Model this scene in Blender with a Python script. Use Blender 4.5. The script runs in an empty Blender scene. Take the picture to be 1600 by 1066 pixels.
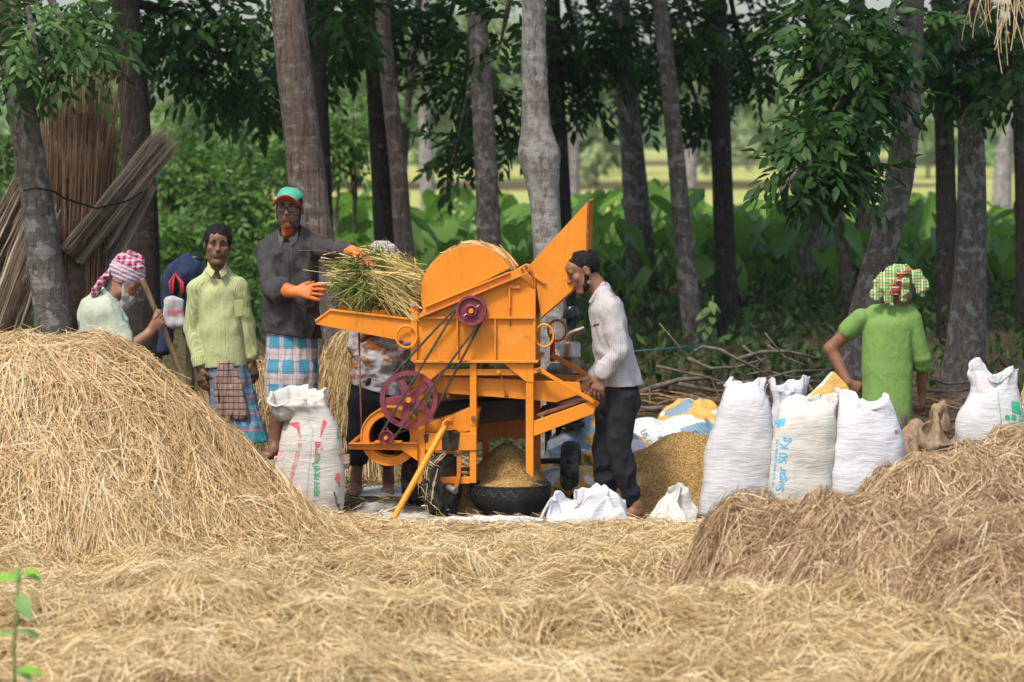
import bpy, bmesh, math, random
import numpy as np
from mathutils import Vector, Matrix
from mathutils.bvhtree import BVHTree
R = math.radians
random.seed(7)
RNG = np.random.default_rng(7)
SC = bpy.context.scene
COL = SC.collection

# ------------------------------------------------------------------ camera
FPX, CW, CH, HOR = 5300.0, 800.0, 533.0, 215.0
CAM = np.array([0.0, -20.0, 2.25])
PITCH = math.atan((CH - HOR) / FPX)
cd = bpy.data.cameras.new('camera')
cam = bpy.data.objects.new('camera', cd)
COL.objects.link(cam)
cam.location = CAM
cam.rotation_euler = (R(90) - PITCH, 0, 0)
cd.sensor_width = 36.0
cd.lens = 36.0 * FPX / 1600.0
cd.clip_start, cd.clip_end = 0.5, 5000
cd.dof.use_dof = True
cd.dof.focus_distance = 20.0
cd.dof.aperture_fstop = 2.9
cd.dof.aperture_blades = 7
SC.camera = cam

# ------------------------------------------------------------------ light
SUN_EL, SUN_AZ = R(58), R(212)          # azimuth clockwise from +Y (north): sun stands behind the camera, to its left
w = bpy.data.worlds.new('World')
SC.world = w
w.use_nodes = True
nt = w.node_tree
nt.nodes.clear()
wo = nt.nodes.new('ShaderNodeOutputWorld')
wb = nt.nodes.new('ShaderNodeBackground')
ws = nt.nodes.new('ShaderNodeTexSky')
ws.sky_type = 'NISHITA'
ws.sun_disc = False
ws.sun_elevation = SUN_EL
ws.sun_rotation = SUN_AZ
ws.air_density = 1.0
ws.dust_density = 3.0
ws.ozone_density = 0.6
wb.inputs['Strength'].default_value = 0.15
nt.links.new(ws.outputs[0], wb.inputs[0])
nt.links.new(wb.outputs[0], wo.inputs[0])
sd = bpy.data.lights.new('sun', 'SUN')
sun = bpy.data.objects.new('sun', sd)
COL.objects.link(sun)
sd.energy = 2.1
sd.angle = R(9)
sd.color = (1.0, 0.95, 0.86)
sdir = Vector((math.sin(SUN_AZ) * math.cos(SUN_EL), math.cos(SUN_AZ) * math.cos(SUN_EL), math.sin(SUN_EL)))
sun.rotation_euler = sdir.to_track_quat('Z', 'Y').to_euler()
sun.location = (0, 0, 30)
SC.view_settings.view_transform = 'Standard'
SC.view_settings.look = 'None'
SC.view_settings.exposure = 0.75
SC.view_settings.gamma = 1
SC.view_settings.use_curve_mapping = False
SC.cycles.use_denoising = True
SC.cycles.max_bounces = 5
SC.cycles.diffuse_bounces = 2
SC.cycles.glossy_bounces = 2
SC.cycles.transmission_bounces = 3
SC.cycles.transparent_max_bounces = 6
SC.cycles.caustics_reflective = False
SC.cycles.caustics_refractive = False

# ------------------------------------------------------------------ pixel helpers: where a point of the photo stands at a chosen depth
_f = np.array([0, math.cos(PITCH), -math.sin(PITCH)])
_u = np.array([0, math.sin(PITCH), math.cos(PITCH)])
def ray(px, py):
    return _f + np.array([1., 0, 0]) * ((px - CW) / FPX) + _u * ((CH - py) / FPX)
def at(px, py, Y=0.0):
    r = ray(px, py)
    return CAM + r * ((Y - CAM[1]) / r[1])
def gat(px, py, z=0.0):
    r = ray(px, py)
    return CAM + r * ((z - CAM[2]) / r[2])
def pxm(Y):                      # metres per pixel at depth Y
    return (Y + 20.0) / FPX

# ------------------------------------------------------------------ noise
def _hash(ix, iy, iz, seed):
    n = (ix * 73856093) ^ (iy * 19349663) ^ (iz * 83492791) ^ (seed * 40503 + 12345)
    n = ((n ^ (n >> 13)) * 1274126177) & 0x7fffffff
    n = n ^ (n >> 15)
    return (n & 0xffff) / 32767.5 - 1.0
def vnoise(x, y, z, seed=0):
    x, y, z = np.broadcast_arrays(np.asarray(x, float), np.asarray(y, float), np.asarray(z, float))
    ix, iy, iz = (np.floor(a).astype(np.int64) for a in (x, y, z))
    fx, fy, fz = x - ix, y - iy, z - iz
    fx, fy, fz = (f * f * (3 - 2 * f) for f in (fx, fy, fz))
    def L(a, b, t): return a + (b - a) * t
    c = [_hash(ix + i, iy + j, iz + k, seed) for i in (0, 1) for j in (0, 1) for k in (0, 1)]
    return L(L(L(c[0], c[1], fz), L(c[2], c[3], fz), fy), L(L(c[4], c[5], fz), L(c[6], c[7], fz), fy), fx)
def fbm(x, y, z=0.0, o=3, seed=0):
    s, a, f = 0, 1.0, 1.0
    for i in range(o):
        s = s + a * vnoise(x * f, y * f, z * f if not np.isscalar(z) else z, seed + i)
        a *= .5; f *= 2.03
    return s
def sstep(a, b, x):
    t = np.clip((x - a) / (b - a), 0, 1)
    return t * t * (3 - 2 * t)

# ------------------------------------------------------------------ object helpers
def origin(o):
    v = Vector((0, 0, 0))
    while o is not None:
        v += o.location
        o = o.parent
    return np.array(v)
def tag(o, label=None, cat=None, group=None, kind=None):
    for k, v in (('label', label), ('category', cat), ('group', group), ('kind', kind)):
        if v: o[k] = v
    return o
def empty(name, loc, label=None, cat=None, group=None):
    o = bpy.data.objects.new(name, None)
    COL.objects.link(o)
    o.location = [float(c) for c in loc]
    o.empty_display_size = .1
    return tag(o, label, cat, group)
def mesh_np(name, V, F, smooth=True, attrs=None):
    """V (n,3); F (m,k) array or a list of index lists"""
    me = bpy.data.meshes.new(name)
    V = np.asarray(V, np.float32)
    if isinstance(F, np.ndarray):
        m, k = F.shape
        me.vertices.add(len(V)); me.vertices.foreach_set('co', V.ravel())
        me.loops.add(m * k); me.loops.foreach_set('vertex_index', F.astype(np.int32).ravel())
        me.polygons.add(m)
        me.polygons.foreach_set('loop_start', np.arange(0, m * k, k, dtype=np.int32))
        me.update(calc_edges=True)
    else:
        me.from_pydata(V.tolist(), [], F)
        me.update()
    if smooth:
        me.polygons.foreach_set('use_smooth', np.ones(len(me.polygons), bool))
    for k, a in (attrs or {}).items():
        a = np.asarray(a, np.float32)
        if a.ndim == 1:
            at_ = me.attributes.new(k, 'FLOAT', 'POINT'); at_.data.foreach_set('value', a)
        else:
            at_ = me.attributes.new(k, 'FLOAT_VECTOR', 'POINT'); at_.data.foreach_set('vector', a.ravel())
    return me
def ob(name, V, F, mat, parent=None, smooth=True, attrs=None, bevel=0, loc=None):
    V = np.asarray(V, float)
    org = origin(parent) if parent is not None else (np.array(loc, float) if loc is not None else np.zeros(3))
    me = mesh_np(name, V - org, F, smooth, attrs)
    if mat is not None: me.materials.append(mat)
    o = bpy.data.objects.new(name, me)
    COL.objects.link(o)
    if parent is not None: o.parent = parent
    elif loc is not None: o.location = [float(c) for c in loc]
    if bevel:
        b = o.modifiers.new('bevel', 'BEVEL'); b.width = bevel; b.segments = 2; b.limit_method = 'ANGLE'; b.angle_limit = R(40)
        b.harden_normals = False
    return o
def thin(o, ratio):
    """fewer faces, same shape"""
    d = o.modifiers.new('thin', 'DECIMATE'); d.ratio = ratio
    me = bpy.data.meshes.new_from_object(o.evaluated_get(bpy.context.evaluated_depsgraph_get()))
    o.modifiers.remove(d)
    old = o.data; o.data = me; bpy.data.meshes.remove(old); me.name = o.name
    me.polygons.foreach_set('use_smooth', np.ones(len(me.polygons), bool))
    return o
def copy_tree(o, parent=None):
    c = o.copy(); COL.objects.link(c)
    if parent is not None: c.parent = parent
    for ch in list(o.children): copy_tree(ch, c)
    return c

class G:
    """collects simple shapes into one mesh"""
    def __init__(s): s.V = []; s.F = []
    def add(s, V, F):
        n = len(s.V)
        s.V += [list(map(float, v)) for v in V]
        s.F += [[i + n for i in f] for f in F]
        return s
    def prism(s, near, off):
        near = [np.array(p, float) for p in near]; off = np.array(off, float); n = len(near)
        V = near + [p + off for p in near]
        F = [list(range(n)), list(range(2 * n - 1, n - 1, -1))]
        F += [[(i + 1) % n, i, n + i, n + (i + 1) % n] for i in range(n)]
        return s.add(V, F)
    def tube(s, pts, rad, n=10, caps=True):
        pts = [np.array(p, float) for p in pts]
        if np.isscalar(rad): rad = [rad] * len(pts)
        V = []; F = []
        ref = None
        for i, p in enumerate(pts):
            t = pts[min(i + 1, len(pts) - 1)] - pts[max(i - 1, 0)]
            t = t / (np.linalg.norm(t) + 1e-9)
            if ref is None:
                ref = np.array([0, 0, 1.]) if abs(t[2]) < .9 else np.array([1., 0, 0])
            a = ref - t * np.dot(ref, t); a /= np.linalg.norm(a) + 1e-9
            b = np.cross(t, a); ref = a
            for k in range(n):
                th = 2 * math.pi * k / n
                V.append(p + rad[i] * (a * math.cos(th) + b * math.sin(th)))
        for i in range(len(pts) - 1):
            for k in range(n):
                F.append([i * n + k, i * n + (k + 1) % n, (i + 1) * n + (k + 1) % n, (i + 1) * n + k])
        if caps:
            F.append(list(range(n - 1, -1, -1))); F.append([(len(pts) - 1) * n + k for k in range(n)])
        return s.add(V, F)
    def ring(s, c, ax, ru, R0, r, n=32, m=8):
        """torus round axis ax; ru start direction"""
        c = np.array(c, float); ax = np.array(ax, float) / np.linalg.norm(ax)
        u = np.array(ru, float); u = u - ax * np.dot(u, ax); u /= np.linalg.norm(u); v = np.cross(ax, u)
        V = []; F = []
        for i in range(n):
            a = 2 * math.pi * i / n; d = u * math.cos(a) + v * math.sin(a)
            for k in range(m):
                b = 2 * math.pi * k / m
                V.append(c + d * (R0 + r * math.cos(b)) + ax * r * math.sin(b))
        for i in range(n):
            for k in range(m):
                F.append([i * m + k, i * m + (k + 1) % m, ((i + 1) % n) * m + (k + 1) % m, ((i + 1) % n) * m + k])
        return s.add(V, F)
    def lathe(s, c, ax, prof, n=32, closed=False, u=None):
        """prof: list of (radius, along axis)"""
        c = np.array(c, float); ax = np.array(ax, float) / np.linalg.norm(ax)
        if u is None: u = [0, 0, 1] if abs(ax[2]) < .9 else [1, 0, 0]
        u = np.array(u, float); u = u - ax * np.dot(u, ax); u /= np.linalg.norm(u); v = np.cross(ax, u)
        V = []; F = []; m = len(prof)
        for i in range(n):
            a = 2 * math.pi * i / n; d = u * math.cos(a) + v * math.sin(a)
            for (r, z) in prof: V.append(c + d * r + ax * z)
        for i in range(n):
            for k in range(m if closed else m - 1):
                F.append([i * m + k, i * m + (k + 1) % m, ((i + 1) % n) * m + (k + 1) % m, ((i + 1) % n) * m + k])
        return s.add(V, F)
    def box(s, c, ex, ey, ez):
        """centre and three half-extent vectors"""
        c, ex, ey, ez = (np.array(a, float) for a in (c, ex, ey, ez))
        return s.prism([c - ex - ey - ez, c + ex - ey - ez, c + ex - ey + ez, c - ex - ey + ez], 2 * ey)
    def obj(s, name, mat, parent=None, smooth=False, bevel=0, **k):
        o = ob(name, s.V, s.F, mat, parent, smooth, bevel=bevel, **k)
        bm = bmesh.new(); bm.from_mesh(o.data); bmesh.ops.recalc_face_normals(bm, faces=bm.faces); bm.to_mesh(o.data); bm.free()
        if smooth == 'auto':
            o.data.polygons.foreach_set('use_smooth', np.ones(len(o.data.polygons), bool))
            o.data.set_sharp_from_angle(angle=R(38))
        return o

# ------------------------------------------------------------------ implicit surfaces
class Field:
    def __init__(s, lo, hi, h):
        s.h = h
        s.lo = np.array(lo, float) - 3 * h
        n = np.ceil((np.array(hi, float) - s.lo) / h).astype(int) + 4
        s.ax = [(s.lo[i] + h * np.arange(n[i])).astype(np.float32) for i in range(3)]
        s.D = np.full(tuple(n), .3, np.float32)
    def _sub(s, lo, hi, m):
        sl = []
        for i in range(3):
            a = int(np.floor((lo[i] - m - s.lo[i]) / s.h)); b = int(np.ceil((hi[i] + m - s.lo[i]) / s.h)) + 1
            a = max(a, 0); b = min(max(b, a), s.D.shape[i])
            sl.append(slice(a, b))
        sl = tuple(sl)
        return sl, (s.ax[0][sl[0]][:, None, None], s.ax[1][sl[1]][None, :, None], s.ax[2][sl[2]][None, None, :])
    def add(s, prim, k=.02):
        lo, hi, fn = prim
        sl, P = s._sub(lo, hi, k + 4 * s.h)
        a = s.D[sl]
        if a.size == 0: return s
        b = fn(*P)
        t = np.clip(.5 + .5 * (b - a) / k, 0, 1)
        s.D[sl] = b + (a - b) * t - k * t * (1 - t)
        return s
    def sub(s, prim, k=.01):
        lo, hi, fn = prim
        sl, P = s._sub(lo, hi, k + 4 * s.h)
        a = s.D[sl]
        if a.size == 0: return s
        b = -fn(*P)
        t = np.clip(.5 + .5 * (a - b) / k, 0, 1)
        s.D[sl] = b + (a - b) * t + k * t * (1 - t)
        return s
    def cut(s, c, n):
        n = np.array(n, float); n /= np.linalg.norm(n)
        X, Y, Z = s.ax[0][:, None, None], s.ax[1][None, :, None], s.ax[2][None, None, :]
        s.D = np.maximum(s.D, ((X - c[0]) * n[0] + (Y - c[1]) * n[1] + (Z - c[2]) * n[2]).astype(np.float32))
        return s
    def disp(s, fn, band=.05):
        idx = np.nonzero(np.abs(s.D) < band)
        s.D[idx] += fn(s.ax[0][idx[0]].astype(float), s.ax[1][idx[1]].astype(float), s.ax[2][idx[2]].astype(float)).astype(np.float32)
        return s
    def mesh(s):
        D, h = s.D, s.h
        S = D < 0
        n = np.array(D.shape) - 1
        cnt = np.zeros(tuple(n), np.int8)
        corners = [(i, j, k) for i in (0, 1) for j in (0, 1) for k in (0, 1)]
        for i, j, k in corners: cnt += S[i:i + n[0], j:j + n[1], k:k + n[2]]
        act = (cnt > 0) & (cnt < 8)
        I = np.argwhere(act)
        acc = np.zeros((len(I), 3)); num = np.zeros(len(I))
        for ax in range(3):
            o1, o2 = [a for a in range(3) if a != ax]
            for p in (0, 1):
                for q in (0, 1):
                    a = [0, 0, 0]; a[o1] = p; a[o2] = q; b = list(a); b[ax] = 1
                    da = D[I[:, 0] + a[0], I[:, 1] + a[1], I[:, 2] + a[2]]; db = D[I[:, 0] + b[0], I[:, 1] + b[1], I[:, 2] + b[2]]
                    c = (da < 0) != (db < 0)
                    t = np.where(c, da / np.where(c, da - db, 1), 0)
                    for d in range(3):
                        acc[:, d] += np.where(c, a[d] + t * (b[d] - a[d]), 0)
                    num += c
        V = s.lo + h * (I + acc / num[:, None])
        vid = np.full(tuple(n), -1, np.int32)
        vid[act] = np.arange(len(I), dtype=np.int32)
        FS = []
        for ax in range(3):
            o1, o2 = (ax + 1) % 3, (ax + 2) % 3
            sl0 = [slice(None)] * 3; sl1 = [slice(None)] * 3
            sl0[ax] = slice(0, -1); sl1[ax] = slice(1, None)
            A, B = S[tuple(sl0)], S[tuple(sl1)]
            for sgn in (True, False):
                E = np.argwhere((A == sgn) & (B != sgn))
                E = E[(E[:, o1] > 0) & (E[:, o2] > 0) & (E[:, o1] < n[o1]) & (E[:, o2] < n[o2])]
                def cell(d1, d2):
                    e = E.copy(); e[:, o1] -= d1; e[:, o2] -= d2
                    return vid[e[:, 0], e[:, 1], e[:, 2]]
                q = np.stack([cell(1, 1), cell(0, 1), cell(0, 0), cell(1, 0)], 1)
                FS.append(q if sgn else q[:, ::-1])
        F = np.concatenate(FS)
        return V, F[(F >= 0).all(1)]
def _n(v):
    v = np.array(v, float); return v / (np.linalg.norm(v) + 1e-12)
def cone(a, b, ra, rb=None):
    rb = ra if rb is None else rb
    a = np.array(a, float); b = np.array(b, float); ab = b - a; L2 = float(ab @ ab) + 1e-12
    m = max(ra, rb)
    def fn(X, Y, Z):
        x, y, z = X - a[0], Y - a[1], Z - a[2]
        t = np.clip((x * ab[0] + y * ab[1] + z * ab[2]) / L2, 0, 1)
        return np.sqrt((x - t * ab[0]) ** 2 + (y - t * ab[1]) ** 2 + (z - t * ab[2]) ** 2) - (ra + (rb - ra) * t)
    return np.minimum(a, b) - m, np.maximum(a, b) + m, fn
def ecap(a, b, ra, rb, side):
    a = np.array(a, float); b = np.array(b, float); w_ = b - a; L = np.linalg.norm(w_) + 1e-9; w_ = w_ / L
    s_ = np.array(side, float); s_ = _n(s_ - w_ * (s_ @ w_)); d_ = np.cross(w_, s_)
    m = max(*ra, *rb)
    def fn(X, Y, Z):
        x, y, z = X - a[0], Y - a[1], Z - a[2]
        q = x * w_[0] + y * w_[1] + z * w_[2]
        t = np.clip(q / L, 0, 1)
        rl = ra[0] + (rb[0] - ra[0]) * t; rd = ra[1] + (rb[1] - ra[1]) * t
        u = x * s_[0] + y * s_[1] + z * s_[2]; v = x * d_[0] + y * d_[1] + z * d_[2]; e = q - t * L
        rm = np.minimum(rl, rd)
        k0 = np.sqrt((u / rl) ** 2 + (v / rd) ** 2 + (e / rm) ** 2) + 1e-6
        k1 = np.sqrt((u / rl ** 2) ** 2 + (v / rd ** 2) ** 2 + (e / rm ** 2) ** 2) + 1e-6
        return k0 * (k0 - 1) / k1
    return np.minimum(a, b) - m, np.maximum(a, b) + m, fn
def ell(c, r, fr=None):
    c = np.array(c, float); fr = np.eye(3) if fr is None else np.array(fr, float); m = max(r)
    def fn(X, Y, Z):
        x, y, z = X - c[0], Y - c[1], Z - c[2]
        q = [(x * fr[i][0] + y * fr[i][1] + z * fr[i][2]) for i in range(3)]
        k0 = np.sqrt(sum((q[i] / r[i]) ** 2 for i in range(3))) + 1e-6
        k1 = np.sqrt(sum((q[i] / r[i] ** 2) ** 2 for i in range(3))) + 1e-6
        return k0 * (k0 - 1) / k1
    return c - m, c + m, fn
def bounds(prims, m=.05):
    return np.min([p[0] for p in prims], 0) - m, np.max([p[1] for p in prims], 0) + m
def blob(prims, h=.006, k=.02, post=None):
    """prims: list of prim or (prim, k)"""
    pl = [p if len(p) == 2 else (p, k) for p in prims]
    lo, hi = bounds([p for p, _ in pl])
    f = Field(lo, hi, h)
    for p, kk in pl: f.add(p, kk)
    if post: post(f)
    return f.mesh()

# ------------------------------------------------------------------ materials
class NT:
    def __init__(s, name):
        s.m = bpy.data.materials.new(name); s.m.use_nodes = True
        s.t = s.m.node_tree; s.t.nodes.clear()
        s.out = s.t.nodes.new('ShaderNodeOutputMaterial')
        s.p = s.t.nodes.new('ShaderNodeBsdfPrincipled')
        s.t.links.new(s.p.outputs[0], s.out.inputs[0])
    def n(s, typ, **k):
        x = s.t.nodes.new(typ)
        for a, b in k.items(): setattr(x, a, b)
        return x
    def set(s, node, key, v):
        if hasattr(v, 'is_linked') or isinstance(v, bpy.types.NodeSocket): s.t.links.new(v, node.inputs[key])
        else: node.inputs[key].default_value = v
    def math(s, op, a, b=0.0, c=None, clamp=False):
        x = s.n('ShaderNodeMath', operation=op, use_clamp=clamp)
        s.set(x, 0, a); s.set(x, 1, b)
        if c is not None: s.set(x, 2, c)
        return x.outputs[0]
    def mix(s, f, a, b):
        x = s.n('ShaderNodeMix', data_type='RGBA')
        s.set(x, 'Factor', f)
        def col(v): return v if isinstance(v, bpy.types.NodeSocket) else (*v[:3], 1)
        s.set(x, 6, col(a)); s.set(x, 7, col(b))
        return x.outputs[2]
    def coord(s, kind='Object', scale=(1, 1, 1)):
        tc = s.n('ShaderNodeTexCoord'); mp = s.n('ShaderNodeMapping')
        s.t.links.new(tc.outputs[kind], mp.inputs[0]); mp.inputs['Scale'].default_value = scale
        return mp.outputs[0]
    def noise(s, vec, scale, detail=3, rough=.55, dist=0):
        x = s.n('ShaderNodeTexNoise'); s.set(x, 'Vector', vec)
        x.inputs['Scale'].default_value = scale; x.inputs['Detail'].default_value = detail; x.inputs['Roughness'].default_value = rough
        x.inputs['Distortion'].default_value = dist
        return x.outputs[0]
    def ramp(s, f, stops):
        x = s.n('ShaderNodeValToRGB'); s.set(x, 0, f)
        e = x.color_ramp.elements
        while len(e) < len(stops): e.new(.5)
        for i, (p, c) in enumerate(stops):
            e[i].position = p; e[i].color = (*c[:3], 1)
        return x.outputs[0]
    def attr(s, name, out='Fac'):
        x = s.n('ShaderNodeAttribute', attribute_name=name)
        return x.outputs[out]
    def bump(s, h, strength=.3, dist=.01):
        x = s.n('ShaderNodeBump'); s.set(x, 'Height', h)
        x.inputs['Strength'].default_value = strength; x.inputs['Distance'].default_value = dist
        s.t.links.new(x.outputs[0], s.p.inputs['Normal'])
    def fin(s, col, rough=.7, spec=.3, metal=0):
        if isinstance(col, bpy.types.NodeSocket): s.t.links.new(col, s.p.inputs['Base Color'])
        else: s.p.inputs['Base Color'].default_value = (*col[:3], 1)
        s.set(s.p, 'Roughness', rough)
        s.p.inputs['Specular IOR Level'].default_value = spec
        s.p.inputs['Metallic'].default_value = metal
        return s.m
def mat(name, c1, c2=None, scale=12, rough=.7, spec=.3, bump=0, bscale=60, bdist=.004, stretch=(1, 1, 1), metal=0, lo=.35, hi=.65, detail=4):
    t = NT(name)
    v = t.coord('Object', stretch)
    col = c1
    if c2 is not None:
        col = t.ramp(t.noise(v, scale, detail), [(lo, c1), (hi, c2)])
    if bump:
        t.bump(t.noise(v, bscale, 3), bump, bdist)
    return t.fin(col, rough, spec, metal)
def leafmat(name, stops, rough=.45, spec=.4, trans=.35):
    t = NT(name)
    c = t.ramp(t.attr('tone'), stops)
    t.fin(c, rough, spec)
    tr = t.n('ShaderNodeBsdfTranslucent'); t.t.links.new(c, tr.inputs[0])
    mx = t.n('ShaderNodeMixShader'); mx.inputs[0].default_value = trans
    t.t.links.new(t.p.outputs[0], mx.inputs[1]); t.t.links.new(tr.outputs[0], mx.inputs[2])
    t.t.links.new(mx.outputs[0], t.out.inputs[0])
    return t.m
# ================================================================== ground, field
def ground_z(x, y):
    return .06 * np.clip(y - 4.0, 0, 10) * sstep(3.0, 7.0, y) + .02 * fbm(x * .7, y * .7, 0, 3, 5) * sstep(-12, -6, -np.abs(y) * .2 - 4)
def axis_geo(a, step, far, grow=1.13):
    out = [0.0]; s = step
    while out[-1] < a: out.append(out[-1] + step)
    while out[-1] < far:
        s *= grow; out.append(out[-1] + s)
    return np.array(out)
gx = axis_geo(9, .4, 1500); gx = np.concatenate([-gx[:0:-1], gx])
gy1 = axis_geo(18, .4, 2500); gy0 = axis_geo(8, .4, 60)
gy = np.concatenate([-gy0[:0:-1], gy1])
def grid_mesh(xs, ys, zf):
    X, Y = np.meshgrid(xs, ys, indexing='ij')
    Z = zf(X, Y)
    V = np.stack([X, Y, Z], -1).reshape(-1, 3)
    n, m = len(xs), len(ys)
    i = (np.arange(n - 1)[:, None] * m + np.arange(m - 1)[None, :]).ravel()
    F = np.stack([i, i + m, i + m + 1, i + 1], 1)
    return V, F
t = NT('forest_soil')
v = t.coord('Object')
c = t.ramp(t.noise(v, 1.3, 6, .65), [(.35, (.045, .032, .018)), (.5, (.10, .075, .04)), (.68, (.05, .075, .02))])
c = t.mix(t.math('MULTIPLY', t.math('GREATER_THAN', t.noise(v, 26, 5, .7), .56), .6), c, (.30, .21, .09))
t.bump(t.noise(v, 22, 5, .7), .8, .03)
M_soil = t.fin(c, .95, .1)
V, F = grid_mesh(gx, gy, ground_z)
tag(ob('ground', V, F, M_soil), kind='structure')
t = NT('meadow_grass')
v = t.coord('Object')
c = t.ramp(t.noise(v, .05, 5, .6), [(.3, (.22, .27, .055)), (.55, (.36, .36, .11)), (.75, (.27, .32, .07))])
t.bump(t.noise(v, 3, 4), .5, .2)
M_meadow = t.fin(c, .9, .1)
V, F = grid_mesh(np.linspace(-300, 300, 61), axis_geo(100, 4, 560) + 46, lambda x, y: .64 + .3 * fbm(x * .02, y * .02, 0, 2, 9) * sstep(60, 120, y))
tag(ob('meadow', V, F, M_meadow), kind='structure')

# ================================================================== straw
def strawmat(name, stops, rough=.6):
    t = NT(name)
    c = t.ramp(t.attr('tone'), stops)
    t.fin(c, rough, .25)
    tr = t.n('ShaderNodeBsdfTranslucent'); t.t.links.new(c, tr.inputs[0])
    mx = t.n('ShaderNodeMixShader'); mx.inputs[0].default_value = .18
    t.t.links.new(t.p.outputs[0], mx.inputs[1]); t.t.links.new(tr.outputs[0], mx.inputs[2])
    t.t.links.new(mx.outputs[0], t.out.inputs[0])
    return t.m
M_straw = strawmat('golden_straw', [(0, (.15, .082, .034)), (.20, (.41, .265, .115)), (.48, (.63, .435, .21)), (.76, (.77, .585, .33)), (1, (.88, .77, .55))])
M_straw_brown = strawmat('brown_straw', [(0, (.10, .06, .032)), (.28, (.34, .22, .115)), (.58, (.55, .385, .215)), (.84, (.71, .545, .345)), (1, (.84, .72, .52))])
M_straw_pale = strawmat('pale_straw', [(0, (.14, .082, .036)), (.23, (.40, .272, .118)), (.52, (.62, .46, .225)), (.8, (.76, .60, .335)), (1, (.87, .77, .54))])
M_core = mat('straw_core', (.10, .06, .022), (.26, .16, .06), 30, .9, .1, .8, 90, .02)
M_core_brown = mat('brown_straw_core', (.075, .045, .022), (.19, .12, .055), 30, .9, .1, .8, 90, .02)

def heapprof(r):          # r in units of the radius
    return np.interp(r, [0, .25, .40, .53, .66, .78, .9, 1.02], [1, .94, .80, .585, .34, .165, .06, 0])
def heap_left(x, y):
    c = at(55, 620, -1.25)
    dx, dy = (x - c[0]) / 1.86, (y + 1.25) / 1.75
    a = np.arctan2(dy, dx)
    r = np.sqrt(dx * dx + dy * dy) * (1 + .05 * np.sin(3 * a + .6) + .04 * np.sin(5 * a))
    return 1.19 * heapprof(r) * (1 + .05 * fbm(x * 1.5, y * 1.5, 0, 2, 21)) + .07 * fbm(x * 3.4, y * 3.4, 0, 3, 22) * sstep(1.1, .8, r)
def heap_right(x, y):
    def lobe(cx, cy, rx, ry, h, s):
        dx, dy = (x - cx) / rx, (y - cy) / ry
        a = np.arctan2(dy, dx)
        r = np.sqrt(dx * dx + dy * dy) * (1 + .09 * np.sin(3 * a + s) + .05 * np.sin(5 * a + 2 * s))
        return h * np.interp(r, [0, .35, .6, .78, .92, 1.05, 1.18], [1, .96, .80, .52, .24, .07, 0])
    a = lobe(2.55, -3.0, 1.02, .95, .70, .4); b = lobe(1.27, -3.95, .46, .70, .50, 1.3); c = lobe(2.1, -4.4, 1.10, 1.0, .53, 2.2)
    k = .12
    m = np.log(np.exp(a / k) + np.exp(b / k) + np.exp(c / k) - 2) * k
    m = np.maximum(m, 0)
    return m + sstep(.05, .25, m) * (.075 * fbm(x * 2.6, y * 2.6, 0, 3, 31) + .075 * fbm(x * 6, y * 6, 0, 2, 33) - .02)
def bed(x, y):            # loose straw lying over the yard in front of the machine
    edge = -.38 + .16 * fbm(x * 1.1, 0 * x, 0, 2, 41)
    t_ = sstep(0, -2.4, y - edge)
    return t_ * (.085 + .08 * fbm(x * .8, y * .9, 0, 3, 42) + .065 * fbm(x * 2.9, y * 3.4, 0, 2, 43) + .03 * fbm(x * 8, y * 9, 0, 1, 45)) + .09 * np.exp(-((x - .9) / 2.2) ** 2 - ((y + 5.3) / .7) ** 2) + .10 * np.exp(-((x + 1.6) / .8) ** 2 - ((y + 5.2) / .5) ** 2)
def strands(x, y, zf, th, L, wid, lift, seed, tone, K=4, curl=1.6, arch=0.0, tilt=.35):
    rg = np.random.default_rng(seed)
    n = len(x)
    P = np.zeros((n, K, 3)); ds = L / (K - 1)
    cu = rg.normal(0, curl, n); z0 = rg.random(n) ** 1.4 * lift - .012
    slope = rg.normal(0, tilt, n) * .5
    cx, cy = x.copy(), y.copy(); a = th.copy()
    for k in range(K):
        s = k / (K - 1)
        P[:, k, 0] = cx; P[:, k, 1] = cy
        P[:, k, 2] = zf(cx, cy) + z0 + slope * (s - .5) * L + .25 * L * (s - s * s) * rg.random(n) * .35 + arch * 4 * (s - s * s)
        a = a + cu * ds
        cx = cx + np.cos(a) * ds; cy = cy + np.sin(a) * ds
    return ribbons(P, wid, rg, tone)
def ribbons(P, wid, rg, tone, taper=None):
    n, K, _ = P.shape
    T = np.gradient(P, axis=1); T /= np.linalg.norm(T, axis=2, keepdims=True) + 1e-9
    nr = rg.normal(size=(n, 1, 3)); nr = np.repeat(nr, K, 1)
    W = np.cross(T, nr); W /= np.linalg.norm(W, axis=2, keepdims=True) + 1e-9
    wd = np.broadcast_to(np.asarray(wid, float).reshape(-1, 1), (n, 1)) * .5
    tp = np.ones(K) if taper is None else np.asarray(taper)
    W = W * (wd * tp[None, :])[:, :, None]
    V = np.stack([P - W, P + W], 2).reshape(-1, 3)
    b = (np.arange(n) * 2 * K)[:, None] + (np.arange(K - 1) * 2)[None, :]
    b = b.ravel()
    F = np.stack([b, b + 1, b + 3, b + 2], 1)
    return V, F, np.repeat(tone, 2 * K)
def join(parts):
    Vs, Fs, Ts = [], [], []; o = 0
    for V, F, T in parts:
        Vs.append(V); Fs.append(F + o); Ts.append(T); o += len(V)
    return np.concatenate(Vs), np.concatenate(Fs), np.concatenate(Ts)
def tones(rg, x, y, mean=.5, sd=.2, s=1.4, seed=3):
    return np.clip(mean + .16 * fbm(x * s, y * s, 0, 2, seed) + rg.normal(0, sd, len(x)), 0, 1)

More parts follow.
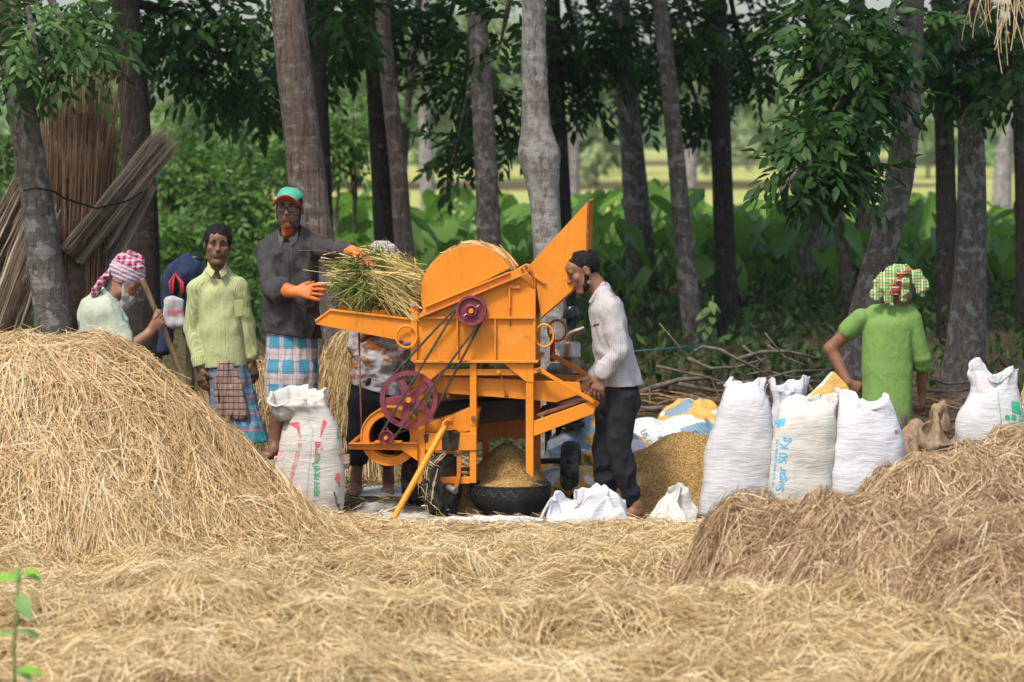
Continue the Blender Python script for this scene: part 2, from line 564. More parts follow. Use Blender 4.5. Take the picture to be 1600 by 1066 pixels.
# ---- left heap
rg = np.random.default_rng(11)
cL = at(55, 620, -1.25)
def zl(x, y): return np.maximum(heap_left(x, y), bed(x, y))
xs = np.linspace(cL[0] - 2.0, cL[0] + 2.0, 90); ys = np.linspace(-3.2, .6, 86)
V, F = grid_mesh(xs, ys, lambda x, y: heap_left(x, y) - .03 - .4 * sstep(.02, 0, heap_left(x, y)))
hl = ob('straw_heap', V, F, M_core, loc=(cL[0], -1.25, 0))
tag(hl, 'tall golden straw heap at the left in front of the old man', 'straw heap')
n = 54000
ph = rg.uniform(0, 2 * math.pi, n); rr = np.sqrt(rg.random(n)) * 1.08
x = cL[0] + rr * np.cos(ph) * 1.86; y = -1.25 + rr * np.sin(ph) * 1.75
keep = (y < .1) & (x > cL[0] - 1.3)
x, y, ph = x[keep], y[keep], ph[keep]
th = np.where(rg.random(len(x)) < .58, ph + rg.normal(0, .55, len(x)) + .7 * fbm(x * 1.3, y * 1.3, 0, 2, 51), rg.uniform(0, 6.28, len(x)))
L = rg.uniform(.10, .36, len(x))
sh = strands(x, y, zl, th, L, rg.uniform(.0022, .0046, len(x)), .05, 12, tones(rg, x, y, .56, .2))
V, F, T = sh
tag(ob('straw', V, F, M_straw, hl, attrs={'tone': T}), kind='stuff')
# ---- right heap
def zr(x, y): return np.maximum(heap_right(x, y), bed(x, y))
xs = np.linspace(.5, 3.9, 110); ys = np.linspace(-5.8, -1.8, 104)
V, F = grid_mesh(xs, ys, lambda x, y: heap_right(x, y) - .035 - .4 * sstep(.03, 0, heap_right(x, y)))
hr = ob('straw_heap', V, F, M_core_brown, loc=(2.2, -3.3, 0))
tag(hr, 'low brown tangled straw heap at the right in front of the white sacks', 'straw heap')
n = 66000
x = rg.uniform(.5, 3.3, n); y = rg.uniform(-5.7, -2.2, n)
hh = heap_right(x, y); keep = hh > .03
x, y = x[keep], y[keep]
e = .02
gxn = heap_right(x + e, y) - heap_right(x - e, y); gyn = heap_right(x, y + e) - heap_right(x, y - e)
down = np.arctan2(-gyn, -gxn)
st = np.sqrt(gxn ** 2 + gyn ** 2) / (2 * e)
th = np.where(rg.random(len(x)) < np.clip(.12 + st * .28, 0, .42), down + rg.normal(0, .7, len(x)), 6 * fbm(x * 1.6, y * 1.6, 0, 2, 52) + rg.normal(0, .9, len(x)))
sh = strands(x, y, zr, th, rg.uniform(.08, .30, len(x)), rg.uniform(.0022, .0046, len(x)), .06, 13, tones(rg, x, y, .47, .2, 2.2), curl=2.6)
V, F, T = sh
tag(ob('straw', V, F, M_straw_brown, hr, attrs={'tone': T}), kind='stuff')
# ---- loose straw over the yard
n = 108000
y = -.3 - rg.random(n) ** .85 * 6.6
x = rg.uniform(-1, 1, n) * (20.0 + y) * .166
hl_ = heap_left(x, y); hr_ = heap_right(x, y)
keep = (hl_ < .2) & (hr_ < .12) & (y < -.3 + .2 * fbm(x * 1.1, 0 * x, 0, 2, 41) + .12 * rg.normal(size=n))
x, y = x[keep], y[keep]
th = 6 * fbm(x * .7, y * .7, 0, 2, 53) + rg.normal(0, .9, len(x))
def zb(x, y): return np.maximum(np.maximum(bed(x, y), heap_left(x, y)), heap_right(x, y) * .98)
zb_ = zb
sh = strands(x, y, zb, th, rg.uniform(.07, .28, len(x)), rg.uniform(.0021, .0043, len(x)), .055, 14, tones(rg, x, y, .55, .2), curl=2.4)
V, F, T = sh
tag(ob('loose_straw', V, F, M_straw_pale, attrs={'tone': T}), 'loose pale straw strewn over the yard', 'straw', kind='stuff')
xs = np.linspace(-3.6, 3.6, 120); ys = np.linspace(-8, .2, 130)
V, F = grid_mesh(xs, ys, lambda x, y: bed(x, y) - .008)
tag(ob('straw_bed', V, F, M_core), kind='structure')
def tufts(nt, per, xr, yr, zf, seed, mean, keepf, amin=.02, amax=.10, Lr=(.14, .36)):
    rg = np.random.default_rng(seed)
    yc = rg.uniform(yr[0], yr[1], nt); xc = rg.uniform(xr[0], xr[1], nt) * ((20 + yc) * .166 if xr[1] <= 1 else 1)
    k = keepf(xc, yc); xc, yc = xc[k], yc[k]; nt = len(xc)
    a0 = rg.uniform(0, 6.28, nt); ar = rg.uniform(amin, amax, nt); tm = rg.normal(mean, .14, nt); ln = rg.uniform(*Lr, nt); cu = rg.normal(0, 2.0, nt)
    i = np.repeat(np.arange(nt), per); n = len(i)
    off = rg.normal(0, .045, n); al = rg.normal(0, .05, n)
    ca, sa = np.cos(a0[i]), np.sin(a0[i])
    x = xc[i] - ca * ln[i] * .5 - sa * off + ca * al; y = yc[i] - sa * ln[i] * .5 + ca * off + sa * al
    return strands(x, y, zf, a0[i] - cu[i] * ln[i] * .5 + rg.normal(0, .22, n) + off * 3, ln[i] * rg.uniform(.6, 1.15, n), rg.uniform(.0021, .0043, n), .03, seed + 1, np.clip(tm[i] + rg.normal(0, .17, n), 0, 1), curl=1.6, arch=ar[i] * rg.uniform(.3, 1.1, n))
V, F, T = tufts(1300, 38, (-1, 1), (-6.9, -.7), zb, 141, .60, lambda x, y: (heap_left(x, y) < .25) & (heap_right(x, y) < .15))
tag(ob('straw_tufts', V, F, M_straw_pale, attrs={'tone': T}), 'arched tufts of pale straw tangled over the yard', 'straw', kind='stuff')
V, F, T = tufts(330, 40, (-3.4, -.7), (-3.1, .0), zl, 143, .62, lambda x, y: heap_left(x, y) > .12, .01, .05)
tag(ob('straw_tufts', V, F, M_straw, hl, attrs={'tone': T}), kind='stuff')
V, F, T = tufts(480, 42, (.6, 3.3), (-5.7, -2.3), zr, 145, .54, lambda x, y: heap_right(x, y) > .10, .02, .09)
tag(ob('straw_tufts', V, F, M_straw_brown, hr, attrs={'tone': T}), kind='stuff')
# ---- thin litter of straw round the machine and the sacks
n = 9000
x = rg.uniform(-3.6, 3.8, n); y = rg.uniform(-.5, 3.6, n)
keep = rg.random(n) < np.clip(.9 - .2 * y + .3 * fbm(x, y, 0, 2, 44), .05, 1)
x, y = x[keep], y[keep]
sh = strands(x, y, lambda x, y: ground_z(x, y) + .004, rg.uniform(0, 6.28, len(x)), rg.uniform(.08, .3, len(x)), rg.uniform(.003, .005, len(x)), .03, 15, tones(rg, x, y, .45, .22))
V, F, T = sh
tag(ob('straw_litter', V, F, M_straw_pale, attrs={'tone': T}), 'thin litter of straw on the ground round the machine', 'straw', kind='stuff')
# ---- stacks of cut paddy behind the men
def paddy_stack(cx, cy, rx, ry, h, label, n, seed, mat_):
    rg = np.random.default_rng(seed)
    def hf(x, y):
        r = np.sqrt(((x - cx) / rx) ** 2 + ((y - cy) / ry) ** 2)
        return h * np.interp(r * (1 + .12 * np.sin(3 * np.arctan2(y - cy, x - cx) + seed)), [0, .45, .7, .88, 1, 1.1], [1, .9, .66, .36, .12, 0]) * (1 + .12 * fbm(x * 2, y * 2, 0, 2, seed + 5)) + .06 * fbm(x * 4, y * 4, 0, 2, seed) * (r < 1)
    V, F = grid_mesh(np.linspace(cx - rx * 1.1, cx + rx * 1.1, 40), np.linspace(cy - ry * 1.1, cy + ry * 1.1, 40), lambda x, y: hf(x, y) - .05)
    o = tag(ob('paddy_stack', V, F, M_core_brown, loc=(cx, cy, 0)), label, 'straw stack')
    a = rg.uniform(math.pi * .9, math.pi * 2.1, n); r = np.sqrt(rg.random(n))
    x = cx + rx * r * np.cos(a); y = cy + ry * r * np.sin(a)
    V, F, T = strands(x, y, hf, a + rg.normal(0, .75, n), rg.uniform(.12, .42, n), rg.uniform(.003, .005, n), .05, seed + 1, tones(rg, x, y, .42, .2), curl=1.2)
    tag(ob('straw', V, F, mat_, o, attrs={'tone': T}), kind='stuff')
p = at(560, 700, 2.3); paddy_stack(p[0], 2.5, .42, .5, .95, 'drooping stack of cut paddy behind the machine feed tray', 7000, 71, M_straw_pale)
p = at(395, 700, 2.6); paddy_stack(p[0], 2.75, .5, .5, .78, 'low stack of cut paddy between the young man and the capped man', 5000, 73, M_straw_pale)
p = at(1640, 640, 1.0); paddy_stack(p[0], 1.0, .28, .4, .88, 'golden paddy stack at the right edge beside the printed sack', 4000, 75, M_straw)
# ================================================================== trees
def barkmat(name, dark, mid, pale, lich=.55, vstretch=.25):
    t = NT(name)
    v = t.coord('Object', (1, 1, vstretch)); v2 = t.coord('Object')
    n1 = t.noise(v, 38, 6, .72, .5)
    c = t.ramp(n1, [(.34, dark), (.52, mid), (.68, [a * 1.35 for a in mid])])
    ln = t.noise(v2, 9, 4, .55, .3)
    c = t.mix(t.math('MULTIPLY', t.ramp(ln, [(lich, (0, 0, 0)), (lich + .06, (1, 1, 1))]), .7), c, pale)
    ln2 = t.noise(v2, 17, 3, .5)
    c = t.mix(t.math('MULTIPLY', t.ramp(ln2, [(lich + .04, (0, 0, 0)), (lich + .1, (1, 1, 1))]), .6), c, pale)
    rings = t.noise(t.coord('Object', (.6, .6, 6)), 3.0, 4, .6)
    c = t.mix(t.math('MULTIPLY', t.ramp(rings, [(.55, (0, 0, 0)), (.7, (1, 1, 1))]), .35), c, dark)
    t.bump(t.math('ADD', n1, t.math('MULTIPLY', rings, .6)), .9, .03)
    return t.fin(c, .9, .15)
BARKS = {
 'grey': barkmat('lichened_grey_bark', (.055, .047, .039), (.135, .117, .098), (.28, .27, .245)),
 'brown': barkmat('ridged_brown_bark', (.060, .044, .034), (.165, .125, .097), (.29, .255, .22), .56, .12),
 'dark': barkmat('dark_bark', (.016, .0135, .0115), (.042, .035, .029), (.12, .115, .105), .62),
 'pale': barkmat('pale_bark', (.14, .12, .10), (.27, .24, .20), (.42, .41, .37), .5),
}
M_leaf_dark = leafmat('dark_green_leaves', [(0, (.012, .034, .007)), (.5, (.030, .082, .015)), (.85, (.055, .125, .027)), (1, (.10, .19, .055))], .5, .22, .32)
M_leaf_mid = leafmat('fresh_green_leaves', [(0, (.04, .10, .016)), (.5, (.09, .195, .032)), (1, (.18, .31, .06))], .45, .35, .4)
M_leaf_pale = leafmat('pale_green_leaves', [(0, (.10, .17, .055)), (.5, (.19, .28, .09)), (1, (.30, .40, .14))], .5, .3, .4)
M_taro = leafmat('taro_leaves', [(0, (.08, .17, .022)), (.5, (.14, .28, .036)), (1, (.23, .40, .06))], .4, .4, .5)

def leaves(C, A, N, L, Wd, tone, fold=.18, droop=.12):
    """leaf-shaped faces: base C, axis A, normal N, length L, width Wd (arrays)"""
    A = A / (np.linalg.norm(A, axis=1, keepdims=True) + 1e-9)
    S = np.cross(A, N); S /= np.linalg.norm(S, axis=1, keepdims=True) + 1e-9
    N = np.cross(S, A)
    L = L[:, None]; W_ = Wd[:, None] * .5
    p0 = C
    m1 = C + A * L * .38; m2 = C + A * L * .72 - N * L * droop * .5
    tip = C + A * L - N * L * droop
    V = np.stack([p0, m1 - S * W_ + N * W_ * fold, m1, m1 + S * W_ + N * W_ * fold, m2 - S * W_ * .72 + N * W_ * fold * .6, m2, m2 + S * W_ * .72 + N * W_ * fold * .6, tip], 1).reshape(-1, 3)
    b = (np.arange(len(C)) * 8)[:, None]
    tri = np.array([[0, 2, 1], [0, 3, 2], [4, 5, 7], [5, 6, 7], [1, 2, 5], [1, 5, 4], [2, 3, 6], [2, 6, 5]])
    F = (b[:, :, None] + tri[None]).reshape(-1, 3)
    return V, F, np.repeat(tone, 8)
def leaves_cheap(C, A, N, L, Wd, tone):
    A = A / (np.linalg.norm(A, axis=1, keepdims=True) + 1e-9)
    S = np.cross(A, N); S /= np.linalg.norm(S, axis=1, keepdims=True) + 1e-9
    L = L[:, None]; W_ = Wd[:, None] * .5
    V = np.stack([C, C + A * L * .5 - S * W_, C + A * L, C + A * L * .5 + S * W_], 1).reshape(-1, 3)
    b = np.arange(len(C)) * 4
    F = np.stack([b, b + 1, b + 2, b, b + 2, b + 3], 1).reshape(-1, 3)
    return V, F, np.repeat(tone, 4)
def clump(c, r, n, seed, leaf=.12, wr=.40, spray=9, rl=.32, tone=.5, down=.5, cheap=False, shell=.45):
    """sprays of pinnate leaves through an ellipsoid volume"""
    rg = np.random.default_rng(seed)
    c = np.array(c, float); r = np.array(r, float)
    d = rg.normal(size=(n, 3)); d /= np.linalg.norm(d, axis=1, keepdims=True)
    rad = (shell + (1 - shell) * rg.random(n)) ** 1.0 * np.where(rg.random(n) < .25, rg.random(n), 1)
    o = c + d * rad[:, None] * r
    o += .12 * r * np.stack([fbm(o[:, 0] * 2, o[:, 1] * 2, o[:, 2] * 2, 2, seed + i) for i in range(3)], 1)
    ax = d * .8 + rg.normal(size=(n, 3)) * .6 + np.array([0, 0, -down])
    ax /= np.linalg.norm(ax, axis=1, keepdims=True)
    up = np.array([0, 0, 1.]) + rg.normal(size=(n, 3)) * .35
    sd_ = np.cross(ax, up); sd_ /= np.linalg.norm(sd_, axis=1, keepdims=True) + 1e-9
    nm = np.cross(sd_, ax)
    Cs, As, Ns, Ls, Ts = [], [], [], [], []
    bt = np.clip(tone + .18 * fbm(o[:, 0] * 1.7, o[:, 1] * 1.7, o[:, 2] * 1.7, 2, seed) + rg.normal(0, .12, n), 0, 1)
    for k in range(spray):
        s = (k + .6) / spray
        side = (1 if k % 2 else -1) if k < spray - 1 else 0
        Cs.append(o + ax * (rl * s) - np.array([0, 0, .18 * rl]) * s * s)
        As.append(ax * (.55 + .4 * s) + sd_ * side * .85 + rg.normal(size=(n, 3)) * .18 + np.array([0, 0, -.25]))
        Ns.append(nm + rg.normal(size=(n, 3)) * .35)
        Ls.append(leaf * rg.uniform(.7, 1.25, n)); Ts.append(np.clip(bt + rg.normal(0, .1, n), 0, 1))
    Cs, As, Ns, Ls, Ts = (np.concatenate(a) for a in (Cs, As, Ns, Ls, Ts))
    return (leaves_cheap if cheap else leaves)(Cs, As, Ns, Ls, Ls * wr, Ts)
def trunk_mesh(path, seed, n=18, rings=46):
    """path: list of (x,y,z,r), bottom to top"""
    rg = np.random.default_rng(seed)
    P = np.array(path, float)
    s = np.linspace(0, len(P) - 1, rings)
    Q = np.stack([np.interp(s, np.arange(len(P)), P[:, i]) for i in range(4)], 1)
    # smooth the path, keep the ends
    for _ in range(3):
        Q[1:-1] = (Q[:-2] + 2 * Q[1:-1] + Q[2:]) / 4
    a = np.linspace(0, 2 * math.pi, n, endpoint=False)
    ca, sa = np.cos(a)[None], np.sin(a)[None]
    rr = Q[:, 3:4] * (1 + .05 * fbm(ca * 1.2 + 5, sa * 1.2 + 3, Q[:, 2:3] * .9, 3, seed) + .025 * fbm(ca * 3, sa * 3, Q[:, 2:3] * 4, 2, seed + 3))
    V = np.stack([Q[:, 0:1] + rr * ca, Q[:, 1:2] + rr * sa, np.repeat(Q[:, 2:3], n, 1)], -1).reshape(-1, 3)
    i = np.arange(rings - 1)[:, None] * n; k = np.arange(n)[None]
    F = np.stack([i + k, i + (k + 1) % n, i + n + (k + 1) % n, i + n + k], -1).reshape(-1, 4)
    return V, F
def tree(label, pts, Y, bark, clumps, seed, top=7.0, canopy=(2.0, 240), leafm=None, group=None, leaf_kw=None, dz=0):
    """pts: (px, py, width px) from the foot upwards; clumps: (px, py, rx px, ry px, dY, sprays)"""
    lm = leafm or M_leaf_dark
    path = []
    m = pxm(Y)
    for i, (px, py, wpx) in enumerate(pts):
        p = at(px, py, Y); path.append((p[0], Y, p[2], wpx * m * .44))
    gz = float(ground_z(np.array(path[0][0]), np.array(Y)))
    if path[0][2] > gz:                       # carry the stem down to the ground
        d = np.array(path[0][:3]) - np.array(path[1][:3]); d /= abs(d[2]) + 1e-6
        q = np.array(path[0][:3]) + d * (path[0][2] - gz) * 1.0
        path.insert(0, (q[0], Y, gz - .1, path[0][3] * 1.18))
        path.insert(1, (q[0] * .9 + path[1][0] * .1, Y, gz + .08, path[1][3] * 1.06))
    else:
        path[0] = (path[0][0], Y, gz - .1, path[0][3])
    last = path[-1]
    d = np.array(path[-1][:3]) - np.array(path[-2][:3]); d /= abs(d[2]) + 1e-6
    z = last[2]
    if z < top:
        for f in (.5, 1.0):
            dzz = (top - z) * f
            path.append((last[0] + d[0] * dzz * .5, Y, z + dzz, last[3] * (1 - .5 * f)))
    root = empty('tree', (path[0][0], Y, gz), label, 'tree', group)
    V, F = trunk_mesh(path, seed)
    ob('trunk', V, F, BARKS[bark], root)
    rg = np.random.default_rng(seed + 100)
    parts = []
    P = np.array(path)
    kw = dict(leaf=.13, wr=.38); kw.update(leaf_kw or {})
    for j, (px, py, rx, ry, dY, n) in enumerate(clumps):
        yy = Y + dY; mm = pxm(yy); c = at(px, py, yy)
        parts.append(clump(c, (rx * mm * 1.05, max(.35, .5 * (rx + ry) * mm * .8), ry * mm), int(n * .62), seed * 10 + j, **kw))
        zt = min(max(c[2] + .5, 1.6), top - .5)
        b = np.array([np.interp(zt, P[:, 2], P[:, k]) for k in range(3)]); b[2] = zt
        mid = (b + c) / 2 + np.array([0, 0, .18])
        G().tube([b, mid, c, c + (c - mid) * .5], [.045, .032, .02, .006], 7).obj('limb', BARKS[bark], root, True)
    cr, cn = canopy
    tp = np.array([path[-1][0], Y, top - .6])
    if cn:
        parts.append(clump(tp + np.array([0, 0, .4]), (cr, cr, 1.5), cn, seed * 10 + 77, leaf=.26, wr=.42, spray=7, rl=.6, cheap=True, shell=.15))
        for k in range(3):
            a = rg.uniform(0, 6.28)
            b = np.array([np.interp(top - 1.8 + .4 * k, P[:, 2], P[:, q]) for q in range(3)]); b[2] = top - 1.8 + .4 * k
            e = b + np.array([math.cos(a) * cr * .7, math.sin(a) * cr * .7, 1.1])
            G().tube([b, (b + e) / 2 + np.array([0, 0, .15]), e], [.05, .035, .01], 6).obj('limb', BARKS[bark], root, True)
    if parts:
        V, F, T = join(parts)
        ob('crown', V, F, lm, root, smooth=False, attrs={'tone': T})
    return root

tree('lichen-spotted grey trunk leaning left in front of the jute stick bundles', [(92, 560, 66), (70, 400, 60), (45, 230, 54), (22, 110, 50), (12, 0, 46)], 2.2, 'grey',
     [(50, 45, 80, 50, -.6, 90), (110, 60, 62, 45, -.3, 70), (30, 95, 62, 30, -.2, 45), (150, 20, 40, 30, .2, 35)], 201, top=5.5, canopy=(1.0, 60), leaf_kw=dict(leaf=.10, wr=.36, tone=.78, rl=.3))
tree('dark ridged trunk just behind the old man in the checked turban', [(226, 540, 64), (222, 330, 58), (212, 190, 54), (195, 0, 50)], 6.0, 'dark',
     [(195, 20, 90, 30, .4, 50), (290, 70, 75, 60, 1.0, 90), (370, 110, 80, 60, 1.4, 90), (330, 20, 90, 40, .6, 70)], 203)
tree('thick brown ridged trunk right behind the man in the green cap', [(527, 590, 80), (505, 480, 74), (488, 350, 70), (470, 200, 67), (447, 0, 60)], 3.2, 'brown',
     [(520, 20, 60, 45, 1.2, 60)], 205, top=6.0, canopy=(1.4, 140))
tree('slim dark trunk half hidden behind the thick brown trunk', [(512, 480, 30), (506, 300, 28), (497, 60, 26)], 9.0, 'dark', [(420, 140, 90, 60, 1.5, 80), (480, 30, 120, 45, 1.5, 80), (560, 60, 60, 50, 2, 60)], 207)
tree('dark straight trunk left of the slimmer pale curving one', [(604, 440, 40), (598, 300, 38), (588, 120, 36), (580, 0, 36)], 10.5, 'dark', [(560, 30, 70, 45, -1, 60), (610, 10, 80, 30, 0, 50)], 209)
tree('slim grey-brown trunk curving up beside a dark straight one', [(634, 430, 37), (622, 260, 32), (606, 120, 29), (597, 20, 28)], 9.0, 'brown', [(580, 50, 60, 45, .5, 50)], 211)
tree('brown trunk with pale lichen patches above the drum of the machine', [(768, 470, 44), (762, 330, 42), (756, 200, 40), (744, 0, 34)], 8.0, 'grey',
     [(725, 140, 55, 70, 1.5, 80), (715, 230, 28, 36, 1.2, 34), (700, 40, 60, 50, 2.0, 60), (790, 200, 30, 60, 1.6, 44)], 213)
tree('pale lichened trunk with a swollen knot behind the machine chute', [(866, 560, 62), (858, 420, 52), (852, 310, 52), (846, 262, 68), (844, 240, 80), (841, 219, 64), (838, 190, 49), (835, 100, 45), (834, 0, 42)], 3.6, 'pale',
     [(790, 30, 45, 40, 1.5, 30)], 215, top=6.0, canopy=(1.4, 140))
tree('dark slim trunk showing between the knotted trunk and the meadow', [(884, 430, 34), (876, 260, 30), (868, 130, 28)], 11.0, 'dark',
     [(900, 60, 70, 55, 0, 90), (880, 120, 36, 40, 0, 40), (950, 50, 60, 55, .4, 70), (905, 140, 38, 36, .5, 32)], 217)
tree('straight grey trunk standing clear in the middle of the taro patch', [(1006, 474, 56), (996, 330, 46), (984, 200, 40), (974, 90, 36)], 13.5, 'grey',
     [(965, 60, 70, 60, 0, 80), (1010, 120, 50, 45, .5, 50)], 219)
tree('slim grey trunk curving up left of a dark straight one', [(1084, 528, 40), (1070, 400, 34), (1055, 230, 31), (1040, 80, 28), (1030, 0, 27)], 10.0, 'grey',
     [(1070, 40, 70, 60, .5, 90), (1085, 150, 40, 40, 1.5, 40)], 221)
tree('very dark straight trunk right of the slim curving grey one', [(1137, 506, 44), (1130, 330, 37), (1124, 150, 34), (1121, 0, 32)], 11.0, 'dark',
     [(1150, 40, 80, 55, .5, 90), (1175, 110, 50, 30, .8, 44)], 223)
tree('short-looking grey trunk under the big glossy leaf cluster', [(1260, 482, 46), (1264, 380, 41), (1268, 290, 36), (1270, 150, 32)], 13.5, 'grey', [(1240, 30, 70, 40, 0, 60)], 225)
tree('thin brown trunk between the grey trunk and the leaning one', [(1328, 476, 26), (1316, 380, 24), (1304, 290, 22), (1290, 150, 20)], 13.0, 'brown', [], 227, canopy=(1.6, 200))
tree('dim brown trunk just left of the leaning trunk', [(1352, 470, 30), (1350, 370, 27), (1346, 250, 25)], 14.0, 'brown', [], 229, canopy=(1.6, 200))
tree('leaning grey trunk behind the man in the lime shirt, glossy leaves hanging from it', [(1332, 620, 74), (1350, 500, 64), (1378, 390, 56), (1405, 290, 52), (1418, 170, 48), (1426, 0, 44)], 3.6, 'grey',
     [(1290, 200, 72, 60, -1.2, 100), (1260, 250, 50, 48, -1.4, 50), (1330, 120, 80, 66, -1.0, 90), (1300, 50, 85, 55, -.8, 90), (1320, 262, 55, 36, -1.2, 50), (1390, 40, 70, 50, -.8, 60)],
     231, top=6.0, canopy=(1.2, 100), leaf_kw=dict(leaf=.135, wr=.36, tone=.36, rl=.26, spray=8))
tree('dark slim trunk left of the flared trunk at the right', [(1480, 470, 40), (1478, 300, 37), (1474, 150, 34), (1470, 60, 33)], 11.0, 'dark', [(1490, 30, 60, 50, -.5, 60)], 233)
tree('large grey ridged trunk with flared foot right of the lime-shirted man', [(1502, 606, 84), (1512, 500, 66), (1519, 350, 54), (1518, 200, 48), (1512, 80, 44)], 6.3, 'grey',
     [(1500, 40, 80, 55, -.8, 90), (1560, 100, 55, 40, -.8, 60), (1480, 110, 45, 40, -.6, 44)], 235)
tree('dark trunk cut by the right edge of the picture', [(1598, 490, 26), (1596, 300, 24), (1590, 100, 22)], 11.0, 'dark', [(1580, 70, 60, 60, 0, 60)], 237)
tree('pale forked tree standing far out on the meadow at the right', [(1566, 300, 34), (1568, 240, 30), (1580, 180, 18)], 40.0, 'pale', [(1560, 130, 50, 40, 0, 50), (1600, 120, 50, 50, 0, 50)], 239, top=8, canopy=(2.5, 120), leafm=M_leaf_mid)
tree('pale far trunk seen between the curving trunk and the lichened one', [(668, 292, 28), (664, 190, 22), (662, 60, 18)], 36.0, 'pale', [(640, 60, 60, 60, 0, 60), (690, 120, 40, 40, 0, 40)], 241, top=8, canopy=(2.5, 120), leafm=M_leaf_mid)
tree('slender dark leaning tree in front of the bright far trees', [(630, 260, 16), (640, 130, 15), (655, 0, 14)], 26.0, 'dark', [(610, 150, 40, 60, 0, 40)], 243, top=8, canopy=(2.0, 120), leafm=M_leaf_mid)
tree('thin pale far trunk beside the dark trunk near the middle', [(897, 296, 20), (897, 200, 17), (898, 100, 14)], 38.0, 'pale', [], 245, top=8, canopy=(2.5, 120), leafm=M_leaf_mid)
tree('pale far trunk seen behind the slim curving grey trunk', [(1078, 290, 24), (1082, 200, 20), (1090, 90, 17)], 38.0, 'pale', [(1090, 150, 40, 40, 0, 40)], 247, top=8, canopy=(2.5, 120), leafm=M_leaf_mid)

M_leaf_far = leafmat('sunlit_far_leaves', [(0, (.16, .23, .10)), (.5, (.27, .35, .15)), (1, (.40, .48, .22))], .6, .2, .4)  # paler greens, with distant sunlight and haze put into the colour
# ---- shrubs and young trees behind the men on the left
def shrub(px, py, rx, ry, Y, n, label, group, seed, m=None, leaf=.1):
    lo_ = at(px, py + ry, Y)[2]
    c = at(px, py, Y); mm = pxm(Y); gz = float(ground_z(np.array(c[0]), np.array(Y)))
    root = empty('shrub', (c[0], Y, gz), label, 'shrub', group)
    parts = [clump(c, (rx * mm, rx * mm * .8, ry * mm), n, seed, leaf=leaf, wr=.42, spray=7, rl=max(.22, leaf * 1.6), tone=.5, down=.15, shell=.25, cheap=leaf > .15)]
    V, F, T = join(parts)
    ob('foliage', V, F, m or M_leaf_mid, root, smooth=False, attrs={'tone': T})
    rg = np.random.default_rng(seed)
    for k in range(5):
        e = c + rg.normal(0, .4, 3) * np.array([rx * mm, rx * mm, ry * mm])
        b = np.array([c[0] + rg.normal(0, .08), Y + rg.normal(0, .08), gz - .05])
        G().tube([b, (b + e) / 2 + rg.normal(0, .06, 3), e], [.022, .016, .006], 6).obj('stem', BARKS['brown'], root, True)
SG = 'leafy shrubs behind the men on the left'
for i, (px, py, rx, ry, Y, n) in enumerate([(300, 280, 70, 60, 15, 170), (365, 330, 65, 70, 14, 170), (285, 390, 60, 70, 12, 150), (400, 250, 60, 55, 18, 130), (415, 420, 50, 60, 12, 110), (335, 190, 80, 50, 20, 140),
                                            (540, 220, 40, 70, 15, 110), (150, 250, 60, 80, 14, 120), (20, 260, 60, 90, 12, 130), (120, 420, 70, 70, 12, 120), (340, 470, 60, 40, 9, 90), (40, 420, 70, 70, 13, 110)]):
    shrub(px, py, rx, ry, Y, n, 'fresh green leafy shrub growing behind the men at the left', SG, 301 + i)
for i, (px, py, rx, ry, Y, n) in enumerate([(330, 130, 150, 110, 42, 240), (120, 170, 150, 140, 40, 240), (560, 120, 130, 110, 46, 220), (430, 230, 130, 70, 38, 180), (240, 260, 110, 90, 30, 200), (40, 300, 120, 100, 28, 200), (700, 60, 100, 90, 50, 160)]):
    shrub(px, py, rx, ry, Y, n, 'tall bright bush beyond the trees on the left', 'bright bushes beyond the left trees', 331 + i, M_leaf_pale, .22)
for i, (px, py, rx, ry, Y, n) in enumerate([(660, 110, 60, 90, 95, 150), (780, 90, 70, 90, 110, 150), (930, 120, 80, 80, 120, 160), (1080, 90, 70, 80, 105, 150), (1170, 130, 60, 60, 130, 130), (1290, 110, 80, 80, 115, 150), (1450, 120, 70, 80, 110, 150), (1580, 120, 60, 80, 120, 140), (540, 110, 70, 100, 90, 160), (1230, 200, 40, 34, 90, 80), (930, 215, 40, 26, 95, 80), (1120, 215, 40, 24, 100, 70)]):
    shrub(px, py, rx, ry, Y, n, 'pale sunlit tree standing far out beyond the meadow edge', 'sunlit far trees', 351 + i, M_leaf_far, .5)
# ---- far wood behind the meadow
rg = np.random.default_rng(77)
parts = []
for k in range(90):
    xx = rg.uniform(-150, 150); yy = rg.uniform(400, 470); hh = rg.uniform(8, 17)
    parts.append(clump((xx, yy, hh * .5), (rg.uniform(5, 10), 5, hh * .55), 60, 900 + k, leaf=2.0, wr=.7, spray=5, rl=3.0, cheap=True, shell=.5))
for k in range(26):
    xx = rg.uniform(-30, 34); yy = rg.uniform(150, 260); hh = rg.uniform(2.2, 5)
    parts.append(clump((xx, yy, hh * .5), (rg.uniform(2, 4), 3, hh * .55), 60, 1000 + k, leaf=.8, wr=.6, spray=5, rl=1.0, cheap=True, shell=.5))
V, F, T = join(parts)
tag(ob('far_wood', V, F, M_leaf_pale, smooth=False, attrs={'tone': T}), 'hazy far wood beyond the bright meadow', 'wood', kind='stuff')  # part of the haze is painted in by the pale leaf colour

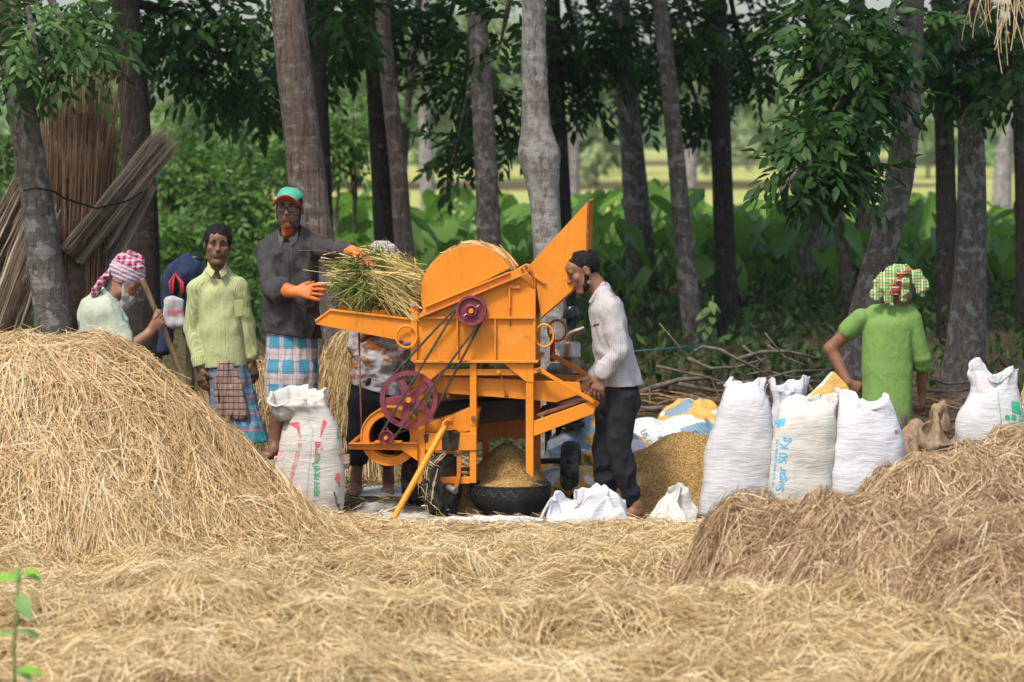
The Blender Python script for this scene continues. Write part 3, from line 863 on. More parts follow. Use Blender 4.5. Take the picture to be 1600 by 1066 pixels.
# ---- taro plants
def taro_leaf_mesh(seed):
    out = [(0, -.30), (.16, -.46), (.29, -.36), (.34, -.12), (.29, .14), (.17, .38), (0, .60)]
    V = []; F = []
    cols = 7
    for i, t_ in enumerate(np.linspace(-1, 1, cols)):
        for j, (hw, yy) in enumerate(out):
            V.append((hw * t_, yy + (.10 * (1 - abs(t_)) if j == 1 else 0), .09 * abs(t_) ** 1.5 * hw / .3 + -.22 * max(yy, 0) ** 1.6 + .02 * math.sin(6 * yy + 3 * t_ + seed)))
    m = len(out)
    for i in range(cols - 1):
        for j in range(m - 1):
            F.append([i * m + j, (i + 1) * m + j, (i + 1) * m + j + 1, i * m + j + 1])
    me = mesh_np('leaf', np.array(V) * .50, F, True, {'tone': np.full(len(V), .2 + .3 * seed)})
    me.materials.append(M_taro)
    return me
TL = [taro_leaf_mesh(s) for s in range(3)]
M_stalk = mat('taro_stalk', (.06, .13, .03), (.10, .19, .05), 8, .5)
def stalk_mesh(h):
    g = G(); g.tube([(0, 0, 0), (0, .03, h * .5), (0, .10, h)], [.016, .012, .007], 6)
    me = mesh_np('stalk', g.V, g.F, True); me.materials.append(M_stalk); return me
STK = {h: stalk_mesh(h) for h in (.28, .45, .62, .8)}
rg = np.random.default_rng(5)
spots = []
tries = 0
while len(spots) < 290 and tries < 6000:
    tries += 1
    Y = 13.0 + rg.random() ** 1.4 * 14
    px = rg.uniform(180 if Y > 16 else 520, 1640)
    X = (px - 800) * pxm(Y)
    if all((X - a) ** 2 + (Y - b) ** 2 > .22 for a, b in spots): spots.append((X, Y))
for X, Y in spots:
    gz = float(ground_z(np.array(X), np.array(Y)))
    root = empty('taro_plant', (X, Y, gz), 'broad-leaved green taro plant in the thicket behind the trees', 'taro plant', 'taro plants under the trees')
    root.scale = [rg.uniform(.68, 1.25)] * 3
    nl = rg.integers(4, 6)
    for k in range(nl):
        a = 2 * math.pi * (k + rg.random() * .6) / nl
        h = [.28, .45, .62, .8][rg.integers(0, 4)]
        st = bpy.data.objects.new('stalk', STK[h]); COL.objects.link(st); st.parent = root
        lean = rg.uniform(.15, .5)
        st.rotation_euler = (-lean, 0, a)
        d = Vector((0, .10, h)); d.rotate(st.rotation_euler)
        lf = bpy.data.objects.new('leaf', TL[rg.integers(0, 3)]); COL.objects.link(lf); lf.parent = root
        lf.location = d
        s = rg.uniform(.6, 1.05)
        lf.scale = (s, s, s)
        lf.rotation_euler = (-rg.uniform(.25, 1.1), rg.normal(0, .2), a + rg.normal(0, .25))
# ---- weeds on the forest floor
n = 30000
rg = np.random.default_rng(6)
y = 2.4 + rg.random(n) ** 1.2 * 12; x = rg.uniform(-1, 1, n) * (y + 20) * .16
keep = rg.random(n) < np.clip(.10 + .9 * fbm(x * .8, y * .8, 0, 2, 61) + .085 * (y - 3), 0, 1)
x, y = x[keep], y[keep]; n = len(x)
C = np.stack([x, y, ground_z(x, y) + rg.random(n) * (.16 + .02 * (y - 3))], 1)
A = np.stack([rg.normal(size=n), rg.normal(size=n), rg.random(n) * 1.4 + .2], 1)
N_ = np.stack([rg.normal(size=n) * .5, rg.normal(size=n) * .5, np.ones(n)], 1)
L = rg.uniform(.05, .16, n)
L = L * np.interp(y, [3, 8], [.6, 1.0])
V, F, T = leaves_cheap(C, A, N_, L, L * rg.uniform(.2, .55, n), np.clip(rg.normal(.35, .2, n) + .05 * (y - 7), 0, 1))
tag(ob('weeds', V, F, leafmat('shade_darkened_weeds', [(0, (.018, .04, .010)), (.45, (.045, .09, .020)), (1, (.12, .21, .04))], .5, .25, .35), smooth=False, attrs={'tone': T}), 'low weeds and seedlings covering the forest floor', 'weeds', kind='stuff')  # dark greens carry the shade of the forest floor in their colour
# ================================================================== threshing machine
def paint(name, base, dust=.35):
    t = NT(name)
    v = t.coord('Object')
    c = t.ramp(t.noise(v, 5, 4, .6), [(.35, [a * .9 for a in base]), (.65, base)])
    d = t.noise(v, 9, 6, .75)
    c = t.mix(t.math('MULTIPLY', t.ramp(d, [(.54, (0, 0, 0)), (.75, (1, 1, 1))]), dust), c, (.55, .36, .14))
    sc_ = t.noise(t.coord('Object', (1, 1, .3)), 55, 3, .7)
    c = t.mix(t.math('MULTIPLY', t.ramp(sc_, [(.66, (0, 0, 0)), (.72, (1, 1, 1))]), .5), c, (.16, .07, .03))
    st = t.noise(t.coord('Object', (14, 14, .7)), 2.2, 4, .7)
    c = t.mix(t.math('MULTIPLY', t.ramp(st, [(.56, (0, 0, 0)), (.72, (1, 1, 1))]), .30), c, [base[0] * .5, base[1] * .5, .01])
    gr = t.noise(v, 3.1, 5, .8)
    c = t.mix(t.math('MULTIPLY', t.ramp(gr, [(.60, (0, 0, 0)), (.74, (1, 1, 1))]), .45), c, (.13, .07, .035))
    t.bump(t.math('ADD', t.noise(v, 6, 2), t.math('MULTIPLY', d, .3)), .16, .02)
    return t.fin(c, t.math('MULTIPLY_ADD', d, .5, .22), .4)
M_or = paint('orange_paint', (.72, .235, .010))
M_ordk = paint('worn_shaded_orange_paint', (.52, .15, .014), .6)  # dustier orange, darkened to put shade into inner, under and far parts
M_mar = mat('maroon_paint', (.16, .022, .035), (.22, .045, .06), 18, .5, .35, .1, 40)
M_blk = mat('black_rubber', (.012, .012, .012), (.035, .033, .03), 14, .65, .3, .3, 60)
M_belt = mat('belt_rubber', (.03, .028, .026), (.07, .065, .06), 30, .7)
M_rust = mat('rusty_steel', (.10, .045, .02), (.22, .10, .05), 25, .8, .3, .4, 80)
M_steel = mat('worn_steel', (.30, .27, .24), (.45, .42, .38), 20, .4, .5, metal=.6)
M_hole = mat('black_metal_inner_shade', (.012, .011, .010), (.03, .026, .02), 10, .8)  # black engine metal; also paints the shade inside blower and duct
M_yel = paint('yellow_paint', (.70, .29, .012), .2)
M_band = mat('dusty_drum_skin', (.45, .19, .04), (.52, .30, .11), 22, .85, .1, .4, 60)
YAW = R(3.5)
DV = np.array([math.sin(YAW), math.cos(YAW), 0.0])     # into the machine
XV = np.array([math.cos(YAW), -math.sin(YAW), 0.0])    # along it
ZV = np.array([0, 0, 1.0])
M0 = at(740, 806, 0.0)
def mp(px, py, d=0.0):
    """a point of the machine's near side plane, moved d metres into the machine"""
    r = ray(px, py)
    n = DV
    t_ = ((M0 - CAM) @ n) / (r @ n)
    return CAM + r * t_ + DV * d
def pxs(l, d=0.0): return [mp(a, b, d) for a, b in l]
SX = pxm(0.0)
mach = empty('threshing_machine', (M0[0], .35, 0), 'orange wheeled threshing machine with maroon pulleys and a tall pointed chute', 'threshing machine')
def pr(name, poly, d0, d1, m=None, parent=None, bevel=.003):
    return G().prism(pxs(poly, d0), DV * (d1 - d0)).obj(name, m or M_or, parent or mach, False, bevel)
DEP = .72
body = pr('body', [(653, 497), (812, 432), (834, 453), (834, 564), (653, 564)], 0, DEP)
pr('rib', [(652, 494.5), (835, 494.5), (835, 498), (652, 498)], -.022, -.001, parent=body, bevel=.001)
for x in (715, 774):
    pr('rib', [(x - 1.4, 498.5), (x + 1.4, 498.5), (x + 1.4, 562), (x - 1.4, 562)], -.02, -.001, parent=body, bevel=.001)
pr('bottom_flange', [(645, 562.5), (841, 562.5), (841, 567), (645, 567)], -.03, DEP + .02)
pr('corner_plate', [(834.5, 430), (836.5, 430), (836.5, 497), (834.5, 497)], .02, DEP, M_ordk)
pr('edge_flange', [(833, 452), (837, 452), (837, 563), (833, 563)], -.012, .012)
# drum cover
cx, cy, rr = 733, 461, 76
arc = [(cx + rr * math.cos(a), cy - rr * math.sin(a)) for a in np.linspace(R(33), R(199), 34)]
cov = pr('drum_cover', arc, .02, DEP - .02, bevel=.002)
arc_o = [(cx + (rr + 1.5) * math.cos(a), cy - (rr + 1.5) * math.sin(a)) for a in np.linspace(R(30), R(175), 40)]
arc_i = [(cx + (rr + .2) * math.cos(a), cy - (rr + .2) * math.sin(a)) for a in np.linspace(R(175), R(30), 40)]
pr('drum_skin', arc_o + arc_i, .03, DEP - .03, M_band, cov, bevel=0)
pr('inclined_beam', [(655, 495.5), (663, 480), (800, 424), (822, 412), (829, 413.5), (826, 426)], -.012, .018)
pr('beam_flange', [(655, 497.5), (654.5, 494.5), (826, 424.5), (826.5, 427.5)], -.045, -.002, M_ordk)
pr('beam_flange', [(664, 481.5), (664, 478.5), (797, 424), (797, 427)], -.03, .02)
b1 = G()
for (x, y) in ((816, 421), (822, 416.5)): b1.tube([mp(x, y, -.03), mp(x, y, 0)], .009, 8)
for (x, y) in ((816, 421), (822, 416.5)):
    G().tube([mp(x, y, -.035), mp(x, y, -.008)], .009, 8).obj('bolt', M_rust, mach, 'auto')
# feed tray
tray = pr('feed_tray', [(493, 501), (516, 484.5), (647, 500), (653, 500), (653, 538), (493, 507)], 0, .012)
pr('side_wall', [(493, 501), (516, 484.5), (647, 500), (653, 500), (653, 538), (493, 507)], DEP - .012, DEP, parent=tray)
pr('floor', [(493, 503), (653, 530), (653, 534), (493, 507)], .013, DEP - .013, M_ordk, tray)
pr('rim', [(515, 482.5), (648, 498), (648, 501), (515, 486)], -.014, .016, parent=tray)
pr('rim', [(492, 500), (516, 483), (517, 486), (493, 504)], -.008, .014, parent=tray)
pr('bracket', [(642, 472), (652.5, 472), (652.5, 565), (642, 565)], -.014, -.003)
G().tube([mp(647, 476, -.03), mp(647, 476, -.01)], .012, 8).obj('bolt', M_steel, mach, 'auto')
def ringpart(px, py, rx, ry, d, m, tilt=0):
    g = G(); pts = [mp(px + rx * math.cos(a), py + ry * math.sin(a), d) for a in np.linspace(0, 2 * math.pi, 29)]
    g.tube(pts, .0075, 8, False); g.obj('ring_handle', m, mach, True)
ringpart(636, 526, 16, 17, -.03, M_or)
ringpart(850, 525, 14.5, 17.5, .02, M_or)
ringpart(862, 527, 14.5, 17, DEP - .03, M_ordk)
# chute
ch = pr('discharge_chute', [(824, 418), (920, 313), (917, 395), (893, 455), (845, 497), (838, 452)], .04, .052, bevel=.001)
pr('far_panel', [(824, 418), (920, 313), (917, 395), (893, 455), (845, 497), (838, 452)], DEP - .05, DEP - .038, parent=ch, bevel=.001)
pr('top_panel', [(824, 418), (920, 313), (921.5, 314), (825.5, 419.5)], .053, DEP - .051, parent=ch, bevel=0)
pr('end_lip', [(917.5, 315), (921, 313), (918.5, 396), (915, 395)], .03, .06, M_rust, ch, bevel=0)
pr('side_seam', [(833, 428), (852, 441), (851, 445), (832, 432)], .02, .04, parent=ch, bevel=.001)
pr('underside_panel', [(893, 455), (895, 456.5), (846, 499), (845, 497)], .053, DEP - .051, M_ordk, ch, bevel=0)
# latch
lt = pr('latch', [(794.5, 446), (797.8, 446), (798, 482), (795, 482)], -.02, -.006)
pr('arm', [(796, 445), (813, 446), (813, 451), (799, 451)], -.018, -.004, parent=lt)
G().tube([mp(797, 481, -.012), mp(797.5, 510, -.012)], .003, 6).obj('pin', M_rust, lt, True)
# frame
def post(poly, d=0.0, t_=.045, m=None, name='post'): return pr(name, poly, d, d + t_, m)
post([(821.5, 567.5), (833.5, 567.5), (833.5, 748), (821.5, 738)])
post([(734, 567.5), (744.5, 567.5), (744.5, 678), (734, 678)])
post([(653, 567.5), (664.5, 567.5), (664.5, 756), (653, 756)])
post([(734, 704.5), (744, 704.5), (744, 755), (734, 755)])
for x in (824, 741, 660):
    post([(x, 567.5), (x + 11, 567.5), (x + 11, 752), (x, 752)], DEP - .05, .045, M_ordk)
pr('gusset', [(648, 567.2), (705, 567.2), (666, 600), (650, 600)], -.006, -.001)
pr('gusset', [(786, 567.2), (834, 567.2), (834, 598), (821, 596)], -.006, -.001)
pr('rail', [(665, 577), (821, 577), (821, 587), (665, 587)], .01, .03)
pr('rail', [(652, 745.5), (734, 745.5), (734, 756), (652, 756)], .002, .04)
pr('rail', [(665, 676.5), (744.7, 676.5), (744.7, 704), (665, 704)], -.008, .03, M_or)
M_soot = NT('scorched_paint'); _v = M_soot.coord('Object')
_c = M_soot.ramp(M_soot.noise(_v, 24, 5, .7), [(.42, (.02, .016, .014)), (.6, (.07, .04, .02)), (.72, (.5, .17, .02))]); M_soot = M_soot.fin(_c, .8)
pr('scorched_patch', [(690, 673), (713, 671), (719, 676), (716, 703), (691, 703.5)], -.0115, -.0085, M_soot, bevel=0)
pr('scorched_patch', [(662, 679), (670, 677.5), (669, 690), (664, 692)], -.0115, -.0085, M_soot, bevel=0)
pr('bottom_rail', [(652, 748), (834, 748), (834, 754), (652, 754)], DEP - .04, DEP, M_ordk)
# shaker pan
pan = pr('sieve_pan', [(668, 588), (905, 599), (908, 617), (868, 630.5), (822, 626), (668, 614)], .07, .085, M_or)
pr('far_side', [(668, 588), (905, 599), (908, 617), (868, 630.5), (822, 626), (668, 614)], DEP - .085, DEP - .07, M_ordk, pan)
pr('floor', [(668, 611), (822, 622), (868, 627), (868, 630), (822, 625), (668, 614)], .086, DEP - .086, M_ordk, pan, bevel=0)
for (x0, y0, x1, y1) in ((780, 580, 790, 620), (694, 585, 699, 620)):
    G().tube([mp(x0, y0, .04), mp(x1, y1, .04)], .004, 6).obj('hanger_rod', M_or, mach, True)
    G().tube([mp(x1, y1, .02), mp(x1, y1, .07)], .011, 8).obj('bolt', M_rust, mach, 'auto')
G().tube([mp(779, 581, -.01), mp(779, 581, .03)], .012, 8).obj('bolt', M_or, mach, 'auto')
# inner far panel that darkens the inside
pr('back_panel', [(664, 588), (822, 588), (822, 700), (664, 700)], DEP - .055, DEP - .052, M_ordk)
pr('inner_dark_duct', [(672, 640), (820, 628), (820, 660), (745, 668), (672, 676)], .25, DEP - .1, M_hole)  # near-black block: shade of the machine's inside put into its colour
# right hand discharge frame
fr = pr('outlet_arm', [(834, 658), (926, 625.5), (934, 631), (927, 647), (834, 682)], .0, .02)
pr('outlet_arm', [(840, 655), (916, 622), (924, 627), (918, 640), (840, 676)], DEP - .06, DEP - .04, M_ordk)
pr('outlet_floor', [(838, 648), (924, 621), (925, 625), (839, 653)], .03, DEP - .07, M_rust)
pr('brace', [(838, 578), (843, 574), (937, 629), (934, 635)], -.02, .0)
pr('brace', [(850, 569), (854, 562), (925, 603), (921, 609)], DEP - .05, DEP - .03)
pr('stub_plate', [(834, 575.5), (846, 574), (846, 582), (834, 584)], -.005, .02)
G().tube([mp(843, 578, -.035), mp(843, 578, -.005)], .011, 8).obj('bolt', M_rust, mach, 'auto')
G().tube([mp(930, 629, -.035), mp(930, 629, -.005)], .010, 8).obj('bolt', M_rust, mach, 'auto')
# blower
bc = mp(608, 683, .02)
prof_o, prof_i = 45 * SX, 32.5 * SX
blw = G().lathe(bc, DV, [(prof_i, 0), (prof_o, 0), (prof_o, .012), (prof_o, .5), (prof_i, .5), (prof_i, .012)], 44, True, ZV).obj('blower_housing', M_or, mach, 'auto', .002)
G().lathe(bc, DV, [(prof_o + .004, -.008), (prof_o + .004, .02), (prof_o - .004, .02), (prof_o - .004, -.008)], 44, True, ZV).obj('rim', M_or, blw, 'auto')
G().lathe(bc, DV, [(0.001, .49), (prof_o - .01, .49), (prof_o - .01, .47), (0.001, .47)], 40, False, ZV).obj('back_plate', M_hole, blw, 'auto')
for k in range(4):
    a = R(20) + k * math.pi / 2
    u = XV * math.cos(a) + ZV * math.sin(a); vv = -XV * math.sin(a) + ZV * math.cos(a)
    G().box(bc + u * .065 + DV * .24, u * .05, DV * .2, vv * .004).obj('blade', M_rust, blw, False)
G().tube([bc - DV * .06, bc + DV * .5], .013, 10).obj('shaft', M_rust, blw, 'auto')
pr('scroll_panel', [(664, 663), (700, 652), (735, 637), (748, 640), (742, 672), (726, 676), (664, 676)], .035, .5, M_or)
pr('scroll_bolt_plate', [(735, 655), (744, 655), (744, 665), (735, 665)], -.004, -.001, M_or)
G().tube([mp(739.5, 653, -.02), mp(739.5, 653, 0)], .013, 10).obj('bolt', M_rust, mach, 'auto')
pr('bearer', [(545, 693.5), (653, 692.5), (653, 704), (545, 702)], -.012, .03)
pr('bearer_flange', [(545, 692), (653, 691), (653, 693), (545, 694)], -.04, .04, M_ordk)
pr('gusset', [(612, 692.8), (653, 692.8), (653, 720)], -.018, -.0125)
pr('cross_bar', [(545, 692), (552, 692), (552, 703), (545, 703)], .04, DEP, M_ordk)
pr('bearing_block', [(587, 688), (629, 688), (629, 692), (587, 692)], -.05, .0, M_or)
# pulleys
def pulley(name, px, py, rpx, d, w_, spokes, hub, hubm):
    c_ = mp(px, py, d); r_ = rpx * SX
    rim = r_ * .83 if spokes else r_ * .16
    g = G()
    if spokes:
        g.lathe(c_, DV, [(r_, 0), (r_ - .006, w_ * .5), (r_, w_), (rim, w_), (rim, 0)], 48, True, ZV)
    else:
        g.lathe(c_, DV, [(r_, 0), (r_ - .012, w_ * .5), (r_, w_), (.01, w_), (.01, .012), (r_ * .42, .012), (r_ * .42, .016), (r_ * .8, .016), (r_ * .84, 0)], 40, True, ZV)
    o = g.obj(name, M_mar, mach, 'auto', .001)
    for k in range(spokes):
        a = R(112) + k * 2 * math.pi / spokes
        u = XV * math.cos(a) + ZV * math.sin(a); vv = -XV * math.sin(a) + ZV * math.cos(a)
        q0, q1 = c_ + u * r_ * .15 + DV * .010, c_ + u * (rim + .003) + DV * .010
        G().prism([q0 - vv * .030, q1 - vv * .017, q1 + vv * .017, q0 + vv * .030], DV * .016).obj('spoke', M_mar, o, False, .003)
    if spokes:
        G().lathe(c_, DV, [(.001, .002), (r_ * .22, .002), (r_ * .24, .006), (r_ * .24, .03), (.001, .03)], 28, False, ZV).obj('boss', M_mar, o, 'auto')
    G().lathe(c_, DV, [(.0005, -.016), (hub, -.016), (hub, .02)], 20, False, ZV).obj('shaft_end', hubm, o, 'auto')
    if not spokes and rpx > 15:
        G().ring(c_ + DV * .004, DV, ZV, r_ * .34, .007, 28, 8).obj('boss', M_mar, o, True)
        for s in (1, -1):
            u = XV * math.cos(R(35)) + ZV * math.sin(R(35))
            G().tube([c_ + u * s * r_ * .34 - DV * .004, c_ + u * s * r_ * .68 - DV * .0], .005, 6).obj('grease_line', M_steel, o, True)
    return o
pulley('drive_pulley', 738, 484.5, 23.8, -.10, .075, 0, .015, M_or)
pulley('flywheel', 640, 623.5, 45.5, -.062, .035, 5, .017, M_or)
pulley('fan_pulley', 606, 681.5, 11.5, -.115, .04, 0, .011, M_or)
def belt(c1, r1, c2, r2, d, seg=18):
    (x1, y1), (x2, y2) = c1, c2
    th = math.atan2(y2 - y1, x2 - x1); D_ = math.hypot(x2 - x1, y2 - y1); al = math.acos((r1 - r2) / D_)
    P = [(x1 + r1 * math.cos(a), y1 + r1 * math.sin(a)) for a in np.linspace(th + al, th + 2 * math.pi - al, seg)]
    P += [(x2 + r2 * math.cos(a), y2 + r2 * math.sin(a)) for a in np.linspace(th - al, th + al, seg)]
    P.append(P[0])
    g = G(); g.tube([mp(x, y, d) for x, y in P], .0068, 6, False)
    return g.obj('drive_belt', M_belt, mach, 'auto')
belt((738, 484.5), 21.5, (640, 623.5), 44, -.045)
belt((738, 484.5), 21.5, (606, 681.5), 10, -.085)
G().tube([mp(640, 623.5, -.03), mp(640, 623.5, .3)], .016, 10).obj('lay_shaft', M_rust, mach, 'auto')
pr('shaft_bracket', [(634, 606), (655, 600), (655, 632), (634, 630)], .02, .05, M_ordk)
# tie rod under the tray
G().tube([mp(558, 520, .1), mp(564.5, 692, .02)], .006, 7).obj('prop_rod', M_rust, mach, True)
# wheels
def wheel(c_, ax, r_, w_, straw=False, plain=False, label=None):
    ax = _n(ax)
    o = empty('wheel', c_); o.parent = mach; o.location = [float(v) for v in (np.array(c_) - origin(mach))]
    if label: o['label'] = label
    hw = w_ / 2
    prof = [(r_ * .60, -hw * .75), (r_ * .72, -hw), (r_ * .88, -hw * .98), (r_ * .965, -hw * .75), (r_, -hw * .3), (r_, hw * .3), (r_ * .965, hw * .75), (r_ * .88, hw * .98), (r_ * .72, hw), (r_ * .60, hw * .75)]
    G().lathe(c_, ax, prof, 40, True).obj('tyre', M_tyre, o, True)
    u0 = np.array([0, 0, 1.]); u0 = _n(u0 - ax * (u0 @ ax)); v0 = np.cross(ax, u0)
    if not plain:
        g = G()
        for k in range(26):
            a = 2 * math.pi * k / 26
            for s in (-1, 1):
                a2 = a + s * .06
                dr = u0 * math.cos(a2) + v0 * math.sin(a2); tg = -u0 * math.sin(a2) + v0 * math.cos(a2)
                g.box(c_ + dr * (r_ * .975) + ax * s * hw * .48, _n(ax * s + tg * .55) * hw * .42, dr * .008, tg * .007)
        tag(g.obj('tread_lugs', M_tyre, o, False), kind='stuff')
    G().lathe(c_, ax, [(.001, hw * .35), (r_ * .25, hw * .45), (r_ * .3, hw * .2), (r_ * .55, hw * .25), (r_ * .61, hw * .8), (r_ * .61, -hw * .8), (r_ * .55, -hw * .25), (.001, -hw * .3)], 30).obj('rim', M_rim, o, 'auto')
    G().tube([c_ - ax * hw * 1.2, c_ + ax * hw * 1.5], .017, 10).obj('axle', M_steel, o, 'auto')
    return o
M_tyre = mat('dusty_tyre_rubber', (.022, .021, .020), (.13, .115, .095), 16, .8, .2, .4, 70, lo=.42, hi=.72)
M_rim = mat('teal_wheel_rim', (.03, .10, .09), (.22, .12, .06), 10, .7)
WC = mp(690, 757, .05); WC[2] = .192
wheel(WC, (.90, -.44, 0), .192, .10)
w2 = mp(636, 750, .62); w2[2] = .18
wheel(w2, (.97, -.2, 0), .18, .12)
w3 = mp(881, 740, .95); w3[2] = .188
wheel(w3, (.995, -.08, 0), .188, .115, plain=True)
G().tube([mp(760, 744, .9), mp(872, 744, .95)], .018, 8).obj('rear_axle', M_hole, mach, 'auto')
pr('axle_mount', [(770, 735), (782, 735), (782, 752), (770, 752)], DEP, DEP + .3, M_hole)
# front fork, straw caught on the tread
fk = mp(690, 757, .05)
G().prism([mp(714, 703, -.02), mp(722.5, 706, -.02), mp(720, 745, -.02), mp(713, 772, -.02), mp(707, 770, -.02), mp(714, 740, -.02)], DV * .03).obj('fork', M_ordk, mach, False, .003)
pr('fork_head', [(680, 704.2), (721, 704.2), (721, 710), (680, 708)], -.03, .14, M_rust)
G().tube([mp(700, 762, .0), mp(713, 766, -.04)], .022, 12).obj('hub', M_steel, mach, 'auto')
rg = np.random.default_rng(31)
n = 75
aa = rg.uniform(-1.3, 1.9, n); axw = _n((.90, -.44, 0)); uw = np.array([0, 0, 1.]); vw = np.cross(axw, uw)
if vw[1] > 0: vw = -vw
P = np.zeros((n, 5, 3)); s0 = rg.uniform(-.05, .05, n); da = rg.normal(0, .35, n); dsx = rg.normal(0, .05, n)
for k in range(5):
    a = aa + da * k / 4
    rad = .197 + .010 * rg.random(n)
    P[:, k] = WC + (np.sin(a) * rad)[:, None] * uw + (np.cos(a) * rad)[:, None] * vw + np.clip(s0 + dsx * k / 4, -.056, .056)[:, None] * axw
P[:, :, 2] = np.maximum(P[:, :, 2], .01)
V, F, T = ribbons(P, .0045, rg, rg.uniform(.4, .9, n))
tag(ob('caught_straw', V, F, M_straw, mach, attrs={'tone': T}), kind='stuff')
# tow bar
tb = G().tube([mp(697, 664, -.10), mp(622, 803, -.32)], .0185, 12).obj('tow_bar', M_yel, mach, 'auto')
g = G(); g.tube([mp(693, 667, -.12), mp(695, 658, -.10), mp(700, 654, -.09), mp(706, 656, -.08), mp(707, 661, -.07)], .007, 8); g.obj('clevis', M_or, tb, True)
pr('hitch_plate', [(697, 651), (709, 651), (709, 668), (697, 668)], -.075, -.03, M_ordk)
# engine behind
E = .98
eng = empty('diesel_engine', tuple(mp(880, 780, E) * np.array([1, 1, 0])), 'small diesel engine with chrome exhaust and black air cleaner behind the machine', 'engine')
M_chr = mat('tarnished_chrome', (.42, .36, .30), (.30, .20, .13), 12, .35, .5, .1, 30, metal=.75)
M_red = mat('red_enamel', (.45, .02, .02), None, rough=.4)
def ep(px, py, d=0): return mp(px, py, E + d)
mf = G().lathe(ep(879.5, 600), ZV, [(.001, 0), (.062, 0), (.064, .02), (.064, .095), (.066, .1), (.064, .105), (.063, .175), (.05, .192), (.001, .195)], 28).obj('muffler', M_chr, eng, 'auto')
G().tube([ep(876, 552), ep(876, 544), ep(880, 537), ep(890, 533), ep(903, 529)], [.019, .02, .021, .021, .024], 12).obj('exhaust_pipe', M_chr, eng, 'auto')
G().tube([ep(879, 600), ep(879, 545, .08), ep(878, 512, .08)], .023, 12).obj('intake_pipe', M_blk, eng, 'auto')
G().lathe(ep(880, 513, .08), ZV, [(.02, -.005), (.05, 0), (.053, .012), (.044, .06), (.034, .075), (.001, .078)], 24).obj('air_cleaner', mat('black_enamel', (.012, .014, .02), None, rough=.25), eng, 'auto')
G().tube([ep(852, 580, -.12), ep(852, 535, -.12)], .016, 10).obj('red_lever', M_red, eng, 'auto')
g = G(); c0 = ep(868, 640, .45)
g.box(c0, XV * .12, DV * .16, ZV * .17); g.obj('engine_block', M_hole, eng, False, .02)
G().lathe(ep(862, 640, .24), DV, [(.001, 0), (.10, 0), (.11, .01), (.11, .05), (.001, .05)], 26, False, ZV).obj('flywheel', M_hole, eng, 'auto')
G().prism([ep(836, 690, .25), ep(900, 690, .25), ep(900, 696, .25), ep(836, 696, .25)], DV * .4).obj('bed', M_hole, eng)
for q in (838, 856):
    for dd in (.3, .55):
        a = ep(q, 694, dd); b = a.copy(); b[2] = 0
        G().tube([a, b], .016, 6).obj('leg', M_hole, eng)
# grain running out of the machine
def mound(name, cx, cy, rx, ry, h, m, label, cat, pw=1.6, extra=None, seed=1, res=70, flat=.0):
    xs = np.linspace(cx - rx, cx + rx, res); ys = np.linspace(cy - ry, cy + ry, res)
    def zf(x, y):
        r = np.sqrt(((x - cx) / rx) ** 2 + ((y - cy) / ry) ** 2)
        z = h * (np.clip(1 - r ** pw, 0, 1) if pw > 1.1 else np.clip(1 - r, 0, 1))
        z = np.where(r < 1, z * (1 + .08 * fbm(x * 6, y * 6, 0, 2, seed)) + .006 * fbm(x * 40, y * 40, 0, 2, seed + 1) * sstep(1, .85, r), -.02)
        return z
    V, F = grid_mesh(xs, ys, zf)
    o = tag(ob(name, V, F, m, loc=(cx, cy, 0)), label, cat)
    return o, zf
t = NT('paddy_grain')
v = t.coord('Object')
vo = t.n('ShaderNodeTexVoronoi'); t.set(vo, 'Vector', t.coord('Object', (1, 1, 1.3))); vo.inputs['Scale'].default_value = 130
c = t.ramp(vo.outputs[1], [(.1, (.14, .078, .022)), (.4, (.28, .165, .05)), (.7, (.41, .255, .09)), (.95, (.54, .38, .16))])
c = t.mix(t.math('MULTIPLY', t.ramp(t.noise(v, 7, 4), [(.5, (0, 0, 0)), (.72, (1, 1, 1))]), .45), c, (.12, .06, .02))
t.bump(vo.outputs[0], .9, .006)
M_grain = t.fin(c, .8, .2)
def grains(o, zf, cx, cy, rx, ry, n, seed):
    rg = np.random.default_rng(seed)
    a = rg.uniform(0, 6.28, n); r = np.sqrt(rg.random(n)) * .98
    x = cx + rx * r * np.cos(a); y = cy + ry * r * np.sin(a)
    V, F, T = strands(x, y, zf, rg.uniform(0, 6.28, n), rg.uniform(.008, .03, n), rg.uniform(.003, .005, n), .006, seed + 1, rg.uniform(.1, .8, n), K=2)
    tag(ob('husk', V, F, M_straw_pale, o, attrs={'tone': T}), kind='stuff')
p = at(1090, 700, .75)
o_, z_ = mound('grain_heap', p[0] - .05, .95, .70, .66, .42, M_grain, 'large heap of threshed grain right of the man in black trousers', 'grain heap', 1.7, seed=81)
grains(o_, z_, p[0] - .05, .95, .70, .66, 4500, 82)
p = at(786, 720, .25)
o_, z_ = mound('grain_heap', p[0] + .02, .50, .36, .46, .42, M_grain, 'grain sliding out from under the machine into the black basket', 'grain heap', 1.5, seed=83)
grains(o_, z_, p[0] + .02, .50, .36, .46, 3000, 84)
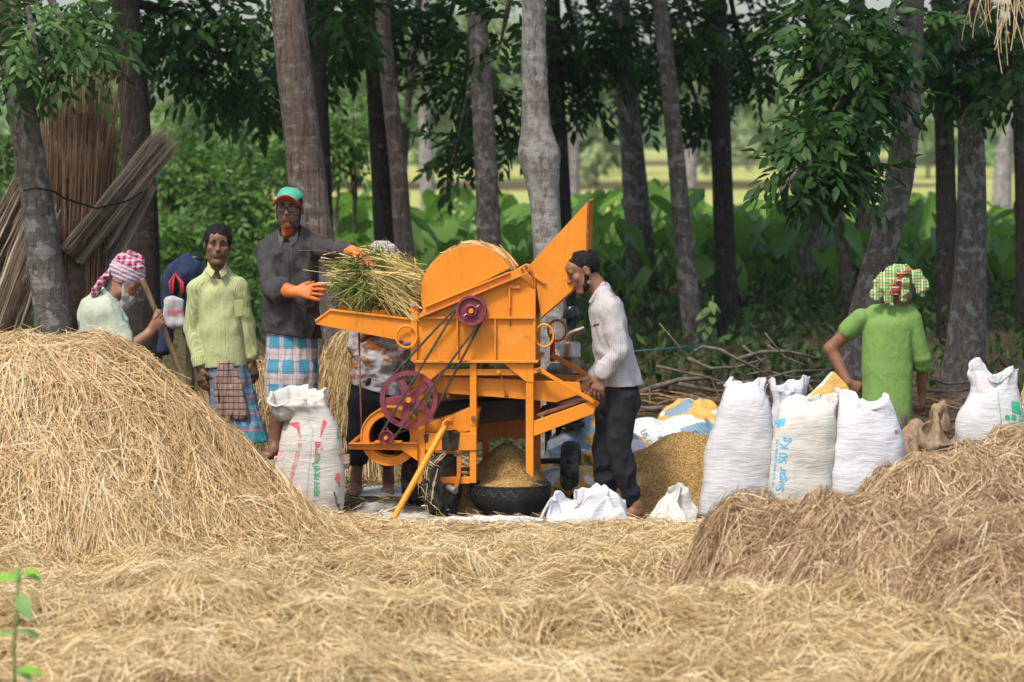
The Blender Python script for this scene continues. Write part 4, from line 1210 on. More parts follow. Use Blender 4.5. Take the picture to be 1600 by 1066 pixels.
# basket
bk = at(797, 808, -.02)
bp = empty('basket', (bk[0], .13, 0), 'black woven rubber basket full of grain under the machine', 'basket')
bcn = np.array([bk[0], .13, 0])
g = G(); rows = 11
prof = [(.145, .0), (.19, .03)]
for k in range(rows):
    z0 = .035 + k * .0135; r0 = .19 + .05 * math.sin(min(1, k / 7) * math.pi / 2)
    prof += [(r0 + .006, z0 + .004), (r0, z0 + .0115)]
prof += [(.246, .187), (.246, .195), (.236, .195), (.232, .185), (.18, .05), (.001, .04)]
g.lathe(bcn, ZV, [(.001, 0)] + prof, 56); g.obj('shell', M_blk, bp, True)
g = G(); zz = [bcn + np.array([math.sin(a) * .2425, -math.cos(a) * .2425, .155 + (.022 if k % 2 else -.022)]) for k, a in enumerate(np.linspace(-1.5, 1.5, 23))]
g.tube(zz, .0013, 5); g.obj('wire_stitching', M_steel, bp, True)
xs = np.linspace(-.236, .236, 30)
X, Y = np.meshgrid(xs, xs, indexing='ij'); rr_ = np.sqrt(X ** 2 + Y ** 2)
V, F = grid_mesh(xs, xs, lambda x, y: .165 + .07 * np.clip(1 - np.sqrt(x * x + y * y) / .24, 0, 1) + .004 * fbm(x * 40, y * 40, 0, 2, 8))
V = V.copy(); rad = np.sqrt(V[:, 0] ** 2 + V[:, 1] ** 2); kf = np.minimum(1, .225 / np.maximum(rad, 1e-6)); V[:, 0] *= kf; V[:, 1] *= kf
tag(ob('grain', V + bcn, F, M_grain, loc=bcn), 'threshed grain filling the black basket', 'grain')
# ================================================================== sacks and sheets
def wovenmat(name, base, dirt=.25, dirtcol=(.45, .38, .28), creases=True, weave=True, trans=0):
    t = NT(name)
    v = t.coord('Object')
    d = t.noise(v, 6, 5, .65)
    c = t.mix(t.math('MULTIPLY', t.ramp(d, [(.5, (0, 0, 0)), (.75, (1, 1, 1))]), dirt), base, dirtcol)
    cr = t.noise(t.coord('Object', (.6, .6, 3.2)), 11, 3, .6, .6)
    cr2 = t.noise(t.coord('Object', (1.3, 1.3, 1)), 7, 2, .5, 1.2)
    wv = t.noise(v, 320, 1)
    h = t.math('ADD', t.math('MULTIPLY', cr, 1.0), t.math('MULTIPLY', cr2, .8))
    h = t.math('ADD', h, t.math('MULTIPLY', wv, .05))
    t.bump(h, .38, .02)
    return t.fin(c, .6, .3)
M_sackw = wovenmat('white_woven_plastic', (.52, .52, .52), .35)
M_sackw2 = wovenmat('bright_white_woven_plastic', (.56, .56, .585), .12)
M_sackc = wovenmat('cream_woven_plastic', (.53, .51, .455), .5)
M_jute = mat('jute_cloth', (.20, .14, .085), (.31, .225, .14), 40, .95, .1, .6, 160, .006)
M_blue = mat('blue_print', (.06, .36, .62), (.12, .44, .68), 30, .6)
M_redp = mat('red_print', (.62, .05, .09), (.70, .14, .17), 30, .6)
M_grnp = mat('green_print', (.03, .36, .16), (.08, .42, .2), 30, .6)
M_pinkp = mat('faded_pink_print', (.74, .38, .38), (.78, .6, .58), 30, .6)
M_dkp = mat('dark_print', (.06, .05, .05), (.3, .28, .27), 60, .7)

def sack(name, rows, Y, m, label, depth=.75, top=None, seed=1, wr=.012, hz=.006, cols=72, sub=5, cat='sack', lean=0.0, pw=2.6, ph=0.0, mouth=None):
    """rows: (py, left px, right px[, depth scale]) from the foot up to the rim"""
    root_p = at((rows[0][1] + rows[0][2]) / 2, rows[0][0], Y)
    rw = np.array([(r[0], r[1], r[2], r[3] if len(r) > 3 else 1.0) for r in rows], float)
    s = np.linspace(0, len(rw) - 1, (len(rw) - 1) * sub + 1)
    RW = np.stack([np.interp(s, np.arange(len(rw)), rw[:, i]) for i in range(4)], 1)
    for _ in range(3): RW[1:-1] = (RW[:-2] + 2 * RW[1:-1] + RW[2:]) / 4
    mm = pxm(Y)
    V = []; UV = []
    a = np.linspace(0, 2 * math.pi, cols, endpoint=False)
    dmax = (rw[:, 2] - rw[:, 1]).max() * mm * .5 * depth
    for i, (py, xl, xr, ds) in enumerate(RW):
        c_ = at((xl + xr) / 2, py, Y); rx = (xr - xl) * .5 * mm; ry = dmax * ds
        ca, sa = np.cos(a), np.sin(a)
        k = (np.abs(ca) ** pw + np.abs(sa) ** pw) ** (-1 / pw)
        x = c_[0] + rx * ca * k; y = Y + lean * (c_[2]) + ry * sa * k; z = np.full(cols, max(c_[2], .0))
        V.append(np.stack([x, y, z], 1))
    V = np.array(V); nr = len(V)
    cen = V.mean(1, keepdims=True)
    rad = V - cen; rad[:, :, 2] = 0; rad /= np.linalg.norm(rad, axis=2, keepdims=True) + 1e-9
    X, Yy, Z = V[..., 0], V[..., 1], V[..., 2]
    fr = np.linspace(0, 1, nr)[:, None]
    d = wr * fbm(X * 5, Yy * 5, Z * 5, 3, seed) + hz * np.clip(1.3 - fr, .1, 1) * vnoise(X * 3 + .7 * Z, Yy * 3, Z * 42 + 6 * vnoise(X * 6, Yy * 6, Z * 3, seed), seed + 4)
    ca_, sa_ = np.cos(a)[None], np.sin(a)[None]
    d = d + wr * 1.5 * sstep(.55, 1, fr) * vnoise(ca_ * 4.2 + 1.2 * fr, sa_ * 4.2, fr * 1.6 + seed, seed + 8) + wr * .8 * sstep(.7, 1, fr) * vnoise(ca_ * 9, sa_ * 9, fr * 2.5, seed + 18)
    V = V + rad * d[..., None]
    if top is not None: V = top(V, fr, a)
    Vf = V.reshape(-1, 3)
    i = np.arange(nr - 1)[:, None] * cols; k = np.arange(cols)[None]
    F = np.stack([i + k, i + (k + 1) % cols, i + cols + (k + 1) % cols, i + cols + k], -1).reshape(-1, 4).tolist()
    Vl = Vf.tolist()
    nb = len(Vl)
    F.append(list(range(cols - 1, -1, -1)))
    # inside of the mouth: a lining that drops in below the rim
    rim = V[-1]; c_ = rim.mean(0)
    for j, (sh, dz) in enumerate(((.93, -.01), (.88, -.05), (.8, -.12))):
        L_ = c_ + (rim - c_) * sh; L_[:, 2] = rim[:, 2] * (1 - .4 * (j == 2)) + c_[2] * .4 * (j == 2) + dz
        Vl += L_.tolist()
    base = (nr - 1) * cols
    for j in range(3):
        for q in range(cols):
            p0 = base + q if j == 0 else nb + (j - 1) * cols + q; p1 = base + (q + 1) % cols if j == 0 else nb + (j - 1) * cols + (q + 1) % cols
            n0 = nb + j * cols + q; n1 = nb + j * cols + (q + 1) % cols
            F.append([p0, p1, n1, n0])
    F.append([nb + 2 * cols + q for q in range(cols)])
    o = ob(name, Vl, F, m, loc=(root_p[0], Y, 0))
    tag(o, label, cat)
    return o
def bvh_of(o):
    M_ = np.array(o.matrix_basis); off = origin(o)
    vs = [Vector(v.co) + Vector(off) for v in o.data.vertices]
    return BVHTree.FromPolygons(vs, [list(p.vertices) for p in o.data.polygons])
def print_on(o, name, m, pts=None, faces=None, eps=.003):
    """lay flat print (px, py vertices) on the near face of an object"""
    bv = bvh_of(o)
    V = []
    for (px, py) in pts:
        r = _n(ray(px, py))
        h = bv.ray_cast(Vector(CAM), Vector(r))
        if h[0] is None:
            h = (Vector(at(px, py, origin(o)[1])), Vector((0, -1, 0)), 0, 0)
        V.append(np.array(h[0]) + np.array([0, -1, 0]) * eps)
    x = ob(name, V, faces, m, o, smooth=True)
    return x
def dense(pts, faces, mx=4.0):
    """cut long print faces so that they follow the cloth"""
    bm = bmesh.new()
    vs = [bm.verts.new((p[0], p[1], 0)) for p in pts]
    for f in faces:
        try: bm.faces.new([vs[i] for i in f])
        except Exception: pass
    bmesh.ops.triangulate(bm, faces=bm.faces)
    for _ in range(5):
        es = [e for e in bm.edges if e.calc_length() > mx]
        if not es: break
        bmesh.ops.subdivide_edges(bm, edges=es, cuts=1)
        bmesh.ops.triangulate(bm, faces=[f for f in bm.faces if len(f.verts) > 3])
    bm.verts.index_update()
    P = [(v.co.x, v.co.y) for v in bm.verts]; F = [[v.index for v in f.verts] for f in bm.faces]
    bm.free()
    return P, F
def text_on(o, s, px, py, size, ang, m, name='printed_text', sx=1.0, bold=0.0):
    cu = bpy.data.curves.new('txt', 'FONT'); cu.body = s; cu.size = size; cu.offset = bold * size; cu.resolution_u = 3
    to = bpy.data.objects.new('txt', cu); COL.objects.link(to)
    dg = bpy.context.evaluated_depsgraph_get()
    me = bpy.data.meshes.new_from_object(to.evaluated_get(dg))
    P = [(v.co.x * sx, -v.co.y) for v in me.vertices]; F = [list(p.vertices) for p in me.polygons]
    bpy.data.objects.remove(to); bpy.data.curves.remove(cu); bpy.data.meshes.remove(me)
    if not F: return
    c_, s_ = math.cos(ang), math.sin(ang)
    P = [(px + x * c_ - y * s_, py + x * s_ + y * c_) for x, y in P]
    P, F = dense(P, F, max(3.0, size * .25))
    return print_on(o, name, m, P, F)
def poly_on(o, poly, m, name='printed_mark'):
    P, F = dense(poly, [list(range(len(poly)))], 4.0)
    return print_on(o, name, m, P, F)

def rimf(rng_, fn):
    rng_ = rng_ if isinstance(rng_, tuple) else (rng_, 1)
    sd0 = [rimf.k]; rimf.k += 3
    def top(V, fr, a):
        n_ = vnoise(np.cos(a) * 1.7, np.sin(a) * 1.7, sd0[0] * .7, sd0[0])[None]; n2 = vnoise(np.cos(a) * 3.6, np.sin(a) * 3.6, sd0[0] * .3, sd0[0] + 1)[None]
        w_ = sstep(rng_[0], 1, fr)
        return V + np.stack([w_ * .03 * n2, w_ * .03 * n_, w_ * (.6 * fn(a)[None] + .05 * n_ + .022 * n2)], -1)
    return top
rimf.k = 5
# open feed sack on the left
s1 = sack('feed_sack', [(812, 424, 533, .8), (795, 420, 536, 1), (760, 423, 537), (720, 430, 536), (690, 437, 534), (665, 444, 528, .9), (648, 447, 519, .8), (640, 440, 515, .82), (633, 424, 511, .95), (626, 418, 508, 1.0), (618, 421, 507, 1.0)], -.12, M_sackc,
          'cream open feed sack with red print beside the straw heap', .62, seed=5, wr=.014, hz=.004,
          top=rimf((.8, 1), lambda a: .030 * np.cos(a - .5) + .055 * np.sin(a) + .012 * np.sin(3 * a)))
text_on(s1, 'GROWER FEED CODE - 102', 455, 762, 9.5, R(-76), M_redp, sx=.62)
text_on(s1, 'আস্থা', 500, 722, 13, R(-88), M_redp, sx=.9, bold=.02)
text_on(s1, 'মানব লেখি দেহ', 499, 776, 13, R(-89), M_grnp, sx=.85, bold=.02)
text_on(s1, 'কো', 497, 800, 13, R(-89), M_redp, sx=.8)
text_on(s1, 'ডা', 529, 716, 11, R(-10), M_redp, sx=.8)
poly_on(s1, [(447, 661), (467, 659), (470, 687), (463, 669)], M_redp)
poly_on(s1, [(505, 655), (511, 659), (503, 678), (500, 684), (502, 668)], M_redp)
poly_on(s1, [(527, 668), (531, 678), (532, 686), (526, 686)], M_grnp)
poly_on(s1, [(429, 712), (436, 716), (445, 706), (444, 713), (436, 720), (428, 717)], M_pinkp)
for (a, b, c, d) in ((434, 712, 442, 700), (429, 730, 441, 727), (430, 738, 439, 736), (431, 746, 438, 744)):
    poly_on(s1, [(a, b), (c, d), (c, d + 4), (a, b + 4)], M_pinkp, 'faded_print')
poly_on(s1, [(526, 741), (531, 739), (532, 748), (527, 757), (523, 748)], M_redp)
for q in ((529, 752, 531, 762), (521, 768, 524, 776), (524, 775, 527, 790), (527, 786, 532, 808)):
    poly_on(s1, [(q[0], q[1]), (q[2], q[1] + 1), (q[2] + .5, q[3]), (q[0] + .5, q[3] - 2)], M_dkp, 'ink_smear')
poly_on(s1, [(479, 656), (480.2, 655), (490, 668), (484, 720), (480, 776), (478.6, 776), (482.5, 720), (488, 668)], mat('grey_seam', (.5, .47, .42)), 'seam')

# the row of filled sacks on the right
sA = sack('grain_sack', [(816, 1096, 1192, .85), (800, 1090, 1200), (760, 1094, 1208), (715, 1101, 1209), (675, 1110, 1209), (645, 1119, 1206), (622, 1129, 1200, .85), (606, 1134, 1194, .5), (596, 1135, 1195, .28)], .0, M_sackw,
          'tall full white sack standing leftmost of the sack row', .62, seed=9, wr=.012, hz=.006, top=rimf((.8, 1), lambda a: .02 * np.cos(a + 2.6)))
sB = sack('grain_sack', [(800, 1196, 1296, .9), (770, 1197, 1302), (735, 1200, 1306), (695, 1206, 1306), (665, 1212, 1307, .95), (645, 1217, 1306, .8), (632, 1220, 1308, .5), (622, 1226, 1306, .3)], -.06, M_sackc,
          'full sack with blue sugar print between two white sacks', .62, seed=13, wr=.011, hz=.0055, top=rimf((.8, 1), lambda a: -.03 * np.cos(2 * a)))
text_on(sB, 'Sugar 50 Kg', 1224, 768, 19, R(-84), M_blue, sx=.92, bold=.012)
text_on(sB, 'TNC 2018 BANGLADESH LTD', 1209, 764, 6.2, R(-84), M_blue, sx=.95)
poly_on(sB, [(1211, 656), (1227, 653.5), (1225, 666), (1221, 664), (1216, 668.5), (1211, 667)], M_blue)
sC = sack('grain_sack', [(772, 1291, 1400, .9), (745, 1291, 1408), (710, 1293, 1413), (680, 1299, 1412), (655, 1304, 1405, .92), (635, 1309, 1396, .85), (622, 1312, 1390, .8)], -.02, M_sackw2,
          'bright white open sack with peaked rim in front of the lime shirt', .66, seed=17, wr=.012, hz=.004,
          top=rimf((.75, 1), lambda a: .05 * np.cos(2 * a + .15) + .03 * np.cos(a + 2.6) + .018 * np.sin(5 * a)))
poly_on(sC, [(1398, 672), (1403, 671), (1403, 677), (1398, 678)], M_redp)
poly_on(sC, [(1404, 671), (1407, 671), (1407, 677), (1404, 678)], M_blue)
sD = sack('grain_sack', [(780, 1205, 1275, .9), (720, 1200, 1275), (670, 1200, 1268), (648, 1203, 1258, .8), (634, 1208, 1252, .7), (620, 1210, 1256, .7), (606, 1205, 1262, .8), (602, 1203, 1262, .8)], .42, M_sackw2,
          'white sack with frilled open neck behind the sugar sack', .6, seed=21, wr=.012, hz=.003,
          top=rimf((.8, 1), lambda a: .045 * np.cos(2 * a + .5) + .03 * np.cos(3 * a + 2)))
sE = sack('grain_sack', [(740, 1500, 1594, .9), (700, 1497, 1598), (672, 1494, 1599), (652, 1496, 1597), (632, 1506, 1595, .95), (615, 1517, 1592, .85), (600, 1518, 1589, .75), (588, 1518, 1590, .7), (582, 1520, 1591, .7)], .1, M_sackw,
          'white open sack with green printed panels at the right edge', .6, seed=25, wr=.013, hz=.004,
          top=rimf((.7, 1), lambda a: .045 * np.sin(a) + .028 * np.cos(2 * a + .6) + .02 * np.cos(3 * a)))
poly_on(sE, [(1580, 627), (1592, 628), (1596, 649), (1581, 644)], M_grnp)
for y0 in (647, 659.5, 672):
    poly_on(sE, [(1581, y0), (1588, y0 + 2), (1587.5, y0 + 10), (1580, y0 + 8)], M_grnp)
poly_on(sE, [(1594 + 3.2 * math.cos(a), 665 + 10 * math.sin(a)) for a in np.linspace(0, 6.28, 18)[:-1]], M_grnp)
poly_on(sE, [(1574 + 4 * math.cos(a), 652.5 + 4.3 * math.sin(a)) for a in np.linspace(0, 6.28, 14)[:-1]], M_grnp)
text_on(sE, 'নতুন', 1571, 676, 8, R(-75), M_redp, sx=.8)
g = G(); bvE = bvh_of(sE); pts = []
for (x, y) in ((1566, 584), (1561, 595), (1559, 612), (1561, 632), (1564, 655), (1564, 675)):
    h = bvE.ray_cast(Vector(CAM), Vector(_n(ray(x, y)))); pts.append((np.array(h[0]) if h[0] else at(x, y, .0)) + np.array([0, -.004, 0]))
g.tube(pts, .0016, 5); g.obj('green_thread', M_grnp, sE, True)

# jute sack lying between the white ones
def soft(name, prims, m, label, cat, h=.01, k=.03, amp=.012, fq=9, seed=1, flat=True, attrs=None):
    def post(f):
        f.disp(lambda x, y, z: amp * fbm(x * fq, y * fq, z * fq, 3, seed), .09)
        if flat: f.cut((0, 0, .004), (0, 0, -1))
    V, F = blob(prims, h, k, post)
    lo = V.min(0); c_ = (V.min(0) + V.max(0)) / 2
    o = ob(name, V, F, m, loc=(c_[0], c_[1], max(0, lo[2])))
    return tag(o, label, cat)
# crumpled empty sacks and printed sheets on the ground
def sheet(name, corners, m, label, cat='sack', humps=(), crumple=.03, fq=6, seed=1, res=56, thick=.004, rise=.0):
    """crumpled cloth lying on the ground: corners (px, depth) bl, br, tr, tl; humps (u, v, ru, rv, height)"""
    (bl, br, tr, tl) = [np.array([(q[0] - 800) * pxm(q[1]), q[1], 0.0]) for q in corners]
    u = np.linspace(0, 1, res)[:, None, None]; v = np.linspace(0, 1, res)[None, :, None]
    P = bl * (1 - u) * (1 - v) + br * u * (1 - v) + tr * u * v + tl * (1 - u) * v
    uu, vv = np.broadcast_arrays(u[..., 0], v[..., 0])
    e = np.minimum(np.minimum(uu, 1 - uu), np.minimum(vv, 1 - vv))
    rg_ = 1 - 2.2 * np.abs(fbm(uu * fq * .8, vv * fq * .7 + 9, 0.0, 2, seed + 5))
    z = 0 * uu
    for (cu, cv, ru, rv, hh) in humps:
        r2 = ((uu - cu) / ru) ** 2 + ((vv - cv) / rv) ** 2
        z = np.maximum(z, hh * np.clip(1 - r2, 0, 1) ** (.75 if hh < .4 else .45))
    amp = crumple * (1 + 2.2 * z / .3)
    P = P + np.stack([amp * 1.1 * vnoise(uu * fq * 1.3, vv * fq, 1.0, seed + 2) + .05 * vnoise(uu * 4, vv * 4, 5.0, seed + 8), amp * 1.3 * vnoise(uu * fq, vv * fq * 1.3, 2.0, seed + 3) + .05 * vnoise(uu * 4, vv * 4, 6.0, seed + 9),
                      z + amp * (.8 * rg_ + .5 * fbm(uu * fq * 2 + 3, vv * fq * 1.6, 0.0, 2, seed)) * (.35 + .65 * sstep(0, .12, e)) + rise], -1)
    P[..., 2] = np.maximum(P[..., 2], .006 + rise * .5)
    V = P.reshape(-1, 3)
    i = (np.arange(res - 1)[:, None] * res + np.arange(res - 1)[None, :]).ravel()
    F = np.stack([i, i + res, i + res + 1, i + 1], 1)
    c_ = V.mean(0)
    o = ob(name, V, F, m, loc=(c_[0], c_[1], 0), attrs={'uv': np.stack([uu, vv, 0 * uu], -1).reshape(-1, 3)})
    sm = o.modifiers.new('thickness', 'SOLIDIFY'); sm.thickness = thick; sm.offset = 0
    return tag(o, label, cat)
def tarpmat(name, seed=0, blue=.46, yel=.54, sc=3.0):
    t = NT(name)
    v = t.attr('uv', 'Vector')
    mp_ = t.n('ShaderNodeMapping'); t.t.links.new(v, mp_.inputs[0]); mp_.inputs['Location'].default_value = (seed * 1.7, seed * .9, 0); mp_.inputs['Rotation'].default_value = (0, 0, seed)
    n1 = t.noise(mp_.outputs[0], sc, 1, .4, .5)
    c = t.ramp(n1, [(blue, (.12, .24, .33)), (blue + .012, (.58, .60, .60)), (yel, (.62, .63, .62)), (yel + .012, (.62, .34, .045))])
    br = t.n('ShaderNodeTexBrick'); t.set(br, 'Vector', mp_.outputs[0]); br.inputs['Scale'].default_value = 7
    br.inputs['Color1'].default_value = (0, 0, 0, 1); br.inputs['Color2'].default_value = (0, 0, 0, 1); br.inputs['Mortar'].default_value = (1, 1, 1, 1); br.inputs['Mortar Size'].default_value = .03
    c = t.mix(t.math('MULTIPLY', br.outputs[0], .45), c, (.64, .62, .56))
    d = t.noise(t.coord('Object'), 7, 5, .7)
    c = t.mix(t.math('MULTIPLY', t.ramp(d, [(.5, (0, 0, 0)), (.75, (1, 1, 1))]), .5), c, (.34, .27, .18))
    t.bump(t.noise(t.coord('Object'), 20, 3), .4, .012)
    return t.fin(c, .55, .3)
def patchmat(name, seed, cols, sc=6.0):
    t = NT(name)
    mp_ = t.n('ShaderNodeMapping'); tc = t.n('ShaderNodeTexCoord'); t.t.links.new(tc.outputs['Object'], mp_.inputs[0])
    mp_.inputs['Location'].default_value = (seed, seed * .7, seed * .3); mp_.inputs['Rotation'].default_value = (.4, .5, seed); mp_.inputs['Scale'].default_value = (1, 1, 1.5)
    vo = t.n('ShaderNodeTexVoronoi'); t.t.links.new(mp_.outputs[0], vo.inputs['Vector']); vo.inputs['Scale'].default_value = sc; vo.distance = 'CHEBYCHEV'
    sp = t.n('ShaderNodeSeparateColor'); t.t.links.new(vo.outputs['Color'], sp.inputs[0])
    x = t.n('ShaderNodeValToRGB'); x.color_ramp.interpolation = 'CONSTANT'; t.t.links.new(sp.outputs[0], x.inputs[0])
    e = x.color_ramp.elements
    while len(e) < len(cols): e.new(.5)
    for i, (p_, c_) in enumerate(cols): e[i].position = p_; e[i].color = (*c_, 1)
    br = t.n('ShaderNodeTexBrick'); t.set(br, 'Vector', mp_.outputs[0]); br.inputs['Scale'].default_value = 16
    br.inputs['Color1'].default_value = (0, 0, 0, 1); br.inputs['Color2'].default_value = (0, 0, 0, 1); br.inputs['Mortar'].default_value = (1, 1, 1, 1); br.inputs['Mortar Size'].default_value = .022
    c = t.mix(t.math('MULTIPLY', br.outputs[0], .35), x.outputs[0], (.55, .54, .50))
    d = t.noise(t.coord('Object'), 9, 5, .7)
    c = t.mix(t.math('MULTIPLY', t.ramp(d, [(.5, (0, 0, 0)), (.75, (1, 1, 1))]), .5), c, (.30, .24, .16))
    t.bump(t.noise(t.coord('Object'), 18, 3, .6, .8), .6, .02)
    return t.fin(c, .55, .3)
WH, BL, YE = (.56, .58, .58), (.13, .25, .33), (.60, .34, .05)
def bundle(name, ells, m, label, cat='sheet', seed=1, amp=.03, k=.012):
    """folded sacks thrown in a heap: flattened lobes with creases; ells (px, py, depth, rx, ry, rz)"""
    P = [(ell(at(px, py, Y), (rx, ry, rz)), k) for (px, py, Y, rx, ry, rz) in ells]
    def post(f):
        f.disp(lambda x, y, z: amp * (.5 * fbm(x * 6, y * 6, z * 6, 2, seed) - .9 * (.4 - np.abs(vnoise(x * 7 + z * 3, y * 7, z * 9 - x * 2, seed + 7))) - .5 * (.4 - np.abs(vnoise(x * 15, y * 15, z * 15 + x * 5, seed + 9)))), .09)
        f.cut((0, 0, .006), (0, 0, -1))
    V, F = blob(P, .010, .012, post)
    c_ = (V.min(0) + V.max(0)) / 2
    return tag(thin(ob(name, V, F, m, loc=(c_[0], c_[1], 0)), .4), label, cat)
ta = bundle('printed_sheet', [(925, 706, 1.45, .22, .20, .24), (878, 728, 1.3, .13, .2, .22), (965, 720, 1.3, .16, .22, .22), (905, 755, .95, .26, .2, .10)], patchmat('printed_sack_sheet', .3, [(0, WH), (.42, BL), (.60, YE)]), 'blue and yellow printed sheet under the machine outlet beside the wheel', seed=3)
tb_ = bundle('printed_sheet', [(1012, 700, 1.75, .20, .2, .19), (1075, 695, 1.75, .22, .2, .20), (985, 722, 1.6, .14, .2, .16)], patchmat('printed_sack_sheet_worn', 2.3, [(0, WH), (.70, BL), (.85, YE)]), 'white and blue printed sheet bunched behind the large grain heap', seed=7, amp=.022)
text_on(tb_, 'OLYMPIC', 1092, 672, 15, R(170), mat('teal_print', (.07, .17, .21)), sx=1.05, bold=.02)
text_on(tb_, 'US CEM', 1000, 674, 13, R(62), mat('teal_print_faded', (.12, .23, .28)), sx=.9, bold=.01)
bundle('printed_sheet', [(1080, 668, 2.2, .22, .2, .20), (1105, 690, 2.1, .2, .2, .2)], patchmat('yellow_sack_sheet', 5.1, [(0, YE), (.72, WH), (.9, BL)]), 'yellow folded sheet hump behind the white lettered sheet', seed=11)
_a, _b = at(1240, 668, .95), at(1318, 606, 1.0)
V, F = blob([(ecap(_a, _b, (.10, .03), (.12, .03), np.cross(_b - _a, [0, 1, 0])), .02)], .010, .02, lambda f: f.disp(lambda x, y, z: .010 * fbm(x * 8, y * 8, z * 8, 2, 3), .06))
tag(ob('yellow_sack', V, F, patchmat('yellow_printed_sack', 1.1, [(0, YE), (.86, WH)], 5), loc=_a), 'yellow printed sack propped behind the open white sack', 'sack')
sheet('empty_sack', [(686, -.44), (846, -.48), (850, -.2), (690, -.22)], M_sackw2, 'flat empty white sack lying below the black basket', 'sack', [(.5, .5, .6, .5, .03)], .010, 5, 19, rise=.01)
sheet('empty_sack', [(842, -.52), (988, -.5), (978, -.14), (840, -.14)], M_sackw2, 'crumpled white sack heaped between the basket and the bare foot', 'sack', [(.66, .5, .30, .5, .19), (.14, .6, .16, .4, .13), (.4, .5, .3, .4, .09)], .026, 6, 23, res=70, rise=.015)
sheet('empty_sack', [(1022, -.55), (1096, -.5), (1092, -.1), (1030, -.1)], M_sackc, 'folded printed sack corner sticking up beside the tall sack', 'sack', [(.55, .55, .5, .5, .17)], .018, 4, 27, rise=.03)
sheet('ground_sheet', [(535, -.28), (690, -.3), (700, .7), (560, .75)], M_sackw, 'trampled white sheet under the front wheel, half buried in straw', 'sheet', [], .012, 5, 31)
sheet('ground_sheet', [(560, 1.2), (745, 1.1), (760, 2.1), (570, 2.0)], tarpmat('old_blue_sheet', 7.7), 'old bluish sheet on the ground behind the front wheel', 'sheet', [], .012, 5, 35)
sheet('jute_sack', [(1400, -.02), (1535, -.02), (1530, .5), (1405, .5)], M_jute, 'brown jute sack slumped in front of the lime shirted man', 'sack', [(.32, .5, .36, .5, .50), (.72, .45, .34, .5, .49), (.5, .7, .4, .4, .54)], .022, 5, 41, res=64)
# ================================================================== people
def skinmat(name, c):
    t = NT(name)
    v = t.coord('Object')
    col = t.ramp(t.noise(v, 14, 4), [(.3, [a * .78 for a in c]), (.7, [a * 1.12 for a in c])])
    col = t.mix(t.math('MULTIPLY', t.attr('lip'), .7), col, [c[0] * .8, c[1] * .55, c[2] * .65])
    t.bump(t.noise(v, 110, 3), .15, .002)
    t.p.inputs['Subsurface Weight'].default_value = .08
    t.p.inputs['Subsurface Radius'].default_value = (.01, .004, .002)
    return t.fin(col, .5, .4)
S_dark = skinmat('deep_brown_skin', (.165, .078, .044))
S_mid = skinmat('brown_skin', (.24, .112, .062))
S_warm = skinmat('warm_brown_skin', (.28, .135, .078))
M_hair = mat('black_hair', (.003, .0028, .0028), (.011, .010, .009), 60, .75, .18, .5, 140, .004, (1, 1, .5))
M_beardw = mat('white_beard', (.26, .24, .22), (.46, .44, .41), 50, .8, .2, .8, 130, .008, (1, 1, .35))
M_beardo = mat('henna_orange_beard', (.13, .028, .010), (.30, .072, .016), 40, .7, .2, .9, 130, .008, (1, 1, .35))
M_beardg = mat('greying_beard', (.012, .011, .010), (.05, .046, .043), 60, .8, .2, .8, 130, .006)
M_eye = mat('eye_white', (.13, .10, .085), None, rough=.3)
M_iris = mat('dark_iris', (.015, .008, .005), None, rough=.2)
M_black = mat('black_cotton', (.010, .010, .012), (.020, .020, .024), 14, .8, .2, .3, 30, .01)

def clothmat(name, base, stripes=(), var=.18, rough=.85, stain=None, bumpd=.012):
    """stripes: (axis, period, start, width, colour, alpha) in cloth metres"""
    t = NT(name)
    sep = t.n('ShaderNodeSeparateXYZ'); t.t.links.new(t.attr('cloth', 'Vector'), sep.inputs[0])
    col = t.n('ShaderNodeRGB'); col.outputs[0].default_value = (*base, 1); c = col.outputs[0]
    for (ax, per, st, wd, sc_, al) in stripes:
        f = t.math('FRACT', t.math('DIVIDE', t.math('SUBTRACT', sep.outputs[ax], st - 50 * per), per))
        c = t.mix(t.math('MULTIPLY', t.math('LESS_THAN', f, wd / per), al), c, sc_)
    v = t.coord('Object')
    n1 = t.noise(v, 5, 4, .6)
    c = t.mix(t.math('MULTIPLY', t.ramp(n1, [(.4, (0, 0, 0)), (.7, (1, 1, 1))]), var), c, [min(1, a * 1.5 + .05) for a in base])
    if stain:
        c = t.mix(t.ramp(t.noise(t.coord('Object', (1, 1, 1.6)), stain[1], 4, .65), [(stain[2], (0, 0, 0)), (stain[2] + .12, (1, 1, 1))]), c, stain[0])
    w1 = t.noise(t.coord('Object', (1, 1, .55)), 13, 3, .55, 1.4); w2 = t.noise(v, 300, 1)
    t.bump(t.math('ADD', w1, t.math('MULTIPLY', w2, .05)), .6, bumpd * 1.4)
    return t.fin(c, rough, .15)

